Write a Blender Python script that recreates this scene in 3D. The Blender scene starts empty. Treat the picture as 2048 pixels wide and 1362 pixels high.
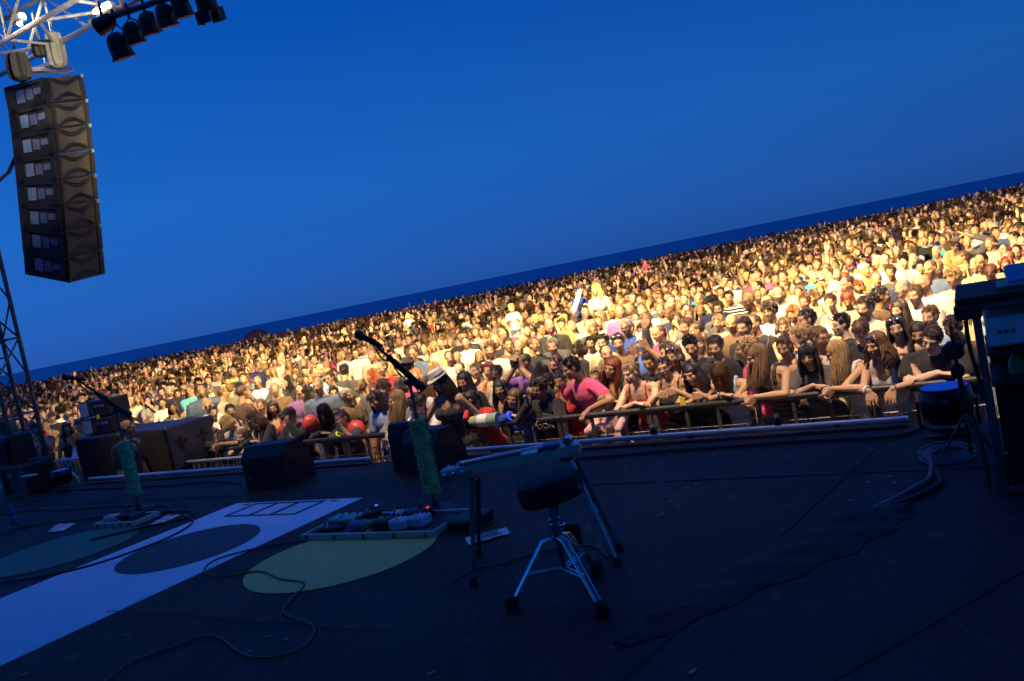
import bpy, math, random
import numpy as np
from mathutils import Vector, Matrix, Quaternion
rnd = random.Random(7)
nr = np.random.RandomState(11)
scene = bpy.context.scene
COL = scene.collection

# ------------------------------------------------------------------ camera (pitched down a little, rolled 11 degrees)
FPX, EYE = 1850.0, 1.52
_t = math.atan(0.2); _c, _s = math.cos(_t), math.sin(_t); _p = math.atan(131 / FPX)
FW = np.array([0, math.cos(_p), -math.sin(_p)]); U0 = np.array([0, math.sin(_p), math.cos(_p)]); R0 = np.array([1., 0, 0])
RX = _c * R0 - _s * U0; UP = _s * R0 + _c * U0; CAM = np.array([0, 0, EYE])
cd = bpy.data.cameras.new('camera'); cam = bpy.data.objects.new('camera', cd); COL.objects.link(cam)
cam.matrix_world = Matrix([[RX[0], UP[0], -FW[0], 0], [RX[1], UP[1], -FW[1], 0], [RX[2], UP[2], -FW[2], EYE], [0, 0, 0, 1]])
cd.sensor_width = 36; cd.lens = FPX / 2048 * 36; cd.clip_start = 0.05; cd.clip_end = 60000
scene.camera = cam

# ------------------------------------------------------------------ dusk sky
world = bpy.data.worlds.new("World"); scene.world = world; world.use_nodes = True
wt = world.node_tree; wn = wt.nodes; wl = wt.links; wn.clear()
wo = wn.new('ShaderNodeOutputWorld'); bg = wn.new('ShaderNodeBackground'); wl.new(bg.outputs[0], wo.inputs[0])
geo = wn.new('ShaderNodeTexCoord'); sep = wn.new('ShaderNodeSeparateXYZ'); wl.new(geo.outputs['Generated'], sep.inputs[0])
rmp = wn.new('ShaderNodeValToRGB'); wl.new(sep.outputs[2], rmp.inputs[0])
SKY = [(0.0, (.015, .080, .34)), (.035, (.014, .098, .41)), (.13, (.010, .112, .46)), (.30, (.002, .074, .40)), (.55, (.004, .10, .62)), (1.0, (.004, .10, .62))]
el = rmp.color_ramp.elements
el[0].position = SKY[0][0]; el[0].color = SKY[0][1] + (1,); el[1].position = SKY[-1][0]; el[1].color = SKY[-1][1] + (1,)
for pz, cc in SKY[1:-1]:
    q = el.new(pz); q.color = cc + (1,)
az = wn.new('ShaderNodeMapRange'); wl.new(sep.outputs[0], az.inputs[0])      # paler towards the west (photo left), deeper towards the east
az.inputs[1].default_value = -.5; az.inputs[2].default_value = .55; az.inputs[3].default_value = 1.22; az.inputs[4].default_value = .84
mlt = wn.new('ShaderNodeVectorMath'); mlt.operation = 'SCALE'; wl.new(rmp.outputs[0], mlt.inputs[0]); wl.new(az.outputs[0], mlt.inputs['Scale'])
cln = wn.new('ShaderNodeTexNoise'); cln.inputs['Scale'].default_value = 2.2; cln.inputs['Detail'].default_value = 4
cmp_ = wn.new('ShaderNodeMapping'); cmp_.inputs['Scale'].default_value = (1, 1, 9); wl.new(geo.outputs['Generated'], cmp_.inputs[0]); wl.new(cmp_.outputs[0], cln.inputs['Vector'])
cr2 = wn.new('ShaderNodeMapRange'); wl.new(cln.outputs[0], cr2.inputs[0]); cr2.inputs[1].default_value = .3; cr2.inputs[2].default_value = .7; cr2.inputs[3].default_value = .975; cr2.inputs[4].default_value = 1.025
ml2 = wn.new('ShaderNodeVectorMath'); ml2.operation = 'SCALE'; wl.new(mlt.outputs[0], ml2.inputs[0]); wl.new(cr2.outputs[0], ml2.inputs['Scale'])
wl.new(ml2.outputs[0], bg.inputs[0]); bg.inputs[1].default_value = 1.0

scene.view_settings.view_transform = 'Standard'; scene.view_settings.look = 'None'
scene.view_settings.exposure = 0; scene.view_settings.gamma = 1
cy = scene.cycles if hasattr(scene, 'cycles') else None
if cy:
    cy.max_bounces = 5; cy.diffuse_bounces = 2; cy.glossy_bounces = 3; cy.sample_clamp_indirect = 3

# ------------------------------------------------------------------ stage frame: a runs along the stage edge, b out towards the crowd
EA = np.array([0.83485, -0.55047, 0]); NB = np.array([0.55047, 0.83485, 0]); B0 = 6.534; GZ = -1.1
def S(a, b, z=0.0): return EA * a + NB * b + np.array([0, 0, z])
def ray(x, y): return FW + ((x - 1024) * RX - (y - 681) * UP) / FPX
def onz(x, y, z=0.0): d = ray(x, y); return CAM + d * (z - EYE) / d[2]
def onD(x, y, D): return CAM + ray(x, y) * D
def onb(x, y, b): d = ray(x, y); return CAM + d * (b - CAM @ NB) / (d @ NB)
def proj(P):
    q = np.array(P) - CAM; w = q @ FW
    return 1024 + FPX * (q @ RX) / w, 681 - FPX * (q @ UP) / w, w

# ------------------------------------------------------------------ stage lamps over the front truss (above the frame)
WARM = (1.0, .69, .26)
def spot(name, loc, to, power, size, blend, color=WARM, r=.12):
    l = bpy.data.lights.new(name, 'SPOT'); l.energy = power; l.color = color; l.spot_size = math.radians(size); l.spot_blend = blend; l.shadow_soft_size = r
    o = bpy.data.objects.new(name, l); COL.objects.link(o); o.location = loc
    o.rotation_euler = (Vector(to) - Vector(loc)).to_track_quat('-Z', 'Y').to_euler(); return o
LAMPS = [  # a on the truss, target x, target y, watts, cone, blend
    (-8.7, -16, 60, 90000, 38, .9), (-8.3, 0, 62, 72000, 36, .9), (-7.9, 16, 58, 62000, 36, .9), (-7.5, 30, 56, 62000, 36, .9),
    (-7.1, 42, 48, 56000, 38, .9), (-6.7, 5, 27, 18000, 48, .8), (-6.3, 14, 24, 17500, 48, .8), (-5.9, -9, 27, 24000, 50, .9), (-5.5, 9, 15.5, 14000, 46, .7), (-5.1, 2, 18.0, 14000, 46, .7),
    (-4.7, -4.2, 18.8, 10000, 44, .7), (-3.2, 6.2, 11.0, 6500, 60, .6), (-5.0, 2.4, 12.6, 6500, 60, .6), (-6.9, -1.6, 14.6, 5500, 60, .6)]
LAMPW = ['far left of the crowd', 'crowd left of the middle, far back', 'far middle of the crowd', 'far right of the crowd', 'far right edge of the crowd', 'middle of the crowd', 'bright middle right of the crowd', 'left part of the crowd', 'near right of the crowd', 'near middle of the crowd', 'near left of the crowd', 'third row on the right', 'third row in the middle', 'third row on the left']

# ------------------------------------------------------------------ helpers
def tag(o, label=None, cat=None, group=None, kind=None):
    if label: o['label'] = label
    if cat: o['category'] = cat
    if group: o['group'] = group
    if kind: o['kind'] = kind
    return o
def thing(name, label, cat, loc, group=None):
    o = bpy.data.objects.new(name, None); COL.objects.link(o); o.location = tuple(loc); o.empty_display_size = .1
    return tag(o, label, cat, group)
def origin(o):
    v = np.zeros(3)
    while o is not None: v = v + np.array(o.location); o = o.parent
    return v
def nrm(v): v = np.asarray(v, float); return v / (np.linalg.norm(v) + 1e-12)
_sph = {}
def unit_sphere(nu, nv):
    if (nu, nv) not in _sph:
        V = [(0, 0, 1)]
        for j in range(1, nv):
            ph = math.pi * j / nv
            for i in range(nu):
                t = 2 * math.pi * i / nu; V.append((math.sin(ph) * math.cos(t), math.sin(ph) * math.sin(t), math.cos(ph)))
        V.append((0, 0, -1)); F = []
        for i in range(nu):
            F.append((0, 1 + i, 1 + (i + 1) % nu)); m = 1 + (nv - 2) * nu; F.append((len(V) - 1, m + (i + 1) % nu, m + i))
        for j in range(nv - 2):
            for i in range(nu):
                a = 1 + j * nu + i; b = 1 + j * nu + (i + 1) % nu; F.append((a, a + nu, b + nu, b))
        _sph[(nu, nv)] = (np.array(V, float), F)
    return _sph[(nu, nv)]
def frame(d):
    d = nrm(d); h = np.array([0, 0, 1.]) if abs(d[2]) < .9 else np.array([1., 0, 0])
    x = nrm(np.cross(h, d)); return x, np.cross(d, x), d
class MB:
    def __init__(s): s.v = []; s.f = []; s.n = 0
    def add(s, V, F):
        V = np.asarray(V, float); s.v.append(V); n = s.n; s.f += [tuple(i + n for i in f) for f in F]; s.n += len(V); return s
    def box(s, c, d, R=None, bev=0):
        d = np.asarray(d, float) / 2
        if bev <= 0:
            V = np.array([(x, y, z) for x in (-1, 1) for y in (-1, 1) for z in (-1, 1)], float) * d
            F = [(0, 1, 3, 2), (4, 6, 7, 5), (0, 4, 5, 1), (2, 3, 7, 6), (0, 2, 6, 4), (1, 5, 7, 3)]
        else:
            b = min(bev, d.min() * .9); V = []; F = []
            for x in (-1, 1):
                for y in (-1, 1):
                    for z in (-1, 1):
                        V += [(x * d[0], y * (d[1] - b), z * (d[2] - b)), (x * (d[0] - b), y * d[1], z * (d[2] - b)), (x * (d[0] - b), y * (d[1] - b), z * d[2])]
            I = lambda x, y, z, k: ((x > 0) * 4 + (y > 0) * 2 + (z > 0)) * 3 + k
            for x in (-1, 1):
                q = [I(x, -1, -1, 0), I(x, 1, -1, 0), I(x, 1, 1, 0), I(x, -1, 1, 0)]; F.append(tuple(q if x > 0 else q[::-1]))
                q = [I(-1, x, -1, 1), I(1, x, -1, 1), I(1, x, 1, 1), I(-1, x, 1, 1)]; F.append(tuple(q[::-1] if x > 0 else q))
                q = [I(-1, -1, x, 2), I(1, -1, x, 2), I(1, 1, x, 2), I(-1, 1, x, 2)]; F.append(tuple(q if x > 0 else q[::-1]))
            for u in (-1, 1):
                for w in (-1, 1):
                    F += [(I(u, w, -1, 0), I(u, w, 1, 0), I(u, w, 1, 1), I(u, w, -1, 1)), (I(u, -1, w, 0), I(u, 1, w, 0), I(u, 1, w, 2), I(u, -1, w, 2)), (I(-1, u, w, 1), I(1, u, w, 1), I(1, u, w, 2), I(-1, u, w, 2))]
                    for t in (-1, 1): F.append((I(u, w, t, 0), I(u, w, t, 1), I(u, w, t, 2)))
            V = np.array(V)
        if R is not None: V = V @ np.asarray(R, float).T
        return s.add(V + np.asarray(c, float), F)
    def cyl(s, p0, p1, r0, r1=None, n=12, cap=True):
        r1 = r0 if r1 is None else r1; p0 = np.asarray(p0, float); p1 = np.asarray(p1, float); x, y, d = frame(p1 - p0)
        t = np.arange(n) * 2 * math.pi / n; ring = np.outer(np.cos(t), x) + np.outer(np.sin(t), y)
        F = [(i, (i + 1) % n, n + (i + 1) % n, n + i) for i in range(n)]
        if cap: F += [tuple(range(n))[::-1], tuple(range(n, 2 * n))]
        return s.add(np.vstack([p0 + ring * r0, p1 + ring * r1]), F)
    def ell(s, c, r, R=None, nu=12, nv=8):
        V, F = unit_sphere(nu, nv); V = V * np.asarray(r, float) * np.ones(3)
        if R is not None: V = V @ np.asarray(R, float).T
        return s.add(V + np.asarray(c, float), F)
    def caps(s, p0, p1, r0, r1=None, n=10):
        r1 = r0 if r1 is None else r1; s.cyl(p0, p1, r0, r1, n); s.ell(p0, r0, None, n, 6); return s.ell(p1, r1, None, n, 6)
    def tube(s, P, r, n=6, flat=1.0):
        P = np.asarray(P, float); m = len(P); r = np.ones(m) * r; T = np.gradient(P, axis=0); V = []; t = np.arange(n) * 2 * math.pi / n
        x = frame(T[0])[0]
        for i in range(m):
            d = nrm(T[i]); x = nrm(x - d * (x @ d)); y = np.cross(d, x)
            V.append(P[i] + r[i] * (np.outer(np.cos(t), x) + flat * np.outer(np.sin(t), y)))
        F = [(j * n + i, j * n + (i + 1) % n, (j + 1) * n + (i + 1) % n, (j + 1) * n + i) for j in range(m - 1) for i in range(n)]
        F += [tuple(range(n))[::-1], tuple(range((m - 1) * n, m * n))]
        return s.add(np.vstack(V), F)
    def lathe(s, c, prof, n=24, R=None):
        t = np.arange(n) * 2 * math.pi / n; V = []
        for r, z in prof: V.append(np.c_[r * np.cos(t), r * np.sin(t), np.full(n, z)])
        F = [(j * n + i, j * n + (i + 1) % n, (j + 1) * n + (i + 1) % n, (j + 1) * n + i) for j in range(len(prof) - 1) for i in range(n)]
        F += [tuple(range(n))[::-1], tuple(range((len(prof) - 1) * n, len(prof) * n))]
        V = np.vstack(V)
        if R is not None: V = V @ np.asarray(R, float).T
        return s.add(V + np.asarray(c, float), F)
    def poly(s, P, h):
        """flat polygon P (world points on a plane z) given thickness h downwards"""
        P = np.asarray(P, float); n = len(P); Q = P - np.array([0, 0, h])
        return s.add(np.vstack([P, Q]), [tuple(range(n)), tuple(range(n, 2 * n))[::-1]] + [(i, n + i, n + (i + 1) % n, (i + 1) % n) for i in range(n)])
    def mesh(s, name, off=None, smooth=40):
        V = np.vstack(s.v)
        if off is not None: V = V - off
        me = bpy.data.meshes.new(name); me.from_pydata([tuple(p) for p in V], [], s.f); me.update()
        if smooth:
            me.polygons.foreach_set('use_smooth', [True] * len(me.polygons))
            try: me.set_sharp_from_angle(angle=math.radians(smooth))
            except Exception: pass
        return me
    def build(s, name, m, parent=None, smooth=40):
        off = origin(parent) if parent is not None else (np.vstack(s.v).min(0) + np.vstack(s.v).max(0)) / 2 * np.array([1, 1, 0]) + np.array([0, 0, np.vstack(s.v)[:, 2].min()])
        o = bpy.data.objects.new(name, s.mesh(name, off, smooth)); COL.objects.link(o); o.data.materials.append(m)
        if parent is not None: o.parent = parent
        else: o.location = tuple(off)
        return o
def copy_tree(o, parent=None):
    c = o.copy(); COL.objects.link(c); c.parent = parent
    for ch in list(o.children): copy_tree(ch, c)
    return c

# ------------------------------------------------------------------ materials
def mat(name, col, rough=.6, metal=0, var=.15, nscale=6, bump=0, bscale=40, emit=None, spec=.5, coat=0):
    m = bpy.data.materials.new(name); m.use_nodes = True; t = m.node_tree; b = t.nodes['Principled BSDF']
    b.inputs['Roughness'].default_value = rough; b.inputs['Metallic'].default_value = metal; b.inputs['Specular IOR Level'].default_value = spec
    if coat: b.inputs['Coat Weight'].default_value = coat
    tc = t.nodes.new('ShaderNodeTexCoord')
    if var:
        n = t.nodes.new('ShaderNodeTexNoise'); n.inputs['Scale'].default_value = nscale; n.inputs['Detail'].default_value = 5; t.links.new(tc.outputs['Object'], n.inputs['Vector'])
        mr = t.nodes.new('ShaderNodeMapRange'); t.links.new(n.outputs[0], mr.inputs[0]); mr.inputs[1].default_value = .3; mr.inputs[2].default_value = .7; mr.inputs[3].default_value = 1 - var; mr.inputs[4].default_value = 1 + var
        sc = t.nodes.new('ShaderNodeVectorMath'); sc.operation = 'SCALE'; sc.inputs[0].default_value = col; t.links.new(mr.outputs[0], sc.inputs['Scale']); t.links.new(sc.outputs[0], b.inputs['Base Color'])
        r2 = t.nodes.new('ShaderNodeMapRange'); t.links.new(n.outputs[0], r2.inputs[0]); r2.inputs[1].default_value = .3; r2.inputs[2].default_value = .7; r2.inputs[3].default_value = max(0, rough - .08); r2.inputs[4].default_value = min(1, rough + .08); t.links.new(r2.outputs[0], b.inputs['Roughness'])
    else: b.inputs['Base Color'].default_value = tuple(col) + (1,)
    if bump:
        n = t.nodes.new('ShaderNodeTexNoise'); n.inputs['Scale'].default_value = bscale; n.inputs['Detail'].default_value = 4; t.links.new(tc.outputs['Object'], n.inputs['Vector'])
        bp = t.nodes.new('ShaderNodeBump'); bp.inputs['Strength'].default_value = bump; bp.inputs['Distance'].default_value = .02; t.links.new(n.outputs[0], bp.inputs['Height']); t.links.new(bp.outputs[0], b.inputs['Normal'])
    if emit: b.inputs['Emission Color'].default_value = tuple(emit[:3]) + (1,); b.inputs['Emission Strength'].default_value = emit[3]
    return m
def objmat(name, rough, bump=0, bscale=20, var=.12, streak=False, feat=False, stripes=None, attr=None, spec=.4, sheen=0):
    m = bpy.data.materials.new(name); m.use_nodes = True; t = m.node_tree; L = t.links; b = t.nodes['Principled BSDF']; b.inputs['Roughness'].default_value = rough; b.inputs['Specular IOR Level'].default_value = spec
    if sheen: b.inputs['Sheen Weight'].default_value = sheen
    tc = t.nodes.new('ShaderNodeTexCoord'); inf = t.nodes.new('ShaderNodeObjectInfo')
    if attr:
        at = t.nodes.new('ShaderNodeAttribute'); at.attribute_name = attr; src = at.outputs['Color']
    else: src = inf.outputs['Color']
    n = t.nodes.new('ShaderNodeTexNoise'); n.inputs['Scale'].default_value = 1 if streak else 7; n.inputs['Detail'].default_value = 3
    if streak:
        mp = t.nodes.new('ShaderNodeMapping'); mp.inputs['Scale'].default_value = (90, 90, 9); L.new(tc.outputs['Object'], mp.inputs[0]); L.new(mp.outputs[0], n.inputs['Vector'])
    else: L.new(tc.outputs['Object'], n.inputs['Vector'])
    mr = t.nodes.new('ShaderNodeMapRange'); L.new(n.outputs[0], mr.inputs[0]); mr.inputs[1].default_value = .32; mr.inputs[2].default_value = .68; mr.inputs[3].default_value = 1 - var; mr.inputs[4].default_value = 1 + var
    sc = t.nodes.new('ShaderNodeVectorMath'); sc.operation = 'SCALE'; L.new(src, sc.inputs[0]); L.new(mr.outputs[0], sc.inputs['Scale']); cur = sc.outputs[0]
    def mix(fac, a, col):
        q = t.nodes.new('ShaderNodeMix'); q.data_type = 'RGBA'; L.new(fac, q.inputs[0]); L.new(a, q.inputs[6])
        if isinstance(col, tuple): q.inputs[7].default_value = col + (1,)
        else: L.new(col, q.inputs[7])
        return q.outputs[2]
    if feat:
        at = t.nodes.new('ShaderNodeAttribute'); at.attribute_name = 'feat'; sp = t.nodes.new('ShaderNodeSeparateColor'); L.new(at.outputs['Color'], sp.inputs[0])
        cur = mix(sp.outputs[2], cur, (.07, .045, .03)); cur = mix(sp.outputs[1], cur, (.30, .07, .06)); cur = mix(sp.outputs[0], cur, (.018, .012, .010))
    if stripes:
        s_ = t.nodes.new('ShaderNodeSeparateXYZ'); L.new(tc.outputs['Object'], s_.inputs[0])
        a_ = t.nodes.new('ShaderNodeMath'); a_.operation = 'MULTIPLY'; a_.inputs[1].default_value = stripes[0]; L.new(s_.outputs[2], a_.inputs[0])
        f_ = t.nodes.new('ShaderNodeMath'); f_.operation = 'FRACT'; L.new(a_.outputs[0], f_.inputs[0])
        g_ = t.nodes.new('ShaderNodeMath'); g_.operation = 'GREATER_THAN'; g_.inputs[1].default_value = .5; L.new(f_.outputs[0], g_.inputs[0])
        cur = mix(g_.outputs[0], cur, stripes[1])
    L.new(cur, b.inputs['Base Color'])
    if bump:
        nb = t.nodes.new('ShaderNodeTexNoise'); nb.inputs['Scale'].default_value = bscale; nb.inputs['Detail'].default_value = 2; L.new(tc.outputs['Object'], nb.inputs['Vector'])
        bp = t.nodes.new('ShaderNodeBump'); bp.inputs['Strength'].default_value = bump; bp.inputs['Distance'].default_value = .03; L.new(nb.outputs[0], bp.inputs['Height']); L.new(bp.outputs[0], b.inputs['Normal'])
    return m
M = {}
M['floor'] = mat('stage_vinyl', (.024, .0165, .0115), .68, var=.30, nscale=1.9, bump=.15, bscale=260, spec=.28)
M['white_paint'] = mat('white_floor_print', (.68, .84, .97), .5, var=.08, nscale=3)
M['yellow_paint'] = mat('yellow_floor_print', (.60, .56, .11), .55, var=.08)
M['green_paint'] = mat('green_floor_print', (.03, .15, .07), .55, var=.1)
M['dark_paint'] = mat('dark_floor_print', (.018, .018, .022), .55, var=.15)
M['black'] = mat('black_paint', (.008, .008, .009), .5, var=.2, bump=.15, bscale=120)
M['blackgloss'] = mat('black_plastic', (.010, .010, .012), .28, var=.2)
M['rubber'] = mat('rubber', (.012, .012, .012), .8, var=.2)
M['cloth_black'] = mat('black_fabric', (.010, .010, .012), .85, var=.25, bump=.5, bscale=14)
M['alu'] = mat('aluminium', (.62, .61, .58), .32, .9, var=.1, nscale=12)
M['galv'] = mat('galvanised_steel', (.45, .45, .43), .42, .75, var=.2, nscale=15)
M['chrome'] = mat('chrome', (.75, .76, .78), .15, 1, var=0)
M['darksteel'] = mat('dark_steel', (.10, .10, .105), .45, .6, var=.2)
M['rail'] = mat('pale_rail', (.55, .57, .60), .35, .3, var=.1)
M['sand'] = mat('sand', (.36, .29, .20), .95, var=.2, nscale=2, bump=.6, bscale=6)
M['grey_box'] = mat('grey_cabinet_paint', (.036, .034, .028), .55, var=.12, nscale=9, bump=.25, bscale=90)
M['panel_white'] = mat('white_panel', (.72, .72, .66), .5, var=.06)
M['paper'] = mat('paper', (.74, .74, .76), .7, var=.04)
M['ink'] = mat('ink', (.05, .05, .07), .7, var=0)
M['lens'] = mat('lens_glass', (.03, .035, .05), .04, 0, var=0, spec=1.0)
M['yellow'] = mat('yellow_plastic', (.75, .62, .03), .4, var=.05)
M['cable_y'] = mat('yellow_cable', (.09, .072, .02), .5, var=.2)
M['cable'] = mat('black_cable', (.012, .012, .012), .5, var=.2)
M['cable_grey'] = mat('grey_cable', (.12, .13, .15), .4, var=.15)
M['blue'] = mat('blue_plastic', (.05, .12, .34), .35, var=.1)
M['green'] = mat('green_plastic', (.03, .20, .09), .4, var=.1)
M['garland_g'] = mat('green_garland', (.10, .60, .30), .6, var=.3, nscale=25)
M['garland_l'] = mat('pale_green_garland', (.62, .58, .20), .6, var=.3, nscale=25)
M['cream'] = mat('cream_plastic', (.50, .52, .47), .4, var=.08)
M['lapwood'] = mat('painted_wood', (.62, .56, .40), .3, var=.15, nscale=5, coat=.4)
M['led_blue'] = mat('led_blue', (0, 0, 0), .5, var=0, emit=(.02, .10, 1, 2.2))
M['led_red'] = mat('led_red', (0, 0, 0), .5, var=0, emit=(1, .03, .02, 1.2))
M['bulb'] = mat('lit_bulb', (1, 1, 1), .5, var=0, emit=(1, .86, .60, 60))
M['red_balloon'] = mat('orange_red_balloon', (.85, .10, .05), .28, var=.03, spec=.6)
M['brown_balloon'] = mat('orange_brown_balloon', (.42, .14, .02), .2, var=.03, spec=.7)
M['neon_y'] = mat('glow_bracelet_yellow', (.5, .7, .02), .4, var=0, emit=(.55, .9, .02, .8))
M['neon_b'] = mat('glow_bracelet_blue', (.02, .05, .9), .4, var=0, emit=(.03, .08, 1, 1.6))
M['skin'] = objmat('skin', .5, feat=True, var=.08, bump=.06, bscale=90, spec=.35)
M['cloth'] = objmat('clothing', .85, bump=.55, bscale=13, var=.10, sheen=.15)
M['stripe_w'] = objmat('striped_white_clothing', .85, bump=.5, bscale=13, stripes=(22, (.72, .72, .68)))
M['stripe_d'] = objmat('striped_dark_clothing', .85, bump=.5, bscale=13, stripes=(20, (.03, .03, .035)))
M['hair'] = objmat('hair', .45, streak=True, var=.45, bump=.3, bscale=70, spec=.5)
M['crowd'] = objmat('crowd_surfaces', .65, attr='col', var=.12, bump=.3, bscale=14)
def scuff(m, amt, lo, hi):
    t = m.node_tree; b = t.nodes['Principled BSDF']; tc = t.nodes.new('ShaderNodeTexCoord'); src = b.inputs['Base Color'].links[0].from_socket; cur = src
    for sc, rot, st in ((26, .5, (1, .12, 1)), (20, 2.1, (1, .10, 1)), (9, 0, (1, 1, 1))):
        mp = t.nodes.new('ShaderNodeMapping'); mp.inputs['Rotation'].default_value = (0, 0, rot); mp.inputs['Scale'].default_value = st; t.links.new(tc.outputs['Object'], mp.inputs[0])
        n = t.nodes.new('ShaderNodeTexNoise'); n.inputs['Scale'].default_value = sc; n.inputs['Detail'].default_value = 8; t.links.new(mp.outputs[0], n.inputs['Vector'])
        r = t.nodes.new('ShaderNodeMapRange'); r.inputs[1].default_value = lo; r.inputs[2].default_value = hi; r.inputs[3].default_value = 1; r.inputs[4].default_value = amt; t.links.new(n.outputs[0], r.inputs[0])
        v = t.nodes.new('ShaderNodeVectorMath'); v.operation = 'SCALE'; t.links.new(cur, v.inputs[0]); t.links.new(r.outputs[0], v.inputs['Scale']); cur = v.outputs[0]
    t.links.new(cur, b.inputs['Base Color'])
scuff(M['floor'], 2.3, .58, .72); scuff(M['white_paint'], .93, .56, .74); scuff(M['yellow_paint'], .9, .56, .74); scuff(M['green_paint'], .9, .56, .74)
def sea_mat():
    m = mat('sea_water', (.028, .095, .20), .5, var=0, spec=.5)
    t = m.node_tree; b = t.nodes['Principled BSDF']; tc = t.nodes.new('ShaderNodeTexCoord'); mp = t.nodes.new('ShaderNodeMapping'); mp.inputs['Scale'].default_value = (.12, .5, 1)
    n = t.nodes.new('ShaderNodeTexNoise'); n.inputs['Scale'].default_value = 1; n.inputs['Detail'].default_value = 6
    t.links.new(tc.outputs['Object'], mp.inputs[0]); t.links.new(mp.outputs[0], n.inputs['Vector'])
    bp = t.nodes.new('ShaderNodeBump'); bp.inputs['Strength'].default_value = .9; bp.inputs['Distance'].default_value = .6; t.links.new(n.outputs[0], bp.inputs['Height']); t.links.new(bp.outputs[0], b.inputs['Normal'])
    return m
M['sea'] = sea_mat()
# ------------------------------------------------------------------ beach, sea, stage
Z3_ = np.array([0, 0, 1.])
def struct(o): o['kind'] = 'structure'; return o
def sheet(name, P, h, m): return struct(MB().poly(P, h).build(name, m, None, 0))
def rectab(a0, a1, b0, b1, z): return [S(a0, b0, z), S(a1, b0, z), S(a1, b1, z), S(a0, b1, z)]
gx = [(-140, -30), (140, -30), (140, 96), (-140, 96)]
sheet('beach', [(x, y, GZ) for x, y in gx], 3.0, M['sand'])
sheet('sea', [(-42000, 70, -2.6), (42000, 70, -2.6), (42000, 42000, -2.6), (-42000, 42000, -2.6)], 1.0, M['sea'])
sheet('stage_floor', rectab(-13.2, 4.6, -6.5, B0, 0), .16, M['floor'])
o = MB()
o.box(S(-4.3, B0 - .06, -.63), (17.8, .04, .92), np.c_[EA, NB, [0, 0, 1]])
tag(o.build('stage_skirt', M['cloth_black']), 'black fabric skirt hanging below the front edge of the stage', 'stage skirt')
RS = np.c_[EA, NB, [0, 0, 1]]
# printed floor mat (white lane with its dark disc and box), discs
def disc(a, b, r, z, n=72): return [S(a + r * math.cos(t), b + r * math.sin(t), z) for t in np.arange(n) * 2 * math.pi / n]
mt = thing('floor_mat', 'long white floor mat with a dark disc and an outlined box at its far end', 'floor mat', S(-5.95, 4, 0))
MB().poly(rectab(-6.71, -5.20, -4.5, 5.31, .005), .004).build('white_lane', M['white_paint'], mt, 0)
MB().poly(disc(-5.92, 4.18, .52, .009), .003).build('dark_disc', M['dark_paint'], mt, 0)
bx = MB()
for q in [(-6.42, -5.56, 4.915, 4.94), (-6.42, -5.56, 5.245, 5.27), (-6.42, -6.385, 4.94, 5.245), (-5.595, -5.56, 4.94, 5.245), (-6.14, -6.10, 4.94, 5.245), (-5.88, -5.84, 4.94, 5.245), (-6.55, -6.47, 5.24, 5.262), (-5.50, -5.40, 5.24, 5.262)]:
    bx.poly(rectab(*q, .009), .003)
bx.build('box_outline', M['dark_paint'], mt, 0)
tag(MB().poly(disc(-4.23, 4.04, .61, .006), .004).build('floor_disc', M['yellow_paint'], None, 0), 'yellow round floor mat beside the white lane, nearest the drum stool', 'floor mat', 'round floor mats')
tag(MB().poly(disc(-7.53, 4.14, .61, .006), .004).build('floor_disc', M['green_paint'], None, 0), 'dark green round floor mat left of the white lane', 'floor mat', 'round floor mats')
# seams of the vinyl rolls and stray tape marks
sm = MB()
for a0, b0, a1, b1 in [(-1.35, 6.3, -2.1, -2), (-3.2, 5.4, 3.0, 5.36), (-13, 5.62, -7.0, 5.55), (-.45, 3.9, -1.4, 2.0), (-13, 2.2, 3, 2.15), (-9.2, 6.4, -9.2, -3)]:
    d = nrm(np.array([a1 - a0, b1 - b0])); w = np.array([-d[1], d[0]]) * .009
    sm.poly([S(a0 + w[0], b0 + w[1], .004), S(a0 - w[0], b0 - w[1], .004), S(a1 - w[0], b1 - w[1], .004), S(a1 + w[0], b1 + w[1], .004)], .003)
struct(sm.build('floor_seams', M['rubber'], None, 0))
M['tape'] = mat('worn_tape', (.26, .27, .29), .6)
tp = [(1322, 1028, .06, .5), (1392, 968, .03, 0), (1340, 1002, .022, 1), (1780, 953, .03, 0), (1788, 965, .022, 1), (1735, 964, .03, .6), (1374, 975, .03, .2), (1400, 965, .025, .2), (540, 1271, .04, .6), (570, 1278, .03, .2), (500, 1302, .04, .3), (255, 1270, .035, .4), (50, 1348, .035, .2), (1385, 1342, .04, .8), (1700, 1000, .02, 0), (862, 1345, .03, .3), (1252, 1007, .018, 0), (1318, 965, .05, 0), (470, 988, .04, 0)]
TAPEL = ['the long one right of the guitar stand', 'right of the guitar stand near the edge', 'tiny, above the long scrap', 'upper left of four near the coiled cable', 'upper right of four near the coiled cable', 'lower left of four near the coiled cable', 'right of the guitar stand, slanting', 'second of the row right of the guitar stand', 'larger, between cable loops in the foreground', 'below the larger one in the foreground', 'by the bend of the yellow cable', 'under the white lane in the foreground', 'in the bottom left corner', 'at the bottom right of centre', 'just above the crumpled fabric', 'at the bottom middle edge', 'tiny, beside the right guitar stand leg', 'long, close to the edge rail', 'left of the large floor monitor']
for i, (x, y, w, an) in enumerate(tp):
    P = onz(x, y, .005); u = np.array([math.cos(an), math.sin(an), 0]); v = np.array([-u[1], u[0], 0])
    o = MB().poly([P - u * w / 2 - v * .008, P + u * w / 2 - v * .008, P + u * w / 2 + v * .008, P - u * w / 2 + v * .008], .002).build('tape_mark', M['tape'], None, 0)
    tag(o, 'pale scrap of tape on the floor, ' + TAPEL[i], 'tape mark', 'scraps of tape on the stage floor')
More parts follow.
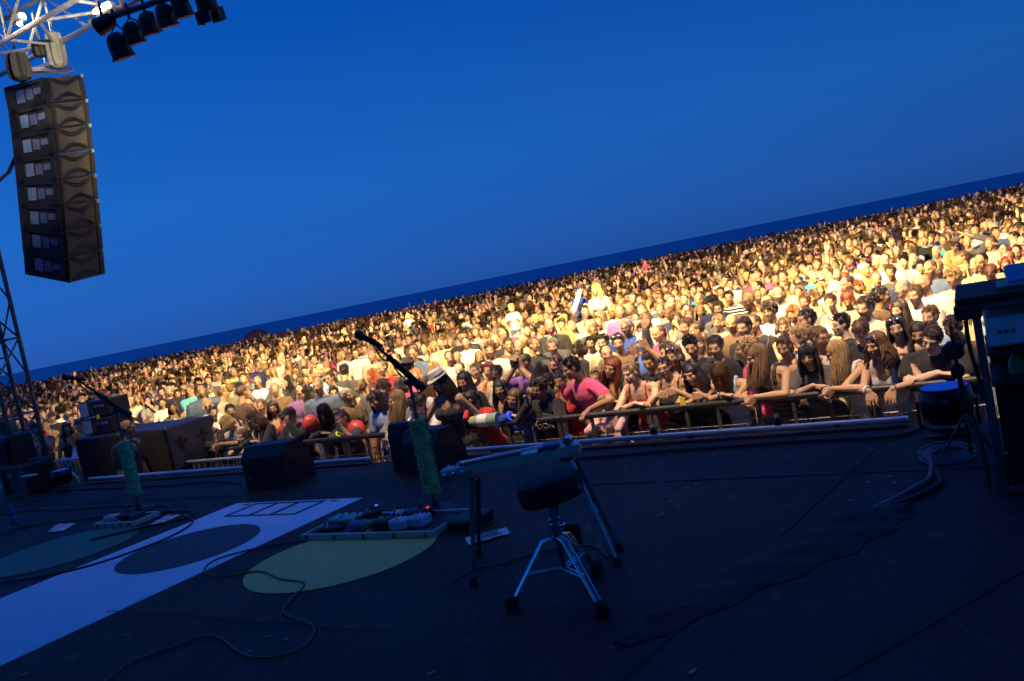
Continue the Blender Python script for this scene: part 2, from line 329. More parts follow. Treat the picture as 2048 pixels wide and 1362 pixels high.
# front edge rails
def erail(a0, a1, label):
    r = thing('edge_rail', label, 'rail', S((a0 + a1) / 2, B0 - .04, 0), 'pale rails along the stage edge')
    MB().tube([S(a0, B0 - .03, .055), S((a0 + a1) / 2, B0 - .03, .055), S(a1, B0 - .03, .045)], .021, 12).build('tube', M['rail'], r)
    MB().box(S((a0 + a1) / 2, B0 - .07, .014), (a1 - a0, .08, .018), RS).build('ledge', M['darksteel'], r)
    for a in np.arange(a0 + .2, a1, 1.1): MB().box(S(a, B0 - .035, .03), (.05, .04, .03), RS).build('bracket', M['darksteel'], r)
erail(-10.85, -6.15, 'pale blue-lit rail on the stage edge, from the left speakers past the small black monitor')
erail(-5.25, -1.28, 'pale blue-lit rail on the stage edge, from the lap steel guitar rightwards')
# small edge lights with cable loops
for i, (x, y, lb) in enumerate([(1312, 885, 'small edge lamp with a cable loop on the rail below the woman with glasses'), (1560, 866, 'edge lamp with a cable loop below the girl in black and grey'), (775, 922, 'small edge lamp on the rail end left of the tall mic stand')]):
    P = onb(x, y, B0 - .02); P[2] = .06
    r = thing('edge_lamp', lb, 'lamp', P, 'small lamps clamped to the stage edge')
    MB().box(P + [0, 0, .03], (.05, .05, .05), RS, .01).cyl(P + [0, 0, .05], P + NB * -.02 + [0, 0, .08], .018, .022).build('lamp_head', M['blackgloss'], r)
    MB().box(P + [0, 0, -.01], (.07, .05, .03), RS, .005).build('clamp', M['rail'], r)
    t = np.linspace(0, 2 * math.pi, 18)
    MB().tube([P + EA * (.10 * math.cos(q) + .12) + [0, 0, .03 + .06 * math.sin(q)] for q in t], .005, 5).tube([P + EA * (-.08 * math.cos(q) - .13) + [0, 0, .03 + .06 * math.sin(q)] for q in t], .005, 5).build('cable_loop', M['cable'], r)
# roof, back drape and legs of the stage (behind and above the camera)
rf = thing('stage_roof', 'black fabric roof over the stage on a lattice of trusses, outside the photo', 'stage roof', S(-4.3, 0, 6.2))
R2 = MB(); R2.box(S(-4.3, -2.0, 6.55), (18.4, 11.0, .08), RS); R2.build('canopy', M['cloth_black'], rf)
MB().box(S(-8.4, -6.9, 2.6), (9.8, .06, 7.8), RS).box(S(4.7, -4.6, 2.6), (.06, 4.4, 7.8), RS).build('drapes', M['cloth_black'], rf)
# front roof truss (square lattice) -------------------------------------------------
def truss(mb, P0, P1, w, h, nb, rc=.024, rl=.013, up=(0, 0, 1)):
    P0 = np.asarray(P0, float); P1 = np.asarray(P1, float); d = nrm(P1 - P0); up = nrm(np.asarray(up, float) - d * (np.asarray(up, float) @ d)); sd = np.cross(d, up)
    cs = [sd * sx * w / 2 + up * sy * h / 2 for sx, sy in ((-1, -1), (1, -1), (1, 1), (-1, 1))]
    for c in cs: mb[0].cyl(P0 + c, P1 + c, rc, None, 8)
    L = np.linalg.norm(P1 - P0)
    for i in range(nb):
        A = P0 + d * L * i / nb; B = P0 + d * L * (i + 1) / nb
        for k in range(4):
            c0, c1 = cs[k], cs[(k + 1) % 4]
            if i % 2: c0, c1 = c1, c0
            mb[1].cyl(A + c0, B + c1, rl, None, 6); 
            if i % 2 == 0: mb[1].cyl(A + cs[k], A + cs[(k + 1) % 4], rl, None, 6)
tr = thing('roof_truss', 'bright aluminium lattice truss at the top left, holding speakers and lamps', 'truss', S(-4.3, B0, 5.0))
mc = [MB(), MB()]; truss(mc, S(-14.6, B0 + .25, 5.66), S(5.0, B0 + .25, 5.66), .60, .60, 28, .031, .019)
mc[0].build('chords', M['alu'], tr); mc[1].build('lattice', M['alu'], tr)
sbm = MB()
for a in np.arange(-14, 5, 1.2): sbm.cyl(S(a, B0 - .03, 5.95), S(a, B0 - .03, 6.51), .02, None, 6)
sbm.build('roof_hangers', M['darksteel'], tr)
# second, cross truss that leaves the corner towards the back
t2 = thing('cross_truss', 'second aluminium lattice truss running back from the top left corner', 'truss', S(-12.4, 2, 5.0))
mc = [MB(), MB()]; truss(mc, S(-9.9, B0 - .1, 6.0), S(-9.9, -5, 6.0), .45, .45, 18, .026, .015)
mc[0].build('chords', M['alu'], t2); mc[1].build('lattice', M['alu'], t2)
# tower at the left edge
tw = thing('truss_tower', 'dark steel lattice tower standing at the left edge beyond the stage corner', 'tower', S(-12.3, B0 + .5, GZ))
TB = onD(84, 980, 12.6); 
mc = [MB(), MB()]; bs = np.array([TB[0] - .20, TB[1] + .1, GZ]); truss(mc, bs, bs + [0, 0, 7.2], .42, .42, 14, .03, .013, EA)
for i in range(8):
    z = GZ + .3 + i * .85
    for dz in (0, .2): mc[1].cyl(bs + EA * -.21 + [0, 0, z - GZ + dz], bs + EA * .21 + [0, 0, z - GZ + dz], .013, None, 6)
mc[0].build('chords', M['darksteel'], tw); mc[1].build('lattice', M['darksteel'], tw)
MB().box(bs + [0, 0, .03], (.7, .7, .06), RS).build('base_plate', M['darksteel'], tw)
# lamps on top of the truss that light the crowd: above the frame except for the first
for i, (a, tx, ty, W, sz, bl) in enumerate(LAMPS):
    P = S(a, B0 + .66, 6.15); to = np.array([tx, ty, .3]); d = nrm(to - P)
    r = thing('audience_lamp', 'audience floodlight above the frame aimed at the ' + LAMPW[i], 'floodlight', P, 'audience floodlights on the truss')
    MB().cyl(P - d * .22, P + d * .10, .13, .15, 16).build('housing', M['black'], r)
    MB().cyl(P + d * .101, P + d * .108, .125, None, 16).build('bulb', M['bulb'], r)
    l = spot('lamp_light', P + d * .14, to, W, sz, bl); l.parent = r; l.location = tuple(np.array(l.location) - P)
# one small floodlight inside the picture
P = onb(205, 27, B0 - .1)
r = thing('truss_floodlight', 'small lit floodlight glowing white on the truss at the top left', 'floodlight', P)
MB().box(P + EA * .05 + [0, 0, .03], (.30, .10, .10), RS, .02).build('housing', M['alu'], r)
b_ = MB()
for k in (-.035, .085, .19): b_.ell(P + EA * k - NB * .06 + [0, 0, .02], .024)
b_.build('bulb', M['bulb'], r)
lo = spot('flood_light', P - NB * .3 + EA * .5, P - EA * 3 + NB * .3 + np.array([0, 0, .3]), 800, 60, .6, (1, .84, .56), .06); lo.parent = r; lo.location = tuple(np.array(lo.location) - P)
P = S(-10.7, B0 + .35, 5.75)
r = thing('truss_floodlight', 'small added floodlight on top of the truss in the top left corner, over the speaker', 'floodlight', P)  # extra fixture added to brighten the upper speaker cabinets
MB().box(P, (.22, .10, .10), RS, .02).build('housing', M['alu'], r); MB().ell(P - Z3_ * .06, .03).build('bulb', M['bulb'], r)
lo = spot('flood_light', P + EA * .6 - NB * .25 + Z3_ * .1, onD(112, 150, 12.6), 520, 46, 1.0, (1, .84, .56), .06); lo.parent = r; lo.location = tuple(np.array(lo.location) - P)
# warm fill lamps added out of view to brighten the front row
for a_, w_ in ((-10.0, 2000), (-5.6, 2400), (-2.2, 3000)):
    P_ = S(a_, B0 - .75, 6.0); r_ = thing('added_fill_lamp', 'added fill lamp above the frame over ' + {-10.0: 'the left', -5.6: 'the middle', -2.2: 'the right'}[a_] + ' of the front row', 'floodlight', P_, 'added fill lamps above the frame')
    MB().cyl(P_, P_ + Z3_ * .2, .09, .08, 14).build('housing', M['black'], r_); l = spot('added_fill_light', P_ - Z3_ * .03, S(a_, B0 + 3.0, -.2), w_, 50, .5, (1, .68, .42), .25); l.parent = r_; l.location = (0, 0, -.04)
# black bar with hanging par cans
bar = thing('lamp_bar', 'dark lamp bar with cables crossing the sky at the top left', 'bar', onb(330, 0, B0 - .7))
MB().tube([onb(198, 42, B0 - .7), onb(330, -2, B0 - .7), onb(560, -70, B0 - .7)], .03, 8).build('bar_tube', M['black'], bar)
lb = ['lowest par can, tilted, at the left end of the lamp bar', 'second par can from the left on the lamp bar', 'third par can from the left on the lamp bar', 'fourth par can from the left on the lamp bar', 'fifth par can from the left on the lamp bar, cut by the top edge', 'square-fronted lamp at the top edge, right end of the lamp bar', 'flat par can at the top of the lamp bar, beside the bright bulbs']
for i, (x, y, yt, s_, dx) in enumerate([(238, 92, 48, 1.15, .15), (266, 66, 36, .95, .1), (297, 47, 22, .95, .1), (331, 31, 10, .95, .1), (362, 12, -4, .95, .1), (410, -2, -24, 1.0, .05), (212, 46, 34, .9, -1.0)]):
    P = onb(x, y, B0 - .7); T = onb(x - 8, yt, B0 - .7); r = thing('par_can', lb[i], 'stage lamp', P, 'black stage lamps on the bar')
    d = nrm(np.array([dx, .25, -1.0])) if i != 6 else nrm([-1, .2, -.25]); L = .17 * s_
    MB().lathe(P, [(.045 * s_, -L * .62), (.075 * s_, -L * .45), (.088 * s_, -L * .1), (.092 * s_, L * .5), (.10 * s_, L * .52), (.10 * s_, L * .62), (.085 * s_, L * .62)], 16, np.c_[frame(d)[0], frame(d)[1], d]).build('can', M['black'], r)
    MB().cyl(P + d * L * .50, P + d * L * .56, .082 * s_, None, 16).build('lens', M['lens'], r)
    bd = MB()
    for k in (range(4) if i == 5 else ()):
        an = k * math.pi / 2 + .3; f0, f1, _ = frame(d); u = f0 * math.cos(an) + f1 * math.sin(an); bd.box(P + d * L * .85 + u * .11 * s_, (.12 * s_, .006, .11 * s_), np.c_[np.cross(u, d), u, d])
    if i == 5: bd.build('barn_doors', M['black'], r)
    MB().tube([P + EA * .1, P + EA * .1 + (T - P) * .6, T, P - EA * .1 + (T - P) * .6, P - EA * .1], .009, 6).tube([T, T + np.array([0, 0, .14])], .014, 6).build('yoke', M['black'], r)
# motor bags by the speaker
for i, (x, y, w, h, lb_) in enumerate([(112, 100, .19, .44, 'grey cloth chain bag hanging from the truss above the speaker'), (38, 134, .24, .34, 'black cloth chain bag hanging at the far left of the truss'), (80, 98, .16, .20, 'small black motor between the two chain bags under the truss')]):
    P = onD(x, y, 11.3)
    mb = MB(); n = 36; t = np.arange(n) * 2 * math.pi / n
    prof = [(.35, .5), (.8, .45), (1, .2), (1.05, -.2), (.9, -.42), (.4, -.5)]
    V = np.vstack([np.c_[w / 2 * s_ * (1 + .16 * np.sin(7 * t + i)) * np.cos(t), w / 2 * s_ * (1 + .16 * np.sin(7 * t + i)) * np.sin(t), np.full(n, z * h)] for s_, z in prof]) + P
    F = [(j * n + k, j * n + (k + 1) % n, (j + 1) * n + (k + 1) % n, (j + 1) * n + k) for j in range(5) for k in range(n)] + [tuple(range(n)), tuple(range(5 * n, 6 * n))[::-1]]
    mb.add(V, F); mb.cyl(P + [0, 0, h * .45], P + [0, 0, h * .45 + .35], .012, None, 6)
    tag(mb.build('chain_bag', M['cloth_black'] if i else mat('grey_fabric', (.12, .12, .11), .8, var=.3, bump=.5, bscale=18)), lb_, 'chain bag')
# line array: eight cabinets, curved ---------------------------------------------------
def array():
    D = 13.1; root = thing('line_array', 'hanging curved stack of eight grey speaker cabinets against the blue sky', 'speaker', onD(130, 560, D))
    n = 8
    # image-space guide: right edge and middle edge of each joint, at real distance
    mid = [onD(92 + 46 * (i / n) ** .72 , 155 + (566 - 155) * i / n, D - .30) for i in range(n + 1)]
    up = np.array([0, 0, 1.])
    rt = np.array([.474, .88, 0.]); bk = np.array([-.978, .208, 0.])           # directions of the lit side and of the open rear side
    rt = nrm(rt); lf = nrm(bk)
    Wr, Wl = .60, .60
    lf0 = lf; rt0 = rt
    for i in range(n):
        lfa = nrm(lf0 + up * .42 * (i / 8) ** 1.6); lfb = nrm(lf0 + up * .42 * ((i + 1) / 8) ** 1.6); rt = nrm(rt0 + up * (.17 - .06 * (i / 8))); lf = nrm(lfa + lfb)
        A, B = mid[i], mid[i + 1]; ax = nrm(A - B); g = .002
        T0 = A - ax * g; T1 = B + ax * g
        mb = MB()
        # cabinet wedge: footprint mid, mid+rt*Wr, mid+lf*Wl and the far corner
        q = [np.zeros(3), rt * Wr, rt * Wr + lf * Wl * .96, lf * Wl]
        qa = [np.zeros(3), rt * Wr, rt * Wr + lfa * Wl * .96, lfa * Wl]; qb = [np.zeros(3), rt * Wr, rt * Wr + lfb * Wl * .96, lfb * Wl]
        V = [T0 + c for c in qa] + [T1 + c for c in qb]
        mb.add(V, [(0, 1, 2, 3), (7, 6, 5, 4), (0, 4, 5, 1), (1, 5, 6, 2), (2, 6, 7, 3), (3, 7, 4, 0)])
        cab = mb.build('cabinet', M['grey_box'], root, 0)
        h = np.linalg.norm(T0 - T1); c0 = (T0 + T1) / 2; nrmR = np.cross(rt, up); nrmR = nrmR if nrmR[1] < 0 else -nrmR; nL = np.cross(lf, up); nL = nL if (nL @ (CAM - c0)) > 0 else -nL
        fr = MB()      # black edge frames and rigging rail down the right edge
        fr.box(c0 + rt * (Wr - .035) + nrmR * .012, (.07, .03, h * .98), np.c_[rt, nrmR, ax]); fr.box(c0 + rt * .02 + nrmR * .012, (.04, .03, h * .98), np.c_[rt, nrmR, ax])
        fr.box(T1 + ax * .012 + rt * Wr / 2 + nrmR * .010, (Wr, .02, .022), np.c_[rt, nrmR, ax])
        # rear (left) side: recessed dark frame with handles
        nL = nrm(np.cross(lf, ax)); nL = nL if (nL @ (CAM - c0)) > 0 else -nL; Rl = np.c_[lf, nL, ax]
        fr.box(c0 + lf * Wl * .5 + nL * .012, (Wl, .02, h * .98), Rl)
        for u, ww in ((.05, .06), (.62, .05), (Wl - .04, .08)): fr.box(c0 + lf * u + nL * .035, (ww, .04, h * .96), Rl)
        fr.box(T0 + lf * Wl / 2 + nL * .035 - ax * .03, (Wl, .04, .05), Rl); fr.box(T1 + lf * Wl / 2 + nL * .035 + ax * .03, (Wl, .04, .05), Rl)
        fr.build('rigging_frame', M['black'], cab)
        pl = MB(); pl.box(c0 + lf * (Wl * .72) + nL * .03 + ax * .0, (.12, .012, h * .50), Rl); pl.build('connector_plate', M['panel_blue'], cab)
        p2 = MB(); p2.box(c0 + lf * (Wl * .25) + nL * .03 + ax * .02, (.12, .012, h * .25), Rl); p2.box(c0 + lf * (Wl * .48) + nL * .03, (.10, .012, h * .42), Rl); p2.build('input_plate', M['plate_dim'], cab)
        hb = MB()      # two pressed arcs (handle recesses) on the lit side, with thick rims
        for sgn, zc in ((1, -.40), (-1, .42)):
            pts = []
            for t in np.linspace(0, 1, 12): pts.append(c0 + rt * (.06 + (Wr - .15) * t) + ax * (zc * h + sgn * .085 * math.sin(math.pi * t)) + nrmR * .012)
            hb.tube(pts, .017, 6)
            hb.tube([p - ax * sgn * .03 + nrmR * .002 for p in pts[1:-1]], .010, 5)
        hb.build('handle_rims', M['black'], cab)
        MB().box(T0 + rt * (Wr - .02) + nrmR * .03 - ax * .02, (.035, .02, .05), np.c_[rt, nrmR, ax]).build('pin', M['pin'], cab)
    A = mid[0]
    MB().box(A + rt * .33 + lf * .33 + [0, 0, .05], (.85, .16, .06), np.c_[rt, np.cross(up, rt), up]).box(A + rt * .33 + lf * .33 + [0, 0, .10], (.12, .80, .06), np.c_[rt, np.cross(up, rt), up]).cyl(A + rt * .33 + lf * .3 + [0, 0, .1], A + rt * .33 + lf * .3 + [0, 0, .9], .015).build('fly_bar', M['alu'], root)
    P = [onD(x, y, D + .2) for x, y in [(40, 230), (36, 270), (30, 315), (16, 345), (-6, 365), (-40, 372)]]
    MB().tube(P, .022, 8).tube([p + EA * .05 for p in P], .018, 8).tube([onD(40, 230, D + .2), onD(46, 150, D + .2)], .03, 8).build('multicore_cable', M['cable'], root)
M['panel_blue'] = mat('pale_panel', (.09, .14, .28), .4, var=.2, nscale=14); M['plate_dim'] = mat('dim_plate', (.06, .08, .16), .4, var=.2); M['pin'] = mat('pale_pin', (.12, .22, .24), .4, var=0)
array()
# ------------------------------------------------------------------ gear on stage
Z3 = np.array([0, 0, 1.])
def coil(mb, P, H, turns, r, rr, n=14, lean=np.zeros(3)):
    t = np.linspace(0, 1, turns * n); mb.tube([P + lean * q + Z3 * H * q + np.array([math.cos(2 * math.pi * turns * q), math.sin(2 * math.pi * turns * q), 0]) * r for q in t], rr, 6)
def micstand(base, Htop, gz0, gz1, gar, pivot, tip, tail, label, glabel, gr, gm):
    r = thing('microphone_stand', label, 'microphone stand', base, 'microphone stands on the stage')
    MB().lathe(base, [(.15, .0), (.15, .012), (.12, .03), (.03, .045), (.02, .08)], 28).build('base', M['black'], r)
    top = base + (pivot - base) * 1.0
    MB().cyl(base + Z3 * .05, top, .013, .011, 10).build('pole', M['darksteel'], r)
    MB().ell(pivot, .03).cyl(pivot + EA * -.04, pivot + EA * .04, .014).build('clutch', M['black'], r)
    MB().cyl(tail, tip, .010, None, 8).cyl(tail, tail + nrm(tip - tail) * .34, .022, None, 10).cyl(tail, tail + nrm(tip - tail) * .06, .030, None, 10).build('boom', M['black'], r)
    c = [tip + (tail - tip) * q + np.array([0, 0, -.02 - .05 * math.sin(9 * q) ** 2]) for q in np.linspace(0, .98, 16)] + [base + (pivot - base) * .4 + EA * .03]
    MB().tube(c, .006, 5).build('cable', M['cable'], r)
    d = nrm(tip - tail); md = nrm(d + gr)
    m = thing('microphone', glabel[1], 'microphone', tip, 'microphones on the boom stands')
    mb = MB(); mb.cyl(tip - md * .09, tip + md * .07, .013, .022, 12).build('handle', M['black'], m)
    MB().ell(tip + md * .095, (.030, .030, .034), None, 14, 10).cyl(tip + md * .055, tip + md * .085, .024, .031, 14).build('grille', M['blackgloss'], m)
    MB().cyl(tip - md * .03, tip - md * .0, .022, .022, 12).build('clip', M['rubber'], m)
    g = MB(); u = nrm(pivot - base)
    A = base + u * gz0; Hh = gz1 - gz0; lean = u * Hh - Z3 * Hh
    coil(g, A, Hh, 17, .042, .018, 12, lean); g.cyl(A, A + u * Hh, .030, None, 10)
    for k in range(620):
        q = rnd.random(); an = rnd.random() * 6.28; rr = .045 + .022 * rnd.random(); c0 = A + u * Hh * q; e_ = np.array([math.cos(an), math.sin(an), 0])
        t1 = nrm(e_ + np.random.RandomState(k).normal(0, .5, 3)); t2 = nrm(np.cross(t1, [.3, .2, 1])); g.box(c0 + e_ * rr * .9, (.034, .009, .003), np.c_[t1, t2, np.cross(t1, t2)])
    tag(g.build('garland', gm), glabel[0], 'garland', 'garlands wound round the microphone stands')
b2 = onz(873, 1024); pv = b2 + Z3 * .925; Dp = proj(pv)[2]
micstand(b2, 1.3, .14, .66, None, pv, onD(742, 682, Dp - .03), onD(849, 779, Dp + .01), 'black microphone stand in the middle of the stage with a raised boom',
         ('pale green fluffy garland wound round the middle microphone stand', 'microphone at the tip of the raised boom in the middle'), np.array([-.4, 0, -.05]), M['garland_l'])
b1 = onz(279, 1022); pv = b1 + Z3 * .99; Dp = proj(pv)[2]
micstand(b1, 1.1, .16, .68, None, pv, onD(152, 757, Dp - .1), onD(262, 832, Dp + .05), 'black microphone stand on the left of the stage, boom pointing to the far left',
         ('dark green fluffy garland wound round the left microphone stand', 'microphone lying nearly level at the end of the left boom'), np.array([-.6, 0, -.3]), M['garland_g'])
# wedge monitors
def wedge(name, c, w, d, h, yaw, label, m=None):
    r = thing(name, label, 'monitor speaker', c, 'floor monitors on the stage'); R = np.array(Matrix.Rotation(yaw, 3, 'Z')) @ RS
    prof = [(-d / 2, 0), (d / 2, 0), (d / 2, h * .35), (d * .12, h), (-d * .30, h), (-d / 2, h * .75)]
    V = [c + R @ np.array([x, y, z]) for x in (-w / 2, w / 2) for y, z in prof]; n = 6
    F = [tuple(range(n)), tuple(range(n, 2 * n))[::-1]] + [(i, n + i, n + (i + 1) % n, (i + 1) % n) for i in range(n)]
    MB().add(V, F).build('cabinet', M['black'], r, 0)
    s = MB()
    a, b = np.array([0, d * .31 + .004, h * .675]), nrm([0, h * .65, d * .38]); sl = math.hypot(d * .38, h * .65)
    yv = nrm([0, -d * .38, h * .65]); s.box(c + R @ (a + b * .012), (w * .92, sl * .9, .02), R @ np.c_[[1, 0, 0], yv, b]); s.build('grille', M['cloth_black'], r)
    for sx in (-1, 1): MB().box(c + R @ np.array([sx * (w / 2 + .004), -.02, h * .5]), (.01, .14, .05), R, .004).build('handle', M['rubber'], r)
    return r, R
r, R = wedge('floor_monitor', S(-6.84, 5.98), .50, .42, .40, .12, 'large black floor monitor left of centre with a small pale badge')
P = onb(499, 958, 5.98 - .235); bdg = MB()
for k in (-.014, .014): bdg.box(P + EA * k, (.016, .006, .03), RS)
bdg.box(P, (.05, .004, .006), RS); bdg.build('badge', M['panel_blue'], r)
wedge('floor_monitor', S(-5.04, 6.12), .42, .34, .37, -.1, 'tall black floor monitor behind the middle microphone stand')
wedge('floor_monitor', S(-5.42, 6.22), .22, .22, .42, .1, 'small black monitor with a flat blue-lit top beside the tall monitor')
# lap steel guitar on its legs ---------------------------------------------------------
A = onD(884, 938, 4.95); B = onD(1158, 884, 4.80); ax = nrm(B - A); L = np.linalg.norm(B - A); sd = nrm(np.cross(Z3, ax)); upv = np.cross(ax, sd); RL = np.c_[ax, sd, upv]
r = thing('lap_steel_guitar', 'long pale lap steel guitar lying level on thin legs behind the drum stool', 'guitar', (A + B) / 2)
def prism(mb, prof, z0, z1, A_=A, R_=RL):
    n = len(prof); V = [A_ + R_ @ np.array([x, y, z]) for z in (z0, z1) for x, y in prof]
    return mb.add(V, [tuple(range(n))[::-1], tuple(range(n, 2 * n))] + [(i, (i + 1) % n, n + (i + 1) % n, n + i) for i in range(n)])
prism(MB(), [(.17, -.028), (L * .60, -.040), (L * .66, -.058), (L, -.062), (L, .062), (L * .66, .058), (L * .60, .040), (.17, .028)], -.048, .0).build('body', M['lapwood'], r, 0)
prism(MB(), [(.0, -.045), (.05, -.05), (.17, -.035), (.17, .035), (.05, .05), (0, .045)], -.03, -.004).build('headstock', M['cream'], r, 0)
pg = MB()
for k in range(3):
    for s_ in (-1, 1):
        p = A + RL @ np.array([.03 + k * .05, s_ * .05, -.018]); pg.cyl(p, p + sd * s_ * .03, .004).ell(p + sd * s_ * .038, (.010, .012, .008))
        pg.cyl(A + RL @ np.array([.03 + k * .05, s_ * .028, -.004]), A + RL @ np.array([.03 + k * .05, s_ * .028, .012]), .005)
pg.build('tuning_pegs', M['chrome'], r)
fb = MB(); fb.box(A + RL @ np.array([L * .36, 0, .006]), (L * .44, .062, .010), RL); fb.build('fretboard', M['darksteel'], r)
fr = MB()
for k in range(20): fr.box(A + RL @ np.array([L * (.15 + .42 * (1 - .93 ** k) / (1 - .93 ** 20)), 0, .0125]), (.003, .060, .003), RL)
fr.build('frets', M['alu'], r)
st = MB()
for k in range(6): st.cyl(A + RL @ np.array([.10, -.022 + .0088 * k, .018]), A + RL @ np.array([L * .93, -.022 + .0088 * k, .020]), .0012, None, 5)
st.build('strings', M['chrome'], r)
MB().box(A + RL @ np.array([L * .80, 0, .012]), (.10, .10, .024), RL, .006).build('pickup', M['panel_blue'], r)
MB().box(A + RL @ np.array([L * .93, 0, .020]), (.05, .10, .04), RL, .01).build('bridge', M['chrome'], r)
for k in range(2): MB().cyl(A + RL @ np.array([L * .74 + .07 * k, -.07, 0]), A + RL @ np.array([L * .74 + .07 * k, -.07, .022]), .014).build('knob', M['blackgloss'], r)
lr = thing('guitar_stand', 'folding guitar stand with thin metal legs carrying the lap steel guitar', 'guitar stand', (A + B) / 2 * np.array([1, 1, 0]))
z0 = -.075
MB().box(A + RL @ np.array([L * .22, 0, z0]), (.03, .16, .03), RL).build('crossbar', M['black'], lr); MB().box(A + RL @ np.array([L * .93, 0, z0]), (.03, .15, .03), RL).build('crossbar', M['black'], lr)
for top, px, py in [((L * .22, -.07), 947, 1163), ((L * .22, .07), 958, 1105), ((L * .93, -.07), 1234, 1122), ((L * .93, .07), 1238, 1094)]:
    T = A + RL @ np.array([top[0], top[1], z0]); Bt = onz(px, py, .02); q = (Bt - T)
    lg = MB().cyl(T, T + q * .52, .015, None, 10).cyl(T + q * .48, Bt, .011, None, 10).cyl(T + q * .47, T + q * .53, .019).build('leg', M['galv'] if top[0] > .5 and top[1] < 0 else M['darksteel'], lr)
    MB().cyl(Bt + Z3 * .02, Bt - Z3 * .018, .016, .022).build('rubber_foot', M['rubber'], lg)
# drum stool ---------------------------------------------------------------------------
c = (onz(1025, 1215) + onz(1206, 1226) + onz(1188, 1140)) / 3; c[2] = 0
r = thing('drum_stool', 'round black padded drum stool on a shiny braced tripod, tilted seat', 'stool', c)
sc_ = onD(1100, 976, proj(c + Z3 * .5)[2] + .02); tl = np.array(Matrix.Rotation(math.radians(-7), 3, 'Y') @ Matrix.Rotation(math.radians(-4), 3, 'X'))
MB().lathe(sc_, [(.06, -.062), (.135, -.060), (.152, -.045), (.158, -.01), (.157, .022), (.148, .042), (.12, .052), (.05, .056), (.01, .057)], 40, tl).build('seat', M['cloth_black'], r)
e_ = onD(1160, 974, proj(c + Z3 * .5)[2] - .13)
MB().cyl(e_, e_ + (CAM - e_) * .003, .012, None, 14).build('badge', M['panel_blue'], r)
hb = c + Z3 * .30; MB().cyl(sc_ - Z3 * .06, hb + Z3 * .06, .022, .018).cyl(hb + Z3 * .06, c + Z3 * .12, .012).build('post', M['darksteel'], r)
MB().cyl(hb - Z3 * .03, hb + Z3 * .05, .026).ell(hb + Z3 * .04 + EA * .035, (.018, .012, .018)).cyl(hb + Z3 * .06, hb + Z3 * .075, .032).build('collar', M['chrome'], r)
for (px, py) in [(1025, 1205), (1203, 1216), (1193, 1135)]:
    F_ = onz(px, py, .03); d = nrm((F_ - c) * np.array([1, 1, 0])); w = np.cross(Z3, d) * .012
    kn = hb + d * .075 + Z3 * -.02
    lg = MB()
    for s_ in (-1, 1): lg.tube([hb + w * s_ - Z3 * .01, kn + w * s_, F_ + w * s_ * .8], .0065, 8)
    lg.box((kn + F_) / 2 + (kn - F_) * .12, (.03, .008, .012), np.c_[np.cross(Z3, d), d, Z3]).cyl(c + Z3 * .135 + w, kn * .45 + F_ * .55 + w, .005).cyl(c + Z3 * .135 - w, kn * .45 + F_ * .55 - w, .005)
    lo_ = lg.build('leg', M['chrome'], r)
    MB().ell(F_ + d * .012, (.030, .030, .034)).cyl(F_ - Z3 * .028, F_ + Z3 * .03 - d * .012, .032, .020).build('rubber_foot', M['rubber'], lo_)
tag(MB().box(onz(1155, 1135) + Z3 * .17, (.10, .05, .13), RS, .01).cyl(onz(1155, 1135) + Z3 * .10, onz(1155, 1135), .02).build('volume_pedal', M['black'], None), 'small black upright pedal behind the drum stool', 'pedal')
# pedal boards -------------------------------------------------------------------------
def board(c0, ex, ey, w, d, label, peds, nm='pedal_board'):
    r = thing(nm, label, 'pedal board', c0 * np.array([1, 1, 0]), 'pedal boards on the stage'); R_ = np.c_[ex, ey, Z3]
    fm = MB()
    fm.box(c0 + ex * w / 2 + ey * .012 + Z3 * .024, (w, .024, .048), R_, .005).box(c0 + ex * w / 2 + ey * (d - .012) + Z3 * .024, (w, .024, .048), R_, .005)
    for x in (.012, w / 2, w - .012): fm.box(c0 + ex * x + ey * d / 2 + Z3 * .024, (.018, d - .05, .044), R_, .004)
    fm.build('frame', M['cream'], r)
    for x in np.linspace(.06, w - .06, 5): MB().box(c0 + ex * x + ey * -.003 + Z3 * .025, (.018, .008, .03), R_).build('latch', M['darksteel'], r)
    MB().box(c0 + ex * w / 2 + ey * d / 2 + Z3 * .02, (w - .03, d - .06, .02), R_).build('deck', M['black'], r)
    for k, (x, y, sw, sdp, sh, m, lab) in enumerate(peds):
        P = c0 + ex * x + ey * y + Z3 * .03
        p = thing('effect_pedal', lab, 'effect pedal', P, 'effect pedals on the boards')
        MB().box(P + Z3 * sh / 2, (sw, sdp, sh), R_, .012).build('housing', m, p)
        MB().cyl(P - ey * sdp * .28 + Z3 * sh, P - ey * sdp * .28 + Z3 * (sh + .018), .010).build('foot_switch', M['chrome'], p)
        for q in (-.3, 0, .3): MB().cyl(P + ex * sw * q + ey * sdp * .3 + Z3 * sh, P + ex * sw * q + ey * sdp * .3 + Z3 * (sh + .016), .008).build('knob', M['rubber'], p)
    return r
p0 = onz(602, 1083); p1 = onz(868, 1077); ex = nrm(p1 - p0); ey = np.cross(Z3, ex)
MG = mat('mint_enamel', (.10, .42, .30), .35, var=.1); MW = mat('white_enamel', (.55, .60, .66), .35, var=.1)
wB = np.linalg.norm(p1 - p0)
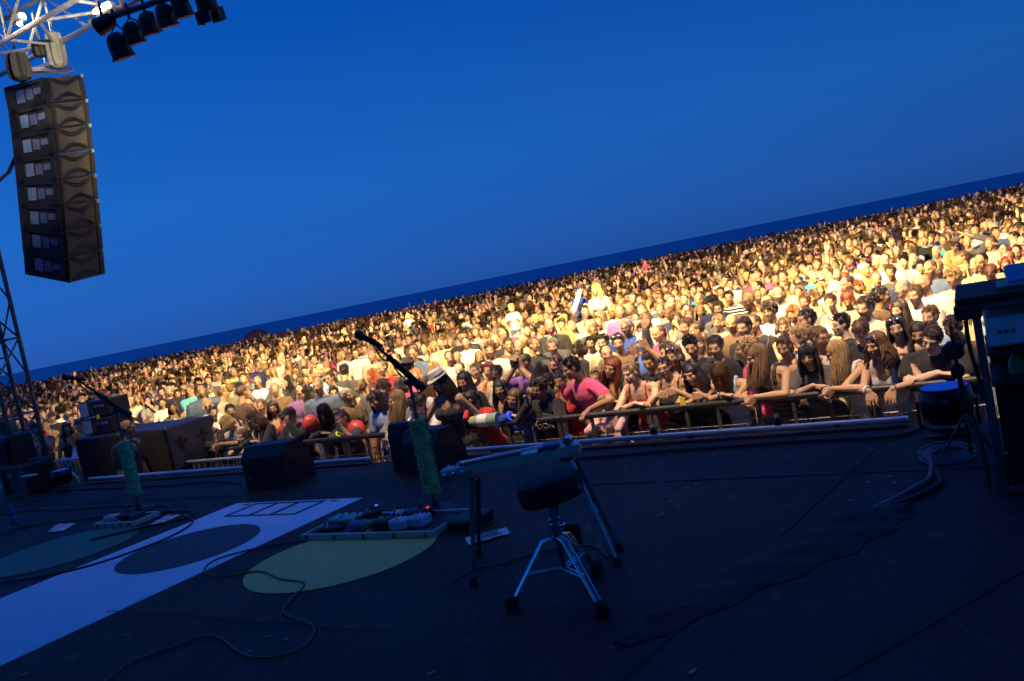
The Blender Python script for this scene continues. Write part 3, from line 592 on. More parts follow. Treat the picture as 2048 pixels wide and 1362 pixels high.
board(p0, ex, ey, wB, .46, 'large pale-framed pedal board crowded with pedals at the edge of the yellow disc', [
    (.17, .30, .24, .16, .05, MG, 'wide mint green effect pedal on the left end of the large board'), (.17, .13, .22, .08, .03, M['black'], 'low black effect pedal in front of the mint green one'),
    (.36, .36, .09, .13, .06, M['black'], 'black effect pedal with a blue light on the large board'), (.42, .13, .09, .12, .06, M['blue'], 'blue effect pedal near the front of the large board'), (.53, .13, .10, .13, .06, M['green'], 'green effect pedal beside the blue one on the large board'),
    (.60, .36, .10, .12, .05, MW, 'small white effect pedal at the back of the large board'), (.66, .15, .12, .15, .07, M['black'], 'black effect pedal in the middle of the large board'), (.80, .13, .13, .12, .07, MW, 'white effect pedal near the right end of the large board'), (.92, .18, .12, .13, .07, MW, 'tilted white effect pedal with a red light on the large board'),
    (.75, .38, .20, .12, .05, M['black'], 'wide black effect pedal at the back of the large board')])
for (x, y, z, m, lb_, nm) in [(.38, .40, .115, 'led_blue', 0, 'b'), (.94, .26, .125, 'led_red', 0, 'r')]:
    P = p0 + ex * x + ey * y + Z3 * z
    for o in bpy.data.objects:
        if o.type == 'EMPTY' and o.name.startswith('effect_pedal') and ('blue light' in o['label'] and nm == 'b' or 'red light' in o['label'] and nm == 'r'): MB().ell(P, (.012, .012, .006)).build('indicator_light', M[m], o)
ta = MB().box(p1 + ex * .14 + ey * .22 + Z3 * .04, (.20, .26, .07), np.c_[ex, ey, Z3], .012).build('wah_pedal', M['black'], None); tag(ta, 'black rocker pedal on the floor right of the large pedal board', 'pedal')
p0 = onz(188, 1058); p1 = onz(262, 1054); ex = nrm(p1 - p0)
board(p0, ex, np.cross(Z3, ex), .55, .30, 'small pedal board at the foot of the left microphone stand', [(.12, .12, .12, .12, .06, M['cream'], 'pale effect pedal on the small left board'), (.28, .14, .11, .12, .06, M['black'], 'black effect pedal on the small left board'), (.43, .15, .10, .12, .06, M['darksteel'], 'dark grey effect pedal on the small left board')])
# set lists
def sheetp(q, label, lines):
    P = [onz(x, y, .010) for x, y in q]; r = thing('set_list', label, 'paper', sum(P) / 4 * np.array([1, 1, 0]), 'sheets of paper on the stage floor')
    cx_ = sum(P) / 4; n = 8; mb = MB()
    V = [];
    for i in range(n + 1):
        for j in range(2): 
            u = i / n; a_ = P[0] * (1 - u) + P[1] * u; b_ = P[3] * (1 - u) + P[2] * u; V.append((a_ if j == 0 else b_) + Z3 * (.006 * math.sin(u * 7) ** 2))
    mb.add(V, [(2 * i, 2 * i + 2, 2 * i + 3, 2 * i + 1) for i in range(n)]).build('sheet', M['paper'], r)
    il = MB()
    for k in range(lines):
        v = .15 + .7 * k / max(1, lines - 1); u0, u1 = .12, .12 + .5 + .3 * rnd.random()
        a_ = (P[0] * (1 - u0) + P[1] * u0) * (1 - v) + (P[3] * (1 - u0) + P[2] * u0) * v; b_ = (P[0] * (1 - u1) + P[1] * u1) * (1 - v) + (P[3] * (1 - u1) + P[2] * u1) * v
        w = nrm(np.cross(Z3, b_ - a_)) * .004; il.poly([a_ - w + Z3 * .009, b_ - w + Z3 * .009, b_ + w + Z3 * .009, a_ + w + Z3 * .009], .001)
    il.build('written_lines', M['ink'], r, 0)
sheetp([(937, 1090), (1021, 1067), (1012, 1055), (930, 1076)], 'white sheet of paper on the floor behind the left leg of the guitar stand', 6)
sheetp([(95, 1065), (128, 1062), (152, 1046), (112, 1049)], 'white sheet of paper on the floor at the far left of the stage', 3)
sheetp([(297, 1050), (322, 1048), (362, 1030), (332, 1031)], 'white sheet of paper right of the left microphone stand', 3)
# cables on the floor
def cable(pts, r_, m, label, nm='cable', grp='cables on the stage floor'):
    P = [onz(x, y, r_ + .004) for x, y in pts]; Q = []
    for i in range(len(P) - 1):
        a_ = P[max(0, i - 1)]; b_ = P[i]; c_ = P[i + 1]; d_ = P[min(len(P) - 1, i + 2)]
        for t in np.linspace(0, 1, 8, endpoint=False): Q.append(.5 * ((2 * b_) + (c_ - a_) * t + (2 * a_ - 5 * b_ + 4 * c_ - d_) * t * t + (3 * b_ - a_ - 3 * c_ + d_) * t ** 3))
    Q.append(P[-1]); tag(MB().tube(Q, r_, 6).build(nm, m, None), label, 'cable', grp)
cable([(596, 1083), (520, 1095), (440, 1116), (410, 1136), (420, 1150), (455, 1152), (520, 1143), (560, 1158), (600, 1163), (608, 1172), (588, 1192), (566, 1220), (585, 1235), (622, 1248), (627, 1270), (600, 1296), (560, 1312), (505, 1314), (470, 1298), (440, 1275), (400, 1275), (330, 1300), (262, 1325), (220, 1355), (200, 1375)], .006, M['cable_y'], 'long thin yellowish cable snaking from the pedal board past the yellow disc to the front')
cable([(900, 1165), (945, 1140), (1000, 1128), (1060, 1108), (1110, 1098), (1160, 1092), (1195, 1094), (1215, 1112), (1222, 1095), (1212, 1060), (1190, 1020), (1160, 950)], .006, M['cable_y'], 'thin yellowish cable looping round the legs of the drum stool')
cable([(900, 1070), (930, 1062), (975, 1048), (985, 1040), (960, 1022), (930, 1018), (890, 1022), (870, 1040)], .006, M['cable_y'], 'short looped yellowish cable right of the large pedal board')
cable([(-20, 1032), (60, 1020), (140, 1018), (220, 1012), (300, 1010), (340, 1014), (320, 1028), (260, 1040)], .010, M['cable'], 'black cable running along the floor to the left microphone stand')
cable([(-20, 1075), (60, 1052), (150, 1040), (230, 1030), (300, 1024), (380, 1022), (372, 1036), (300, 1052), (180, 1080)], .009, M['cable'], 'black cable curling round the sheet of paper on the left')
cable([(0, 1165), (90, 1152), (200, 1125), (330, 1078), (385, 1045), (370, 1030)], .008, M['cable'], 'black cable along the left edge of the white lane')
cable([(215, 1222), (340, 1226), (470, 1241), (600, 1247), (640, 1254), (780, 1260)], .0025, M['cable'], 'thin dark cable crossing the floor beside the white lane')
cable([(60, 985), (160, 978), (260, 974), (360, 968), (430, 962), (480, 966)], .012, M['cable'], 'thick black cable along the front edge on the left')
cable([(1120, 918), (1220, 912), (1350, 900), (1500, 890), (1640, 880), (1790, 872), (1850, 850)], .012, M['cable'], 'thick black cable lying along the front edge rail')
cable([(1893 + 5 * math.sin(t * .37) + (60 - t * .55) * math.cos(t), 905 + 4 * math.cos(t * .29) + (19 - t * .2) * math.sin(t) - .1 * (60 - t * .55) * math.cos(t)) for t in np.linspace(.3, 42, 96)], .007, M['cable_grey'], 'loops of grey cable coiled on the floor behind the round floor light', 'coiled_cable', None)
cable([(1850, 905), (1862, 925), (1858, 955), (1830, 975), (1780, 1002), (1745, 1018)], .013, M['cable_grey'], 'bundle of grey cable leaving the coil towards the fabric roll')
cable([(1870, 940), (1880, 965), (1850, 985), (1800, 1004), (1720, 1030)], .013, M['cable'], 'bundle of black cable leaving the coil towards the fabric roll')
cable([(1960, 560), (1935, 640)], .01, M['cable'], 'black cable', 'cable') if 0 else None
# black fabric ridge covering cables
rd = MB(); pts = [(1815, 1018, .16, .03), (1740, 1040, .36, .032), (1650, 1082, .42, .030), (1560, 1125, .38, .028), (1440, 1180, .32, .022), (1320, 1245, .26, .025), (1240, 1290, .10, .01)]
V = []; nn_ = 15
import itertools
pp = [(onz(x, y), w, h) for x, y, w, h in pts]; path = []
for i in range(len(pp) - 1):
    for t in np.linspace(0, 1, 9, endpoint=(i == len(pp) - 2)): path.append((pp[i][0] * (1 - t) + pp[i + 1][0] * t, pp[i][1] * (1 - t) + pp[i + 1][1] * t, pp[i][2] * (1 - t) + pp[i + 1][2] * t))
for i, (P, w, h) in enumerate(path):
    d = nrm(path[min(i + 1, len(path) - 1)][0] - path[max(i - 1, 0)][0]); sd_ = np.cross(Z3, d)
    for j in range(nn_):
        u = -1 + 2 * j / (nn_ - 1); hh = h * (max(0, 1 - abs(u) ** 2.2)) * (.65 + .35 * math.sin(i * .9 + 3 * u)) + h * .35 * max(0, math.sin(4.2 * u + i * .33)) * (1 - u * u)
        V.append(P + sd_ * u * w * .5 * (1 + .12 * math.sin(i * .7)) + Z3 * (.004 + hh))
rd.add(V, [(i * nn_ + j, i * nn_ + j + 1, (i + 1) * nn_ + j + 1, (i + 1) * nn_ + j) for i in range(len(path) - 1) for j in range(nn_ - 1)])
tag(rd.build('fabric_cover', M['floor'], None), 'long crumpled strip of black fabric lying over cables on the right of the stage floor', 'fabric')
# floor lights with flat glass tops
def floor_light(P, s_, label):
    r = thing('floor_light', label, 'floor light', P, 'round floor lights at the stage edge')
    MB().lathe(P + Z3 * .07 * s_, [(.05 * s_, 0), (.12 * s_, .02 * s_), (.165 * s_, .09 * s_), (.175 * s_, .17 * s_), (.165 * s_, .235 * s_), (.148 * s_, .25 * s_)], 36).build('bowl', M['blackgloss'], r)
    MB().cyl(P + Z3 * .315 * s_, P + Z3 * .336 * s_, .147 * s_, None, 36).build('glass', M['lens_top'], r)
    MB().lathe(P + Z3 * .318 * s_, [(.150 * s_, 0), (.158 * s_, 0), (.158 * s_, .014 * s_), (.150 * s_, .014 * s_)], 36).build('rim', M['black'], r)
    MB().box(P + Z3 * .012 * s_, (.30 * s_, .22 * s_, .024 * s_), RS, .008).tube([P + EA * .185 * s_ * q + Z3 * z * s_ for q, z in ((-1, .24), (-1, .06), (-.6, .03), (.6, .03), (1, .06), (1, .24))], .012 * s_, 6).build('yoke', M['black'], r)
M['lens_top'] = mat('sky_reflection_glass', (.10, .30, .95), .35, 0, var=0, spec=.9)  # blue of the reflected sky is put into the glass base colour
floor_light(S(-.98, 6.18), .92, 'large round floor light with a flat blue top below the man in black')
floor_light(onz(128, 978), .72, 'smaller round black floor light with a blue top at the left corner of the stage')
# right-hand equipment rack -----------------------------------------------------------
Pk = onz(2010, 988); r = thing('equipment_desk', 'tall dark equipment desk with shelves at the right edge of the photo', 'desk', Pk)
Rk = np.array(Matrix.Rotation(math.radians(-27), 3, 'Z')); X = Rk[:, 0]; Y = Rk[:, 1]
fm = MB(); W_, Dk = 1.0, .62; O = Pk
for x in (0, W_):
    for y in (0, Dk): fm.box(O + X * x + Y * y + Z3 * .475, (.035, .035, .95), Rk, .004)
for z in (.02, .93):
    for y in (0, Dk): fm.box(O + X * W_ / 2 + Y * y + Z3 * z, (W_ - .04, .03, .03), Rk)
    for x in (0, W_): fm.box(O + X * x + Y * Dk / 2 + Z3 * z, (.03, Dk - .04, .03), Rk)
fm.build('frame', M['frame_blue'] if 'frame_blue' in M else M['darksteel'], r)
MB().box(O + X * (W_ / 2 + .05) + Y * (Dk / 2) + Z3 * .965, (W_ + .26, Dk + .12, .035), Rk, .006).build('top_board', M['rubber'], r)
MB().box(O + X * (-.03) + Y * (-.02) + Z3 * .915, (.12, .10, .07), Rk, .01).build('corner_block', M['black'], r)
for z in (.70, .55): MB().box(O + X * W_ / 2 + Y * Dk / 2 + Z3 * (z - .012), (W_ - .04, Dk - .04, .02), Rk).build('shelf', M['black'], r)
MB().box(O + X * W_ / 2 + Y * (Dk - .02) + Z3 * .48, (W_ - .06, .02, .86), Rk).build('back_panel', M['cloth_black'], r)
MB().box(O + X * (W_ / 2) + Y * .01 + Z3 * .26, (W_ - .08, .012, .46), Rk).build('lower_drape', M['cloth_black'], r)
M['amp_white'] = mat('amp_white', (.84, .86, .88), .6, var=.05)
q = thing('amplifier', 'white amplifier with a dark grille panel on the middle shelf of the desk', 'amplifier', O + X * .26 + Y * .22 + Z3 * .71)
c_ = O + X * .26 + Y * .24 + Z3 * .785; MB().box(c_, (.46, .34, .145), Rk, .01).build('cabinet', M['amp_white'], q)
MB().box(c_ + X * .09 - Y * .175, (.18, .012, .10), Rk).build('grille', M['black'], q)
for j in (0, .03, .06): MB().cyl(c_ - X * (.17 - j) - Y * .17, c_ - X * (.17 - j) - Y * .19, .008).build('knob', M['darksteel'], q)
MB().box(c_ + Z3 * .085 + X * .05, (.16, .05, .025), Rk, .01).build('handle', M['rubber'], q)
q2 = thing('cassette_deck', 'small pale player on top of the white amplifier', 'player', c_ + Z3 * .08 + X * .14)
MB().box(c_ + Z3 * .105 + X * .16 - Y * .06, (.15, .14, .05), Rk, .008).build('case', M['panel_white'], q2); MB().box(c_ + Z3 * .105 + X * .15 - Y * .133, (.07, .006, .025), Rk).build('display', M['black'], q2)
q3 = MB().box(O + X * .34 + Y * .42 + Z3 * .885, (.24, .02, .17), Rk, .006).build('document_folder', M['amp_white'], None); tag(q3, 'pale blue-white folder standing upright behind the small player', 'folder')
q4 = thing('bottle', 'green bottle standing on the lower shelf of the desk', 'bottle', O + X * .14 + Y * .22 + Z3 * .56)
MB().lathe(O + X * .14 + Y * .18 + Z3 * .552, [(.034, 0), (.036, .01), (.036, .06), (.014, .10), (.012, .135)], 16).build('glass', M['green'], q4); MB().cyl(O + X * .14 + Y * .18 + Z3 * .687, O + X * .14 + Y * .18 + Z3 * .70, .014).build('cap', M['yellow'], q4)
q5 = MB().box(O + X * .36 + Y * .24 + Z3 * .60, (.20, .22, .07), Rk, .01).build('power_supply', M['grey_box'], None); tag(q5, 'grey box on the lower shelf beside the green bottle', 'power supply')
q6 = thing('laptop', 'dark blue laptop with a green edge lying on the desk top', 'laptop', O + X * .12 + Y * .2 + Z3 * 1.0)
MB().box(O + X * .32 + Y * .2 + Z3 * .994, (.42, .30, .020), Rk, .006).build('base', M['green'], q6)
Rt = Rk @ np.array(Matrix.Rotation(math.radians(16), 3, 'X')); MB().box(O + X * .34 + Y * .24 + Z3 * 1.030, (.37, .24, .03), Rt, .008).build('lid', M['navy'] if 'navy' in M else M['blue'], q6)
q7 = thing('headphones', 'black headphones resting on the laptop at the right edge', 'headphones', O + X * .40 + Y * .12 + Z3 * 1.08)
t = np.linspace(0, math.pi, 12); MB().tube([O + X * (.37 + .075 * math.cos(k)) + Y * .1 + Z3 * (1.10 + .085 * math.sin(k)) for k in t], .010, 6).build('headband', M['rubber'], q7)
for sx in (-1, 1): MB().ell(O + X * (.37 + .075 * sx) + Y * .1 + Z3 * 1.09, (.022, .04, .045)).build('ear_cup', M['rubber'], q7)
# cables hanging off the desk and a small stand behind it
tag(MB().tube([O + X * -.02 + Y * .0 + Z3 * z + EA * .03 * math.sin(z * 6) for z in np.linspace(.9, .02, 20)], .010, 6).tube([O + X * -.09 + Y * .05 + Z3 * z + EA * .03 * math.sin(z * 5 + 1) for z in np.linspace(.85, .02, 20)], .008, 6).build('hanging_cables', M['cable'], None), 'black cables hanging down the left leg of the equipment desk', 'cable')
P = onz(1944, 915); hs_ = thing('light_stand', 'thin black stand with clamps between the crowd barrier and the desk', 'stand', P)
MB().cyl(P, P + Z3 * .74, .010).build('pole', M['black'], hs_)
for k in range(3):
    a_ = k * 2.1 + .4; MB().cyl(P + Z3 * .25, P + np.array([math.cos(a_), math.sin(a_), 0]) * .16 + Z3 * .01, .008).build('leg', M['darksteel'], hs_)
MB().box(P + Z3 * .62, (.10, .08, .10), RS, .02).box(P + Z3 * .50, (.07, .07, .08), RS, .02).build('clamps', M['black'], hs_)
# left edge: amplifiers, case, bottle --------------------------------------------------
P = onz(22, 985); q = thing('guitar_amplifier', 'black amplifier stacked at the far left edge of the stage', 'amplifier', P)
MB().box(P + Z3 * .52 - EA * .12 + NB * .2, (.55, .36, .44), RS, .03).build('cabinet', M['black'], q); MB().box(P + Z3 * .54 - EA * .12 + NB * .0 + Z3 * -.03, (.48, .02, .34), RS, .01).build('grille', M['cloth_black'], q)
hd = MB().box(P + Z3 * .76 - EA * .12 + NB * .2, (.14, .03, .03), RS, .01).build('handle', M['rubber'], q)
P = onz(45, 992); q = thing('rack_case', 'open metal-framed rack case with dark units at the left edge of the stage', 'rack case', P)
Pq = P - EA * .03 + NB * .15; cf = MB()
for sx in (-1, 1):
    for sy in (-1, 1): cf.box(Pq + EA * sx * .24 + NB * sy * .2 + Z3 * .20, (.035, .035, .40), RS)
    for z in (.018, .385): cf.box(Pq + NB * sx * .2 + Z3 * z, (.44, .03, .03), RS)
cf.build('frame', M['darksteel'], q)
MB().box(Pq + Z3 * .2, (.44, .36, .33), RS).build('units', M['black'], q); MB().box(Pq - NB * .185 + Z3 * .28 - EA * .08, (.14, .012, .07), RS).build('panel', M['plate_dim'], q)
P = onz(28, 1047); q = thing('water_bottle', 'clear blue plastic water bottle standing on the floor at the left edge', 'bottle', P)
MB().lathe(P, [(.030, 0), (.034, .01), (.034, .07), (.030, .08), (.034, .09), (.034, .14), (.014, .19), (.013, .205)], 18).build('body', M['bottle_blue'] if 'bottle_blue' in M else M['blue'], q); MB().cyl(P + Z3 * .205, P + Z3 * .222, .015).build('cap', M['blue'], q)
P = onz(70, 1000); q = thing('small_stand', 'short black cable stand beside the rack case on the left', 'stand', P); MB().cyl(P, P + Z3 * .3, .012).build('pole', M['black'], q); MB().box(P + Z3 * .3, (.22, .10, .02), RS, .005).build('tray', M['rail'], q); MB().lathe(P, [(.09, 0), (.09, .012), (.03, .03)], 16).build('base', M['black'], q)
# PA stacks in the pit on the left -------------------------------------------------------
def sub(a, b, w, d, z0, h, label, holes=True):
    c_ = S(a, b, z0); r = thing('subwoofer', label, 'speaker', c_, 'black subwoofers in the pit'); cc = c_ + Z3 * h / 2
    MB().box(cc, (w, d, h), RS, .02).build('cabinet', M['black'], r)
    g = MB(); g.box(cc - NB * (d / 2 + .006), (w * .94, .012, h * .92), RS); g.build('grille', M['cloth_black'], r)
    if holes:
        for i_ in range(2):
            for j_ in range(2):
                p_ = cc + EA * (w / 2 + .010) + NB * d * (-.24 + .48 * i_) + Z3 * h * (-.22 + .44 * j_)
                MB().box(p_, (.012, .16, .05), RS).box(p_, (.014, .05, .16), RS).build('handle_recess', M['blackgloss'], r)
    MB().box(cc + EA * w * .5 + Z3 * 0 , (.012, d * .96, h * .96), RS).build('edge_trim', M['darksteel'], r)
zt = .46
for k, (a, lab) in enumerate([(-11.63, 'black subwoofer in the lower row on the left, below the amplifier rack'), (-10.61, 'black subwoofer in the lower row on the right, behind the bald man')]):
    sub(a, B0 + 1.0, 1.0, .70, GZ, .78, lab)
for k, (a, lab) in enumerate([(-11.63, 'black subwoofer in the upper row on the left, carrying the amplifier rack'), (-10.61, 'black subwoofer with cross-shaped recesses in the upper row on the right')]):
    sub(a, B0 + 1.0, 1.0, .70, GZ + .795, .78, lab)
q = thing('amplifier_rack', 'rack of amplifiers with two white panels standing on the subwoofers', 'amplifier rack', S(-11.78, B0 + 1.05, .475))
z0 = .477
for k in (0, 1):
    cc = S(-11.78, B0 + .98, z0 + .115 + .24 * k)
    c1 = MB().box(cc, (.66, .34, .215), RS, .012).build('rack_unit', M['black'], q)
    MB().box(cc - EA * .22 - NB * .176, (.19, .012, .18), RS).build('white_panel', M['panel_white'], c1); MB().box(cc - EA * .06 - NB * .176, (.10, .012, .17), RS).build('grey_panel', M['darksteel'], c1)
    for j in range(3): MB().box(cc + EA * (.05 + .09 * j) - NB * .176 + Z3 * .03, (.05, .012, .03), RS).build('connector', M['panel_blue'], c1)
tag(MB().box(S(-11.68, B0 + .79, z0 + .24), (.045, .02, .06), RS).build('tape_label', M['yellow'], None), 'yellow tag stuck on the amplifier rack', 'tag')
# crowd barriers ------------------------------------------------------------------------
def front_barrier(a, label):
    r = thing('crowd_barrier', label, 'barrier', S(a, B0 + 1.2, GZ), 'black crowd barriers in front of the stage'); O_ = S(a, B0 + 1.2, GZ); w = 1.0
    MB().caps(O_ - EA * (w / 2 - .03) + Z3 * 1.13, O_ + EA * (w / 2 - .03) + Z3 * 1.13, .030, None, 12).build('top_rail', M['barrier_rail'], r)
    for x in (-.46, -.15, .15, .46):
        MB().box(O_ + EA * x + Z3 * .57, (.030 if abs(x) < .3 else .045, .03, 1.07), RS, .004).build('post', M['barrier_post'], r)
    g = MB()
    for x in np.linspace(-.43, .43, 23): g.cyl(O_ + EA * x + NB * .035 + Z3 * .12, O_ + EA * x + NB * .035 + Z3 * .92, .0035, None, 4)
    for z in (.12, .32, .52, .72, .92): g.cyl(O_ - EA * .45 + NB * .035 + Z3 * z, O_ + EA * .45 + NB * .035 + Z3 * z, .006, None, 4)
    g.build('mesh_panel', M['darksteel'], r)
    MB().box(O_ + NB * .45 + Z3 * .015, (w - .04, 1.0, .012), RS).build('foot_plate', M['darksteel'], r)
    return r
M['barrier_rail'] = mat('worn_dark_rail', (.016, .016, .017), .5, .0, var=.35, nscale=9); M['barrier_post'] = mat('worn_post', (.085, .082, .078), .45, .4, var=.25)
lbs = ['below the security man, leftmost of the row', 'under the woman in sunglasses holding a phone', 'under the small child peeping over the rail', 'hidden behind the large floor monitor', 'under the girl holding balloons', 'under the girl in the grey sweater', 'under the woman in the pale fedora', 'under the boy in the dark hoodie', 'under the young man in the pink T-shirt', 'under the girl in the red camisole', 'under the two girls giving thumbs up', 'under the woman with her head bowed', 'under the girl in the black and grey top', 'under the woman in the grey tank top with bracelets', 'under the man in the black T-shirt', 'beside the equipment desk, rightmost of the row']
for k in range(13): front_barrier(-10.1 + .98 * k, 'black steel crowd barrier ' + lbs[k + (1 if k > 1 else 0) if k < 12 else 15])
for k in range(3): front_barrier(-10.1 + .98 * (13 + k), 'black steel crowd barrier right of the equipment desk, outside the photo, ' + ['nearest', 'second', 'third'][k])
def tube_barrier(C, d, w, label, h=1.1):
    d = nrm(d); r = thing('steel_barrier', label, 'barrier', C, 'pale steel barriers with rounded corners'); rr = .14
    path = [C - d * w / 2 + Z3 * .1]
    for t in np.linspace(math.pi, math.pi / 2, 6): path.append(C - d * (w / 2 - rr) + Z3 * (h - rr) + rr * (d * math.cos(t) + Z3 * math.sin(t)))
    for t in np.linspace(math.pi / 2, 0, 6): path.append(C + d * (w / 2 - rr) + Z3 * (h - rr) + rr * (d * math.cos(t) + Z3 * math.sin(t)))
    path.append(C + d * w / 2 + Z3 * .1); MB().tube(path, .021, 10).cyl(C - d * w / 2 + Z3 * .22, C + d * w / 2 + Z3 * .22, .018, None, 8).build('frame', M['galv'], r)
    b = MB()
    for x in np.linspace(-w / 2 + .14, w / 2 - .14, int(w / .12)): b.cyl(C + d * x + Z3 * .22, C + d * x + Z3 * (h - .03), .008, None, 6)
    b.build('bars', M['galv'], r); f_ = MB(); n_ = np.cross(Z3, d)
    for x in (-w / 2 + .2, w / 2 - .2): f_.box(C + d * x + Z3 * .02, (.05, .6, .03), np.c_[d, n_, Z3])
    f_.build('feet', M['galv'], r)
g = lambda x, y, z=0.0: onz(x, y, z) * np.array([1, 1, 0]) + Z3 * GZ
def between(p, q, label): 
    A_, B_ = g(*p), g(*q); tube_barrier((A_ + B_) / 2, B_ - A_, np.linalg.norm(B_ - A_) - .04, label)
between((235, 836), (300, 822), 'pale steel barrier behind the amplifier rack, in front of the khaki-clad girl')
between((302, 822), (372, 803), 'pale steel barrier holding back the boy in a red and white top')
between((374, 802), (430, 785), 'pale steel barrier in front of the man in the light blue vest')
between((432, 784), (500, 770), 'pale steel barrier behind the man in the grey jacket')
between((590, 764), (655, 757), 'pale steel barrier in front of the man in the striped brown shirt')
tube_barrier(S(-9.55, B0 + .85, GZ), EA, 1.6, 'pale steel barrier in the pit, its rounded end right of the subwoofers', 1.08)
tube_barrier(S(-13.1, B0 + 1.2, GZ), EA, 1.3, 'pale steel barrier left of the subwoofers, under the woman with white sleeves', 1.2)
tube_barrier(S(-12.9, B0 + .45, GZ), EA + NB * .2, 1.5, 'pale steel barrier nearest the stage, behind the small floor light on the left', 1.12)
# balloons, lilo, umbrella ---------------------------------------------------------------
def balloon(P, r_, m, label, knot=(0, 0, -1), el=1.1):
    k = nrm(knot); f = frame(-k); t = thing('balloon', label, 'balloon', P, 'balloons over the crowd')
    prof = [(.04 * r_, -1.16 * r_), (.08 * r_, -1.05 * r_)] + [(r_ * math.sin(a_), -r_ * el * math.cos(a_) * (1 if math.cos(a_) < 0 else 1.03)) for a_ in np.linspace(.12, math.pi - .02, 18)]
    MB().lathe(P, prof, 28, np.c_[f[0], f[1], f[2]]).build('skin', m, t); MB().lathe(P + k * 1.16 * r_, [(.02 * r_, 0), (.10 * r_, -.08 * r_)], 10, np.c_[f[0], f[1], f[2]]).build('knot', m, t)
balloon(onD(622, 847, 11.3), .104, M['red_balloon'], 'round orange-red balloon held up above the barrier, seen from the side')
balloon(onD(712, 858, 11.0), .110, M['red_balloon'], 'orange-red balloon lying on the barrier with its pale knot end facing the stage', (-.05, -1, .05), .9)
balloon(onD(1540, 579, 17.6), .10, M['brown_balloon'], 'shiny orange-brown balloon above the crowd behind the boy in the white T-shirt')
P = S(-5.60, B0 + 1.17, .09); q = thing('rolled_airbed', 'rolled pale green and white airbed lying on the barrier beside the blue hoodie', 'airbed', P)
for k, (x0, x1, m) in enumerate([(-.18, -.07, mat('pale_green_vinyl', (.36, .42, .18), .4)), (-.07, .05, M['paper']), (.05, .17, mat('teal_vinyl', (.22, .32, .22), .4))]):
    MB().cyl(P + EA * x0, P + EA * x1, .066 if k else .05, .068, 18).build('fabric_band', m, q)
P = onz(512, 668, .2); P = onD(512, 668, 74); base = P * np.array([1, 1, 0]) + Z3 * GZ; q = thing('beach_umbrella', 'dark red beach umbrella opened at the back of the crowd by the sea', 'umbrella', base)
MB().cyl(base, P + Z3 * .2, .03).build('pole', M['darksteel'], q); t = []
MB().lathe(P, [(1.05, -.25), (.95, 0), (.6, .25), (.05, .42)], 12).build('canopy', mat('dark_red_canvas', (.03, .008, .010), .8), q)
# ------------------------------------------------------------------ people: one continuous body surface each (shapes fused by a voxel remesh)
def rx(a): c, s = math.cos(a), math.sin(a); return np.array([[1, 0, 0], [0, c, -s], [0, s, c]])
def ry(a): c, s = math.cos(a), math.sin(a); return np.array([[c, 0, s], [0, 1, 0], [-s, 0, c]])
def rz(a): c, s = math.cos(a), math.sin(a); return np.array([[c, -s, 0], [s, c, 0], [0, 0, 1]])
class Fig: pass
def ik(s, t, l1, l2, hint):
    d = t - s; L = np.linalg.norm(d); Lm = (l1 + l2) * .995
    if L > Lm: t = s + d / L * Lm; d = t - s; L = Lm
    L = max(L, abs(l1 - l2) + .02); u = nrm(d); a = (l1 * l1 - l2 * l2 + L * L) / (2 * L); h = math.sqrt(max(0, l1 * l1 - a * a))
    hp = nrm(hint - u * (np.asarray(hint) @ u)); return s + u * a + hp * h, t
def hand(P, w, f, n, thumb, curl, k):
    """w wrist, f finger direction, n palm normal, thumb = +1/-1 side along f x n, curl per finger"""
    f = nrm(f); n = nrm(n - f * (np.asarray(n) @ f)); sdv = np.cross(f, n) * thumb
    K = [w + f * .088 * k + sdv * q * k for q in (.034, .0115, -.0115, -.033)]
    for i, q in enumerate((.018, .006, -.006, -.018)): P.append(('c', w + sdv * q * k, K[i], .0155 * k, .0125 * k))
    for i, ln in enumerate((.92, 1.0, .95, .76)):
        p = K[i]; a = curl[i] * .35; r_ = .0090 * k
        for j, sl in enumerate((.042, .028, .022)):
            d = f * math.cos(a) + n * math.sin(a) + sdv * (.20, .06, -.07, -.22)[i] * (1 if curl[i] < .6 else 0); q = p + nrm(d) * sl * ln * k; P.append(('c', p, q, r_, r_ * .92)); p = q; r_ *= .92; a += curl[i]
    tc = curl[4] if len(curl) > 4 else .5
    b = w + f * .022 * k + sdv * .022 * k; m1 = b + nrm(f * .7 + sdv * .75 + n * .2) * .045 * k; m2 = m1 + nrm(f * (1 - .4 * tc) + sdv * (.35 - .5 * tc) + n * .35 * tc) * .030 * k; m3 = m2 + nrm(f * (1 - .4 * tc) + sdv * (.15 - .6 * tc) + n * .3 * tc) * .025 * k
    P.append(('c', b, m1, .014 * k, .0115 * k)); P.append(('c', m1, m2, .0115 * k, .0105 * k)); P.append(('c', m2, m3, .0105 * k, .009 * k))
REST = [.35, .4, .45, .5, .5]; FIST = [1.45, 1.45, 1.45, 1.45, .8]; OPEN = [.08, .05, .08, .12, 0]
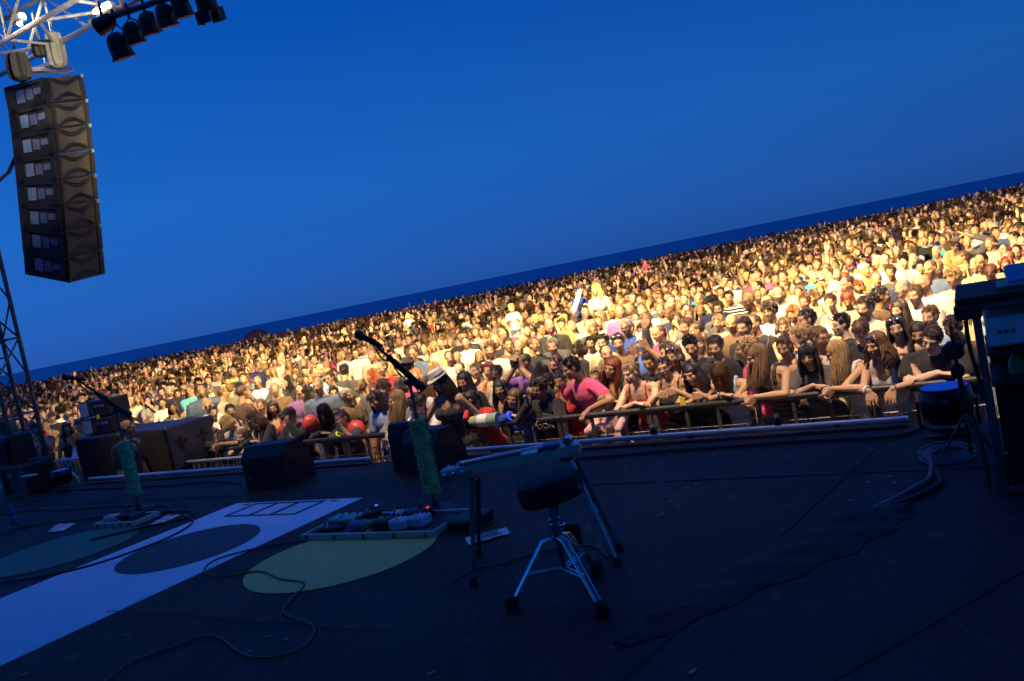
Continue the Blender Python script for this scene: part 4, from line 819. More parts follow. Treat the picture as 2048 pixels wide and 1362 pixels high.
POSES = {  # (x, dy from head, z above ground or ('h', dz from head)), finger dir, palm normal, curl, elbow hint
    'down': [((.27, -.02, .80), (0, .15, -1), (-1, 0, 0), REST, (.5, -1, 0))] * 2,
    'cross': [((-.02, .10, 1.175), (-1, .10, -.02), (0, .3, -1), REST, (1, -.2, -.3)), ((-.04, .13, 1.205), (-1, -.05, -.06), (0, .2, -1), REST, (1, -.2, -.3))],
    'clasp': [((.035, .20, 1.17), (-.35, .75, -.45), (-1, 0, -.2), [.6, .6, .6, .6, .6], (1, -.2, -.2)), ((.030, .19, 1.15), (-.25, .75, -.5), (-1, 0, .2), [.7, .7, .7, .7, .6], (1, -.2, -.2))],
    'hang': [((.10, .19, 1.13), (-.25, .35, -1), (0, -1, -.3), [.3, .35, .3, .4, .4], (1, -.1, -.1)), ((.09, .19, 1.13), (-.15, .35, -1), (0, -1, -.3), [.4, .3, .35, .4, .4], (1, -.1, -.1))],
    'grip': [((.24, .07, 1.18), (0, .9, -.45), (0, -.3, -1), [1.1, 1.1, 1.1, 1.1, .8], (1, -.6, .1))] * 2,
    'grip1': [((.22, .08, 1.18), (-.1, .9, -.4), (0, -.3, -1), [.9, .9, .9, .9, .7], (1, -.6, .1)), ((.24, -.02, .85), (0, .15, -1), (-1, 0, 0), REST, (.5, -1, 0))],
    'headhands': [((.135, .06, ('h', .0)), (-.25, -.2, 1), (-1, -.2, 0), [.25, .25, .25, .3, .2], (1, .3, -.6))] * 2,
    'thumb': [((.13, .16, ('h', -.20)), (-.95, .25, .1), (0, -1, -.1), [1.5, 1.5, 1.5, 1.5, -1.0], (1, 0, -1)), ((-.02, .11, 1.18), (-1, .1, -.1), (0, .3, -1), REST, (1, -.2, -.3))],
    'thumbs': [((.16, .16, ('h', -.22)), (-.95, .25, .1), (0, -1, -.1), [1.5, 1.5, 1.5, 1.5, -1.0], (1, 0, -1)), ((.04, .17, ('h', -.24)), (-.95, .2, .1), (0, -1, -.1), [1.4, 1.5, 1.5, 1.5, -.8], (1, 0, -1))],
    'peace': [((.05, .10, 1.15), (-.6, .6, -.5), (0, .3, -1), [.2, .2, 1.3, 1.3, .8], (1, -.2, -.3)), ((.03, .19, ('h', -.13)), (-.25, .15, 1), (0, 1, 0), [.08, .08, 1.4, 1.4, .9], (1, .1, -1))],
    'raise': [((.27, -.02, .85), (0, .15, -1), (-1, 0, 0), REST, (.5, -1, 0)), ((.16, .06, ('h', .30)), (-.1, .1, 1), (0, 1, 0), OPEN, (1, .2, -.3))],
    'raise2': [((.10, .20, ('h', .16)), (-.3, .3, 1), (0, 1, .2), OPEN, (1, .2, -.6)), ((.02, .22, ('h', .10)), (.35, .3, 1), (0, 1, .2), OPEN, (1, .2, -.6))],
    'hip': [((.06, -.20, 1.0), (-.8, -.1, .1), (0, -1, 0), REST, (1, -.6, 0)), ((.22, -.02, .98), (-.8, .5, -.4), (-1, 0, 0), [.9, .9, .9, .9, .2], (1, -.3, .1))],
    'camera': [((.045, .17, ('h', -.03)), (-.35, .15, .9), (-.5, .9, 0), [1.0, 1.1, 1.2, 1.2, .4], (1, .1, -1))] * 2,
    'phone': [((.06, .17, 1.22), (-.6, .7, .1), (0, 0, 1), [.7, .8, .8, .8, .6], (1, -.2, -.3)), ((.07, .15, 1.20), (-.6, .7, .1), (0, 0, 1), [.6, .7, .7, .7, .6], (1, -.2, -.3))],
    'chin': [((-.04, .12, 1.16), (-1, .10, -.02), (0, .3, -1), REST, (1, -.2, -.3)), ((.03, .09, ('h', -.15)), (-.4, -.1, .9), (0, -1, .2), [.9, 1, 1.1, 1.1, .6], (1, .2, -1))],
    'fist': [((.10, .12, ('h', -.10)), (-.3, 0, 1), (0, -1, 0), FIST, (1, .1, -1)), ((-.02, .11, 1.18), (-1, .1, -.1), (0, .3, -1), REST, (1, -.2, -.3))],
    'peep': [((.13, .09, 1.13), (0, .8, -.5), (0, -.3, -1), [.9, .9, .9, .9, .7], (1, -.6, -.5))] * 2,
    'reach': [((.18, .24, .98), (.1, .3, -1), (0, -1, -.3), [.3, .3, .3, .35, .3], (1, .2, 1)), ((.1, .02, 1.0), (-.5, .5, -1), (0, .3, -1), REST, (1, -.2, -.3))],
    'arms': [((-.10, .20, 1.18), (-1, .10, .15), (0, -1, 0), REST, (1, -.1, -.6)), ((-.10, .23, 1.15), (-1, -.05, .1), (0, -1, 0), REST, (1, -.1, -.6))],
    'mouth': [((.0, .10, ('h', -.12)), (-.3, -.1, .9), (0, -1, .3), [.9, 1, 1.1, 1.1, .6], (1, .2, -1)), ((-.05, .20, 1.15), (-1, .1, .1), (0, -1, 0), REST, (1, -.1, -.6))],
    'sit': [((.12, .20, 1.05), (-.3, .6, -.6), (0, .3, -1), REST, (1, -.2, -.3))] * 2,
    'cap': [((.14, .02, ('h', .08)), (-.8, -.1, .5), (-.5, 0, -.7), REST, (1, .2, .1)), ((.13, .0, ('h', .10)), (-.8, -.2, .5), (-.5, 0, -.7), REST, (1, .2, .1))],
}
def figure(h=1.72, sex='f', lean=0., head=(0, 0, 0), pose='down', hs=1., bulk=1., sit=False, twist=0., zs=0.):
    """feet at the origin, facing +y, x to the figure's left-hand picture side (x = -1 is its left hand)"""
    F = Fig(); k = h / 1.75; P = []; F.skin = P; m = sex == 'm'; hip = np.array([0, 0, .93 * k]); T = rz(twist) @ rx(-lean); F.k = k; F.hip = hip; F.T = T; F.bulk = bulk; F.sex = sex
    U = lambda x, y, z: hip + T @ (np.array([x * bulk, y, z]) * k); F.U = U; F.Ulean = lean
    sw = .178 if m else .150; bw = bulk * k
    P.append(('e', U(0, 0, .01), np.array([.160 * bw, .115 * bw, .12 * k]), T)); P.append(('e', U(0, .0, .19), np.array([(.142 if m else .120) * bw, .100 * bw, .16 * k]), T))
    P.append(('e', U(0, .0, .37), np.array([(.168 if m else .146) * bw, .112 * bw, .17 * k]), T)); P.append(('c', U(-sw * .82, -.012, .462), U(sw * .82, -.012, .462), .060 * k, .060 * k)); P.append(('c', U(-.06, -.01, .48), U(.06, -.01, .48), .062 * k, .062 * k))
    if not m:
        for s in (-1, 1): P.append(('e', U(s * .066, .085, .345), .060 * bw * np.ones(3), None))
    hc = U(0, .0, .515) + rz(head[0] * .3) @ rx(-lean * .55 - head[1] * .35) @ ry(head[2] * .5) @ np.array([0, .035, .165]) * k * (.9 if hs > 1.05 else 1); F.hc = hc; F.hs = hs
    HR = rz(twist + head[0]) @ rx(-head[1]) @ ry(head[2]); F.HR = HR; F.HS = hs * (.885 if m else .855) * (.5 + .5 * k)
    H = lambda x, y, z: hc + HR @ (np.array([x, y, z]) * F.HS)
    P.append(('c', U(0, -.02, .48), H(0, -.02, -.05), (.062 if m else .052) * k, .050 * F.HS))
    e = lambda c, r: P.append(('e', H(*c), np.array(r) * F.HS, HR)); c_ = lambda a, b, r0, r1: P.append(('c', H(*a), H(*b), r0 * F.HS, r1 * F.HS))
    e((0, -.012, .03), (.074, .094, .084)); e((0, .020, -.028), (.060 if m else .057, .070, .085)); e((0, .058, -.092), (.030, .026, .022)); e((0, .02, -.06), (.052, .06, .05))
    c_((0, .085, .012), (0, .106, -.024), .009, .014); c_((-.013, .094, -.027), (.013, .094, -.027), .009, .009)
    for s in (-1, 1):
        c_((s * .012, .083, .027), (s * .048, .072, .026), .010, .009); e((s * .040, .060, -.022), (.024, .024, .024)); e((s * .031, .076, .005), (.013, .011, .010)); e((s * .074, -.008, -.004), (.010, .020, .031))
    c_((-.020, .086, -.056), (.020, .086, -.056), .0085, .0085); c_((-.012, .087, -.063), (.012, .087, -.063), .0085, .0085)
    # arms
    F.arm = []
    ps = POSES[pose]
    for i, s in enumerate((-1, 1)):
        t, f, n, cu, hint = ps[i]; z = hc[2] + t[2][1] * k if isinstance(t[2], tuple) else (t[2] + zs if pose not in ('down', 'hip', 'arms', 'mouth', 'sit') or isinstance(t[2], tuple) else t[2] * k)
        if pose in ('grip1', 'raise') and t[2] == .85: z = .85 * k
        tgt = np.array([s * t[0], 0, 0]) ; tgt = np.array([s * t[0], hc[1] + t[1], z])
        sh = U(s * sw, -.012, .455); el, wr = ik(sh, tgt, .285 * k, .245 * k, np.array([s * hint[0], hint[1], hint[2]]))
        F.arm.append((sh, el, wr)); ra = (.050 if m else .043) * k * (.6 + .4 * bulk)
        P.append(('c', sh, el, ra, ra * .80)); P.append(('c', el, el + (wr - el) * .35, ra * .80, ra * .84)); P.append(('c', el + (wr - el) * .35, wr, ra * .84, ra * .56))
        hand(P, wr, np.array([s * f[0], f[1], f[2]]), np.array([s * n[0], n[1], n[2]]), (-s if True else s) * (1 if True else 1) * TH(s, f, n), cu, k * (1.0 if m else .93))
    # legs
    F.leg = []
    for s in (-1, 1):
        hj = hip + np.array([s * .085 * bw, 0, -.03])
        if sit: kn = hj + np.array([s * .03, .38 * k, -.05]); an = kn + np.array([0, .02, -.38 * k])
        else: kn = np.array([s * .10 * k, .02, .50 * k]); an = np.array([s * .11 * k, -.02, .085 * k])
        F.leg.append((hj, kn, an)); P.append(('c', hj, kn, .082 * bw, .054 * bw)); P.append(('c', kn, kn + (an - kn) * .35, .054 * bw, .056 * bw)); P.append(('c', kn + (an - kn) * .35, an, .056 * bw, .036 * k)); P.append(('c', an + np.array([0, -.02, -.04 * k]), an + np.array([0, .15 * k, -.055 * k]), .040 * k, .028 * k))
    return F
def TH(s, f, n):
    # the thumb points up or inwards: choose the side of f x n that does
    f_ = np.array([s * f[0], f[1], f[2]]); n_ = np.array([s * n[0], n[1], n[2]]); c = np.cross(nrm(f_), n_)
    if abs(c[2]) > .35: want = 1 if c[2] > 0 else -1
    else: want = 1 if -s * c[0] > 0 else -1
    return want * (-s)
def garment(F, style):
    P = []; U, k, bw, m = F.U, F.k, F.bulk * F.k, F.sex == 'm'; T = F.T; g = .014; sw = .178 if m else .150
    P.append(('e', U(0, 0, .01), np.array([.160 * bw + g + .004, .115 * bw + g, .125 * k]), T)); P.append(('e', U(0, 0, .19), np.array([(.146 if m else .124) * bw + g, .102 * bw + g, .17 * k]), T))
    if style in ('tank', 'cami'):
        P.append(('e', U(0, .0, .33), np.array([(.160 if m else .140) * bw + g, .112 * bw + g, .115 * k]), T))
        for s in (-1, 1):
            q = .085 if style == 'cami' else .075; w = .007 if style == 'cami' else .017
            pts = [U(s * q, .098, .40), U(s * q, .080, .47), U(s * q * 1.02, .045, .515), U(s * q, -.02, .532), U(s * q * .9, -.085, .49), U(s * q * .8, -.105, .42)]
            for a, b in zip(pts, pts[1:]): P.append(('c', a, b, w + .004, w + .004))
    else:
        P.append(('e', U(0, 0, .37), np.array([(.170 if m else .148) * bw + g, .114 * bw + g, .172 * k]), T)); P.append(('c', U(-sw * .80, -.012, .455), U(sw * .80, -.012, .455), .060 * k + g, .060 * k + g)); P.append(('c', U(-.055, -.015, .472), U(.055, -.015, .472), .068 * k + g * .6, .068 * k + g * .6))
    if not m:
        for s in (-1, 1): P.append(('e', U(s * .066, .085, .345), (.060 * bw + g * .8) * np.ones(3), None))
    ln = {'tee': .62, 'long': 1., 'hoodie': 1., 'jacket': 1., 'shirt': .7, 'polo': .6}.get(style, 0)
    for (sh, el, wr), s in zip(F.arm, (-1, 1)):
        ra = (.050 if m else .043) * k * (.6 + .4 * F.bulk)
        if not ln: continue
        if ln < 1: P.append(('c', sh, sh + (el - sh) * ln, ra + g + .004, ra * .86 + g + .010))
        else:
            e2 = .010 if style in ('hoodie', 'jacket') else .002
            P.append(('c', sh, el, ra + g + e2, ra * .84 + g + e2)); P.append(('c', el, el + (wr - el) * .93, ra * .84 + g + e2, ra * .62 + g + e2))
    if style == 'hoodie':
        for a in np.linspace(.5, 2 * math.pi - .5, 10):
            b = a + .55; f = lambda t: U(.085 * math.sin(t), -.02 - .085 * math.cos(t) + .0, .515 - .025 * math.cos(t - math.pi)); P.append(('c', f(a), f(b), .030 * k, .030 * k))
    if style in ('polo', 'shirt', 'jacket'):
        for s in (-1, 1): P.append(('c', U(s * .075, -.03, .53), U(s * .03, .07, .475), .016 * k, .014 * k)); P.append(('c', U(s * .075, -.03, .53), U(0, -.07, .535), .016 * k, .016 * k))
    return P
def trousers(F):
    P = []; bw = F.bulk * F.k; P.append(('e', F.hip + np.array([0, 0, -.01]), np.array([.166 * bw, .126 * bw, .115 * F.k]), None))
    for hj, kn, an in F.leg: P.append(('c', hj, kn, .096 * bw, .068 * bw)); P.append(('c', kn, an, .068 * bw, .054 * bw))
    return P
def prims_mesh(P, n=8):
    mb = MB()
    for p in P:
        if p[0] == 'c': mb.caps(p[1], p[2], p[3], p[4], n)
        else: mb.ell(p[1], p[2], p[3], 14, 10)
    return mb
JOBS = {}
def job(key, P, vox, sm=2, dec=None, disp=0):
    me = prims_mesh(P).mesh('tmp', None, 0) if isinstance(P, list) else P.mesh('tmp', None, 0)
    o = bpy.data.objects.new('tmp', me); COL.objects.link(o)
    r = o.modifiers.new('r', 'REMESH'); r.mode = 'VOXEL'; r.voxel_size = vox; r.use_smooth_shade = True
    if sm: s = o.modifiers.new('s', 'SMOOTH'); s.factor = .5; s.iterations = sm
    if dec: d = o.modifiers.new('d', 'DECIMATE'); d.ratio = dec
    JOBS[key] = o
MESH = {}
def flush():
    dg = bpy.context.evaluated_depsgraph_get(); dg.update()
    for k_, o in JOBS.items():
        me = bpy.data.meshes.new_from_object(o.evaluated_get(dg)); me.name = str(k_); MESH[k_] = me
        me.polygons.foreach_set('use_smooth', [True] * len(me.polygons))
    for o in JOBS.values():
        d = o.data; bpy.data.objects.remove(o); bpy.data.meshes.remove(d)
    JOBS.clear()
def verts(me):
    a = np.empty(len(me.vertices) * 3, np.float32); me.vertices.foreach_get('co', a); return a.reshape(-1, 3).astype(float)
def features(me, F, beard=0, buzz=0):
    p = (verts(me) - F.hc) @ F.HR / F.HS; n = len(p); C = np.zeros((n, 4), np.float32); C[:, 3] = 1
    g = lambda c, r: np.clip(1.35 - np.sqrt((((p - np.array(c)) / np.array(r)) ** 2).sum(1)), 0, .35) / .35
    d = np.zeros(n); b = np.zeros(n)
    for s in (-1, 1):
        d = np.maximum(d, .80 * g((s * .031, .088, .004), (.0165, .03, .0075))); b = np.maximum(b, .62 * g((s * .033, .088, .028), (.020, .03, .006)))
    d = np.maximum(d, .5 * g((0, .10, -.0565), (.021, .03, .003)))
    C[:, 0] = d; C[:, 1] = .75 * g((0, .09, -.058), (.023, .03, .009))
    inhead = (np.abs(p[:, 0]) < .10) & (p[:, 2] > -.16) & (p[:, 2] < .2) & (np.abs(p[:, 1]) < .16)
    if beard:
        z = (p[:, 2] < -.035 + .25 * np.clip(.06 - p[:, 1], 0, 1)) & (p[:, 2] > -.125) & (p[:, 1] > .0) & inhead; z2 = g((0, .10, -.042), (.028, .03, .006))
        b = np.maximum(b, beard * z * (1 - C[:, 1])); b = np.maximum(b, beard * z2)
    if buzz: b = np.maximum(b, buzz * ((p[:, 2] > .02 + .9 * p[:, 1] - .02) & (p[:, 2] > -.07) & inhead & (np.abs(p[:, 0]) < .078) & ((p[:, 2] > .065) | (p[:, 1] < .045))))
    C[:, 2] = b
    at = me.color_attributes.new('feat', 'FLOAT_COLOR', 'POINT'); at.data.foreach_set('color', C.ravel())
# ------------------------------------------------------------------ hair
def shell_ok(p): return p[2] > .012 + p[1] * 1.15 or (p[2] > .078)
def hairmesh(style, seed=0, pitch=0.):
    R_ = random.Random(seed * 77 + 5); mb = MB(); g = R_.gauss; D = rx(pitch) @ np.array([0, 0, -1.])         # gravity seen from the pitched head
    def shell(o=0., y=0.): mb.ell((0, -.020 + y, .036), (.080 + o, .097 + o, .086 + o), None, 20, 14); mb.ell((0, -.045, -.01), (.074 + o, .066 + o, .062 + o), None, 16, 10)
    def tufts(n, L, r, out=.003, dirf=None):
        for _ in range(n):
            q = nrm([g(0, 1), g(0, 1), g(.5, 1)]); p = np.array([0, -.020, .036]) + q * np.array([.081, .098, .087])
            if not shell_ok(p): continue
            t = nrm(np.array([q[0] * .3 + g(0, .25), (.5 if p[1] > .0 else -.5) + g(0, .3), -.5 if q[2] < .6 else .1]) ); t = nrm(t - q * (t @ q) * .8 + q * .12)
            mb.tube([p, p + t * L * .5 + q * out, p + t * L + q * out * .3], [r, r * .8, r * .15], 4)
    def strands(n, Ld, wave=0., az=(62, 298), r=.0085, spread=.02, fringe=False):
        for i in range(n):
            a = math.radians(az[0] + (az[1] - az[0]) * (i + R_.random()) / n); s_ = 1 if a < math.pi else -1; j = abs(g(0, .004)); u = np.array([math.sin(a), math.cos(a), 0])
            pts = []
            for ph in (8, 30, 55, 80, 100):
                f = math.radians(ph); q = np.array([u[0] * math.sin(f), u[1] * math.sin(f), math.cos(f)]); pts.append(np.array([0, -.018, .034]) + q * (np.array([.084, .101, .091]) + j))
            L = Ld * (.85 + .3 * R_.random()); p = pts[-1]; ph0 = R_.random() * 6; m = 7; ox = u * spread
            if abs(u[1]) < .8 and u[1] > 0: ox = ox + np.array([0, .02, 0])
            for q in range(1, m + 1):
                f = q / m; pts.append(p + D * L * f + ox * math.sin(f * 2.2) + wave * np.array([math.sin(ph0 + f * 11), math.cos(ph0 + f * 9), 0]) * (.3 + f))
            rr = [r * .7] * 2 + [r] * (len(pts) - 4) + [r * .8, r * .3]; mb.tube(pts, rr, 4)
        if fringe:
            for i in range(16):
                x = -.05 + .1 * i / 15 + g(0, .003); mb.tube([(x * .3, .02, .125), (x * .8, .062, .108), (x * 1.05, .088, .072), (x * 1.15, .094, .045 + .008 * R_.random())], [.008, .009, .008, .003], 4)
    if style == 'short': shell(-.002); tufts(340, .028, .0065, .002)
    elif style == 'spiky':
        shell(.0)
        for _ in range(230):
            q = nrm([g(0, 1), g(0, 1), g(.7, 1)]); p = np.array([0, -.020, .036]) + q * np.array([.078, .095, .084])
            if shell_ok(p): mb.tube([p, p + nrm(q + np.array([g(0, .3), g(.1, .3), .2])) * (.030 if q[2] > .2 else .014)], [.009, .002], 4)
    elif style == 'mop': shell(.008); tufts(360, .07, .010, .01); strands(34, .02, 0, (50, 310), .010, .01); strands(6, 0, fringe=True)
    elif style == 'buzz': mb.ell((0, -.022, .033), (.0775, .0925, .0845), None, 20, 14)
    elif style == 'bald': mb.ell((0, -.034, -.008), (.0785, .077, .046), None, 20, 12)
    elif style == 'thin': mb.ell((0, -.034, .004), (.0785, .083, .06), None, 20, 12); tufts(60, .03, .004)
    elif style == 'curly':
        shell(.004)
        for _ in range(330):
            q = nrm([g(0, 1), g(0, 1), g(.5, 1)]); p = np.array([0, -.020, .036]) + q * np.array([.090, .105, .097])
            if shell_ok(p - np.array([0, 0, .01])): mb.ell(p + nr.normal(0, .004, 3), .010 + .010 * R_.random(), None, 6, 4)
    elif style == 'longcurly':
        shell(.006); strands(100, .24, .016, (62, 298), .011, .045)
    elif style == 'long': shell(.003); strands(120, .30, .002)
    elif style == 'wavy': shell(.004); strands(110, .26, .008, spread=.035)
    elif style == 'fringe': shell(.003); strands(110, .22, .003, fringe=True)
    elif style == 'bob': shell(.006); strands(110, .09, .002, (48, 312), .010, .02)
    elif style == 'bobfringe': shell(.006); strands(100, .08, .002, (48, 312), .010, .02, True)
    elif style == 'forward':            # bowed head, hair falling over the sides of the face
        shell(.004); strands(140, .24, .006, (12, 348), .010, .012)
    elif style == 'pony':
        shell(-.001)
        for i in range(34):
            a = R_.random() * 6.28; rr = .022 * math.sqrt(R_.random()); p = np.array([rr * math.cos(a), -.112, .045 + rr * math.sin(a)])
            L = .20 * (.8 + .4 * R_.random()); mb.tube([p + np.array([0, .03, 0]), p, p + np.array([rr * math.cos(a), -.035, -.02]), p + np.array([1.4 * rr * math.cos(a), -.04, 0]) + D * L * .5, p + np.array([rr * math.cos(a), -.03, 0]) + D * L], [.008, .009, .010, .008, .003], 4)
        tufts(90, .05, .005, .0)
    elif style == 'bun': shell(-.001); mb.ell((0, -.118, .055), (.040, .036, .040), None, 14, 10); tufts(110, .04, .006, .001)
    return mb
HST = ['short', 'spiky', 'mop', 'buzz', 'bald', 'thin', 'curly', 'longcurly', 'long', 'wavy', 'fringe', 'bob', 'bobfringe', 'forward', 'pony', 'bun']
for s_ in HST: MESH['hair_' + s_] = hairmesh(s_, 3).mesh('hair', None, 60)
for s_ in ('long', 'wavy', 'fringe'): MESH['hair_' + s_ + '_d'] = hairmesh(s_, 9, .45).mesh('hair', None, 60)
def shades_mesh():
    l = MB(); f = MB(); R_ = rx(.55)
    for s in (-1, 1): l.ell(np.array([s * .034, .070, .098]), np.array([.028, .006, .019]), R_, 12, 8); f.tube([(s * .062, .062, .10), (s * .082, .02, .075), (s * .084, -.03, .045)], .0028, 5)
    f.tube([(-.012, .074, .10), (.012, .074, .10)], .003, 5); f2 = MB(); f2.v = l.v + f.v; n = l.n; f2.f = l.f + [tuple(i + n for i in q) for q in f.f]; f2.n = l.n + f.n
    return f2
def glasses_mesh():
    f = MB()
    for s in (-1, 1):
        t = np.linspace(0, 2 * math.pi, 15); f.tube([(s * .033 + .024 * math.cos(a), .100, .003 + .017 * math.sin(a)) for a in t], .0028, 5); f.tube([(s * .057, .099, .006), (s * .080, .03, .004), (s * .082, -.02, -.002)], .0026, 5)
    return f.tube([(-.010, .102, .006), (.010, .102, .006)], .0026, 5)
def darkglasses_mesh():
    f = glasses_mesh()
    for s in (-1, 1): f.ell(np.array([s * .033, .101, .002]), np.array([.026, .004, .019]), None, 12, 8)
    return f
def cap_mesh(): return MB().ell((0, -.016, .045), (.090, .106, .085), None, 20, 12).add(*visor())
def visor():
    V = []; n = 12
    for z in (0, -.006):
        for r0, r1 in ((.085, .10), (.095, .175)):
            for i in range(n + 1):
                a = math.radians(-62 + 124 * i / n); V.append((r0 * math.sin(a) * 1.0, -.01 + r1 * math.cos(a) if r1 > .12 else -.01 + r1 * math.cos(a), .052 + z - (.02 * (1 - math.cos(a)) if r1 > .12 else 0)))
    m = n + 1; F = []
    for i in range(n): F += [(i, i + 1, m + i + 1, m + i), (2 * m + i, 3 * m + i, 3 * m + i + 1, 2 * m + i + 1), (m + i, m + i + 1, 3 * m + i + 1, 3 * m + i)]
    return np.array(V), F
def fedora_mesh():
    b = MB(); t = np.arange(28) * 2 * math.pi / 28
    prof = [(.082, .045), (.136, .036), (.139, .044), (.105, .058), (.100, .085), (.094, .12), (.088, .142), (.06, .150), (.02, .135)]
    V = np.vstack([np.c_[r_ * .9 * np.cos(t), r_ * 1.08 * np.sin(t) - .012, z + (.030 * (np.sin(t) ** 2 - (np.sin(t) > 0) * .9 * np.sin(t) ** 2) + .012 * np.cos(t) ** 2) * (r_ > .12)] for r_, z in prof]); n = 28
    F = [(j * n + i, j * n + (i + 1) % n, (j + 1) * n + (i + 1) % n, (j + 1) * n + i) for j in range(len(prof) - 1) for i in range(n)] + [tuple(range(8 * n, 9 * n))]
    return b.add(V, F)
MESH['sunglasses'] = shades_mesh().mesh('sunglasses'); MESH['glasses'] = glasses_mesh().mesh('glasses'); MESH['darkglasses'] = darkglasses_mesh().mesh('dark_glasses'); MESH['cap'] = cap_mesh().mesh('cap'); MESH['fedora'] = fedora_mesh().mesh('hat')
t_ = MB(); t_.lathe((0, -.012, 0), [(.0915, .062), (.0935, .062), (.0915, .088), (.0895, .088)], 28, np.diag([1, 1.17, 1.])); MESH['band'] = t_.mesh('hat_band')
C_ = {'black': (.014, .014, .017), 'white': (.60, .59, .56), 'grey': (.20, .20, .20), 'lightgrey': (.42, .42, .43), 'darkgrey': (.06, .06, .065), 'navy': (.02, .03, .09), 'blue': (.04, .10, .42), 'royal': (.02, .06, .38), 'lightblue': (.30, .42, .62), 'turquoise': (.05, .42, .46), 'red': (.50, .03, .025), 'darkred': (.20, .02, .02), 'pink': (.68, .08, .20), 'palepink': (.68, .42, .42), 'orange': (.75, .22, .03), 'yellow': (.65, .60, .06), 'green': (.20, .42, .04), 'khaki': (.22, .21, .12), 'brown': (.12, .07, .04), 'beige': (.48, .40, .27), 'cream': (.56, .50, .38), 'purple': (.20, .09, .32), 'mint': (.45, .62, .56), 'teal': (.03, .22, .22), 'denim': (.08, .12, .22)}
H_ = {'blk': (.018, .014, .013), 'dkb': (.050, .030, .018), 'brn': (.110, .062, .030), 'ltb': (.20, .125, .060), 'bln': (.38, .26, .11), 'red': (.16, .035, .012), 'gin': (.34, .12, .03), 'gry': (.26, .25, .23), 'wht': (.52, .50, .46), 'bur': (.12, .012, .025)}
K_ = {'f': (.54, .37, .24), 'm': (.44, .27, .155), 't': (.36, .205, .11), 'd': (.13, .065, .038), 'r': (.50, .27, .18)}
PLACED = []     # (x, y, screen x, screen y, head px) of everyone so far
def child(root, name, me, m, F=None, col=(1, 1, 1), local=True):
    o = bpy.data.objects.new(name, me); COL.objects.link(o); o.parent = root; o.color = tuple(col) + (1,)
    if not me.materials: me.materials.append(m)
    if me.materials[0] is not m: o.material_slots[0].link = 'OBJECT'; o.material_slots[0].material = m
    if F is not None and not local:
        A = np.eye(4); A[:3, :3] = F.HR * F.HS; A[:3, 3] = F.hc; o.matrix_local = Matrix(A.tolist())
    return o
def vary(c, a=.12): q = 1 + rnd.uniform(-a, a); return tuple(min(.85, x * q) for x in c)
def person(F, bkey, tkey, pkey, world_xy, yaw, skin, top, topm, legs, hair, hairc, extras, label, group=None, scale=1., z=None):
    o = bpy.data.objects.new('person', MESH[bkey]); COL.objects.link(o); me = MESH[bkey]
    if not me.materials: me.materials.append(M['skin'])
    o.color = tuple(skin) + (1,); o.location = (world_xy[0], world_xy[1], GZ if z is None else z); o.rotation_euler = (0, 0, yaw); o.scale = (scale,) * 3
    tag(o, label, 'person', group)
    if tkey: child(o, 'top', MESH[tkey], topm, F, top)
    if pkey: child(o, 'trousers', MESH[pkey], M['cloth'], F, legs)
    if hair: child(o, 'hair', MESH['hair_' + hair], M['hair'], F, hairc, False)
    for ex in extras:
        nm = {'sunglasses': 'sunglasses', 'glasses': 'glasses', 'darkglasses': 'sunglasses', 'cap': 'cap', 'fedora': 'hat', 'band': 'hat_band'}[ex[0]]
        child(o, nm, MESH[ex[0]], M['lens'] if 'glasses' in ex[0] else M['cloth'], F, ex[1] if len(ex) > 1 else (.01, .01, .01), False)
    return o
# ------------------------------------------------------------------ the front rows, posed one by one
FR = []
YAW0 = math.atan2(NB[0], -NB[1])
def fr(px, py, label, off=1.34, sex='f', lean=.30, head=(0, .1, 0), pose='cross', style='tee', col='grey', hair='long', hc='dkb', skin='m', ex=(), bulk=1., yaw=0., hs=1., beard=0, buzz=0, tm='cloth', legs='denim', zs=0., print_=None):
    if pose in ('cross', 'clasp', 'hang', 'thumb', 'thumbs', 'phone') and hs == 1: lean += .17; bulk *= 1.08
    P = onb(px, py, B0 + off); zh = P[2] - GZ; F = figure(1.75, sex, lean, head, pose, hs, bulk); h = 1.75 * zh / F.hc[2]
    F = figure(h, sex, lean, head, pose, hs, bulk, zs=zs); i = len(FR)
    job('b%d' % i, F.skin, .0068 if i < 27 else .0095, 2 if i >= 27 else 1); job('t%d' % i, garment(F, style), .0115, 2, .6); job('p%d' % i, trousers(F), .02, 1)
    FR.append((F, P, dict(label=label, col=col, hair=hair, hc=hc, skin=skin, ex=ex, yaw=YAW0 + yaw, beard=beard, buzz=buzz, tm=tm, legs=legs, print_=print_, style=style)))
SG = ('sunglasses',)
fr(1864, 680, 'stocky man in a black printed T-shirt leaning on crossed forearms by the equipment desk', sex='m', lean=.42, head=(-.25, .30, -.28), col='black', hair='short', hc='dkb', skin='f', bulk=1.32, buzz=.6, beard=.15, print_='badge')
fr(1752, 690, 'curly-haired woman in a grey tank top, sunglasses on her head, bracelets on both wrists', lean=.30, head=(-.55, .12, .0), pose='hang', style='tank', col='lightgrey', hair='longcurly', hc='brn', skin='m', ex=(SG,), bulk=1.08)
fr(1672, 706, 'long-haired blonde in a white tank top, face turned away to the left', lean=.36, head=(-.95, .32, .0), pose='clasp', style='tank', col='white', hair='long_d', hc='bln', skin='m', off=1.38, yaw=-.35)
fr(1616, 712, 'dark-haired girl in a black and grey top with sunglasses on her fringe', lean=.33, head=(.10, .12, 0), col='darkgrey', hair='fringe', hc='blk', skin='m', ex=(SG,), style='tee', legs='black')
fr(1513, 714, 'girl with very long dark blonde hair in a dark striped top, leaning with clasped hands', lean=.42, head=(-.75, .22, 0), pose='clasp', style='tank', col='brown', tm='stripe_d', hair='long_d', hc='ltb', skin='m', yaw=-.25)
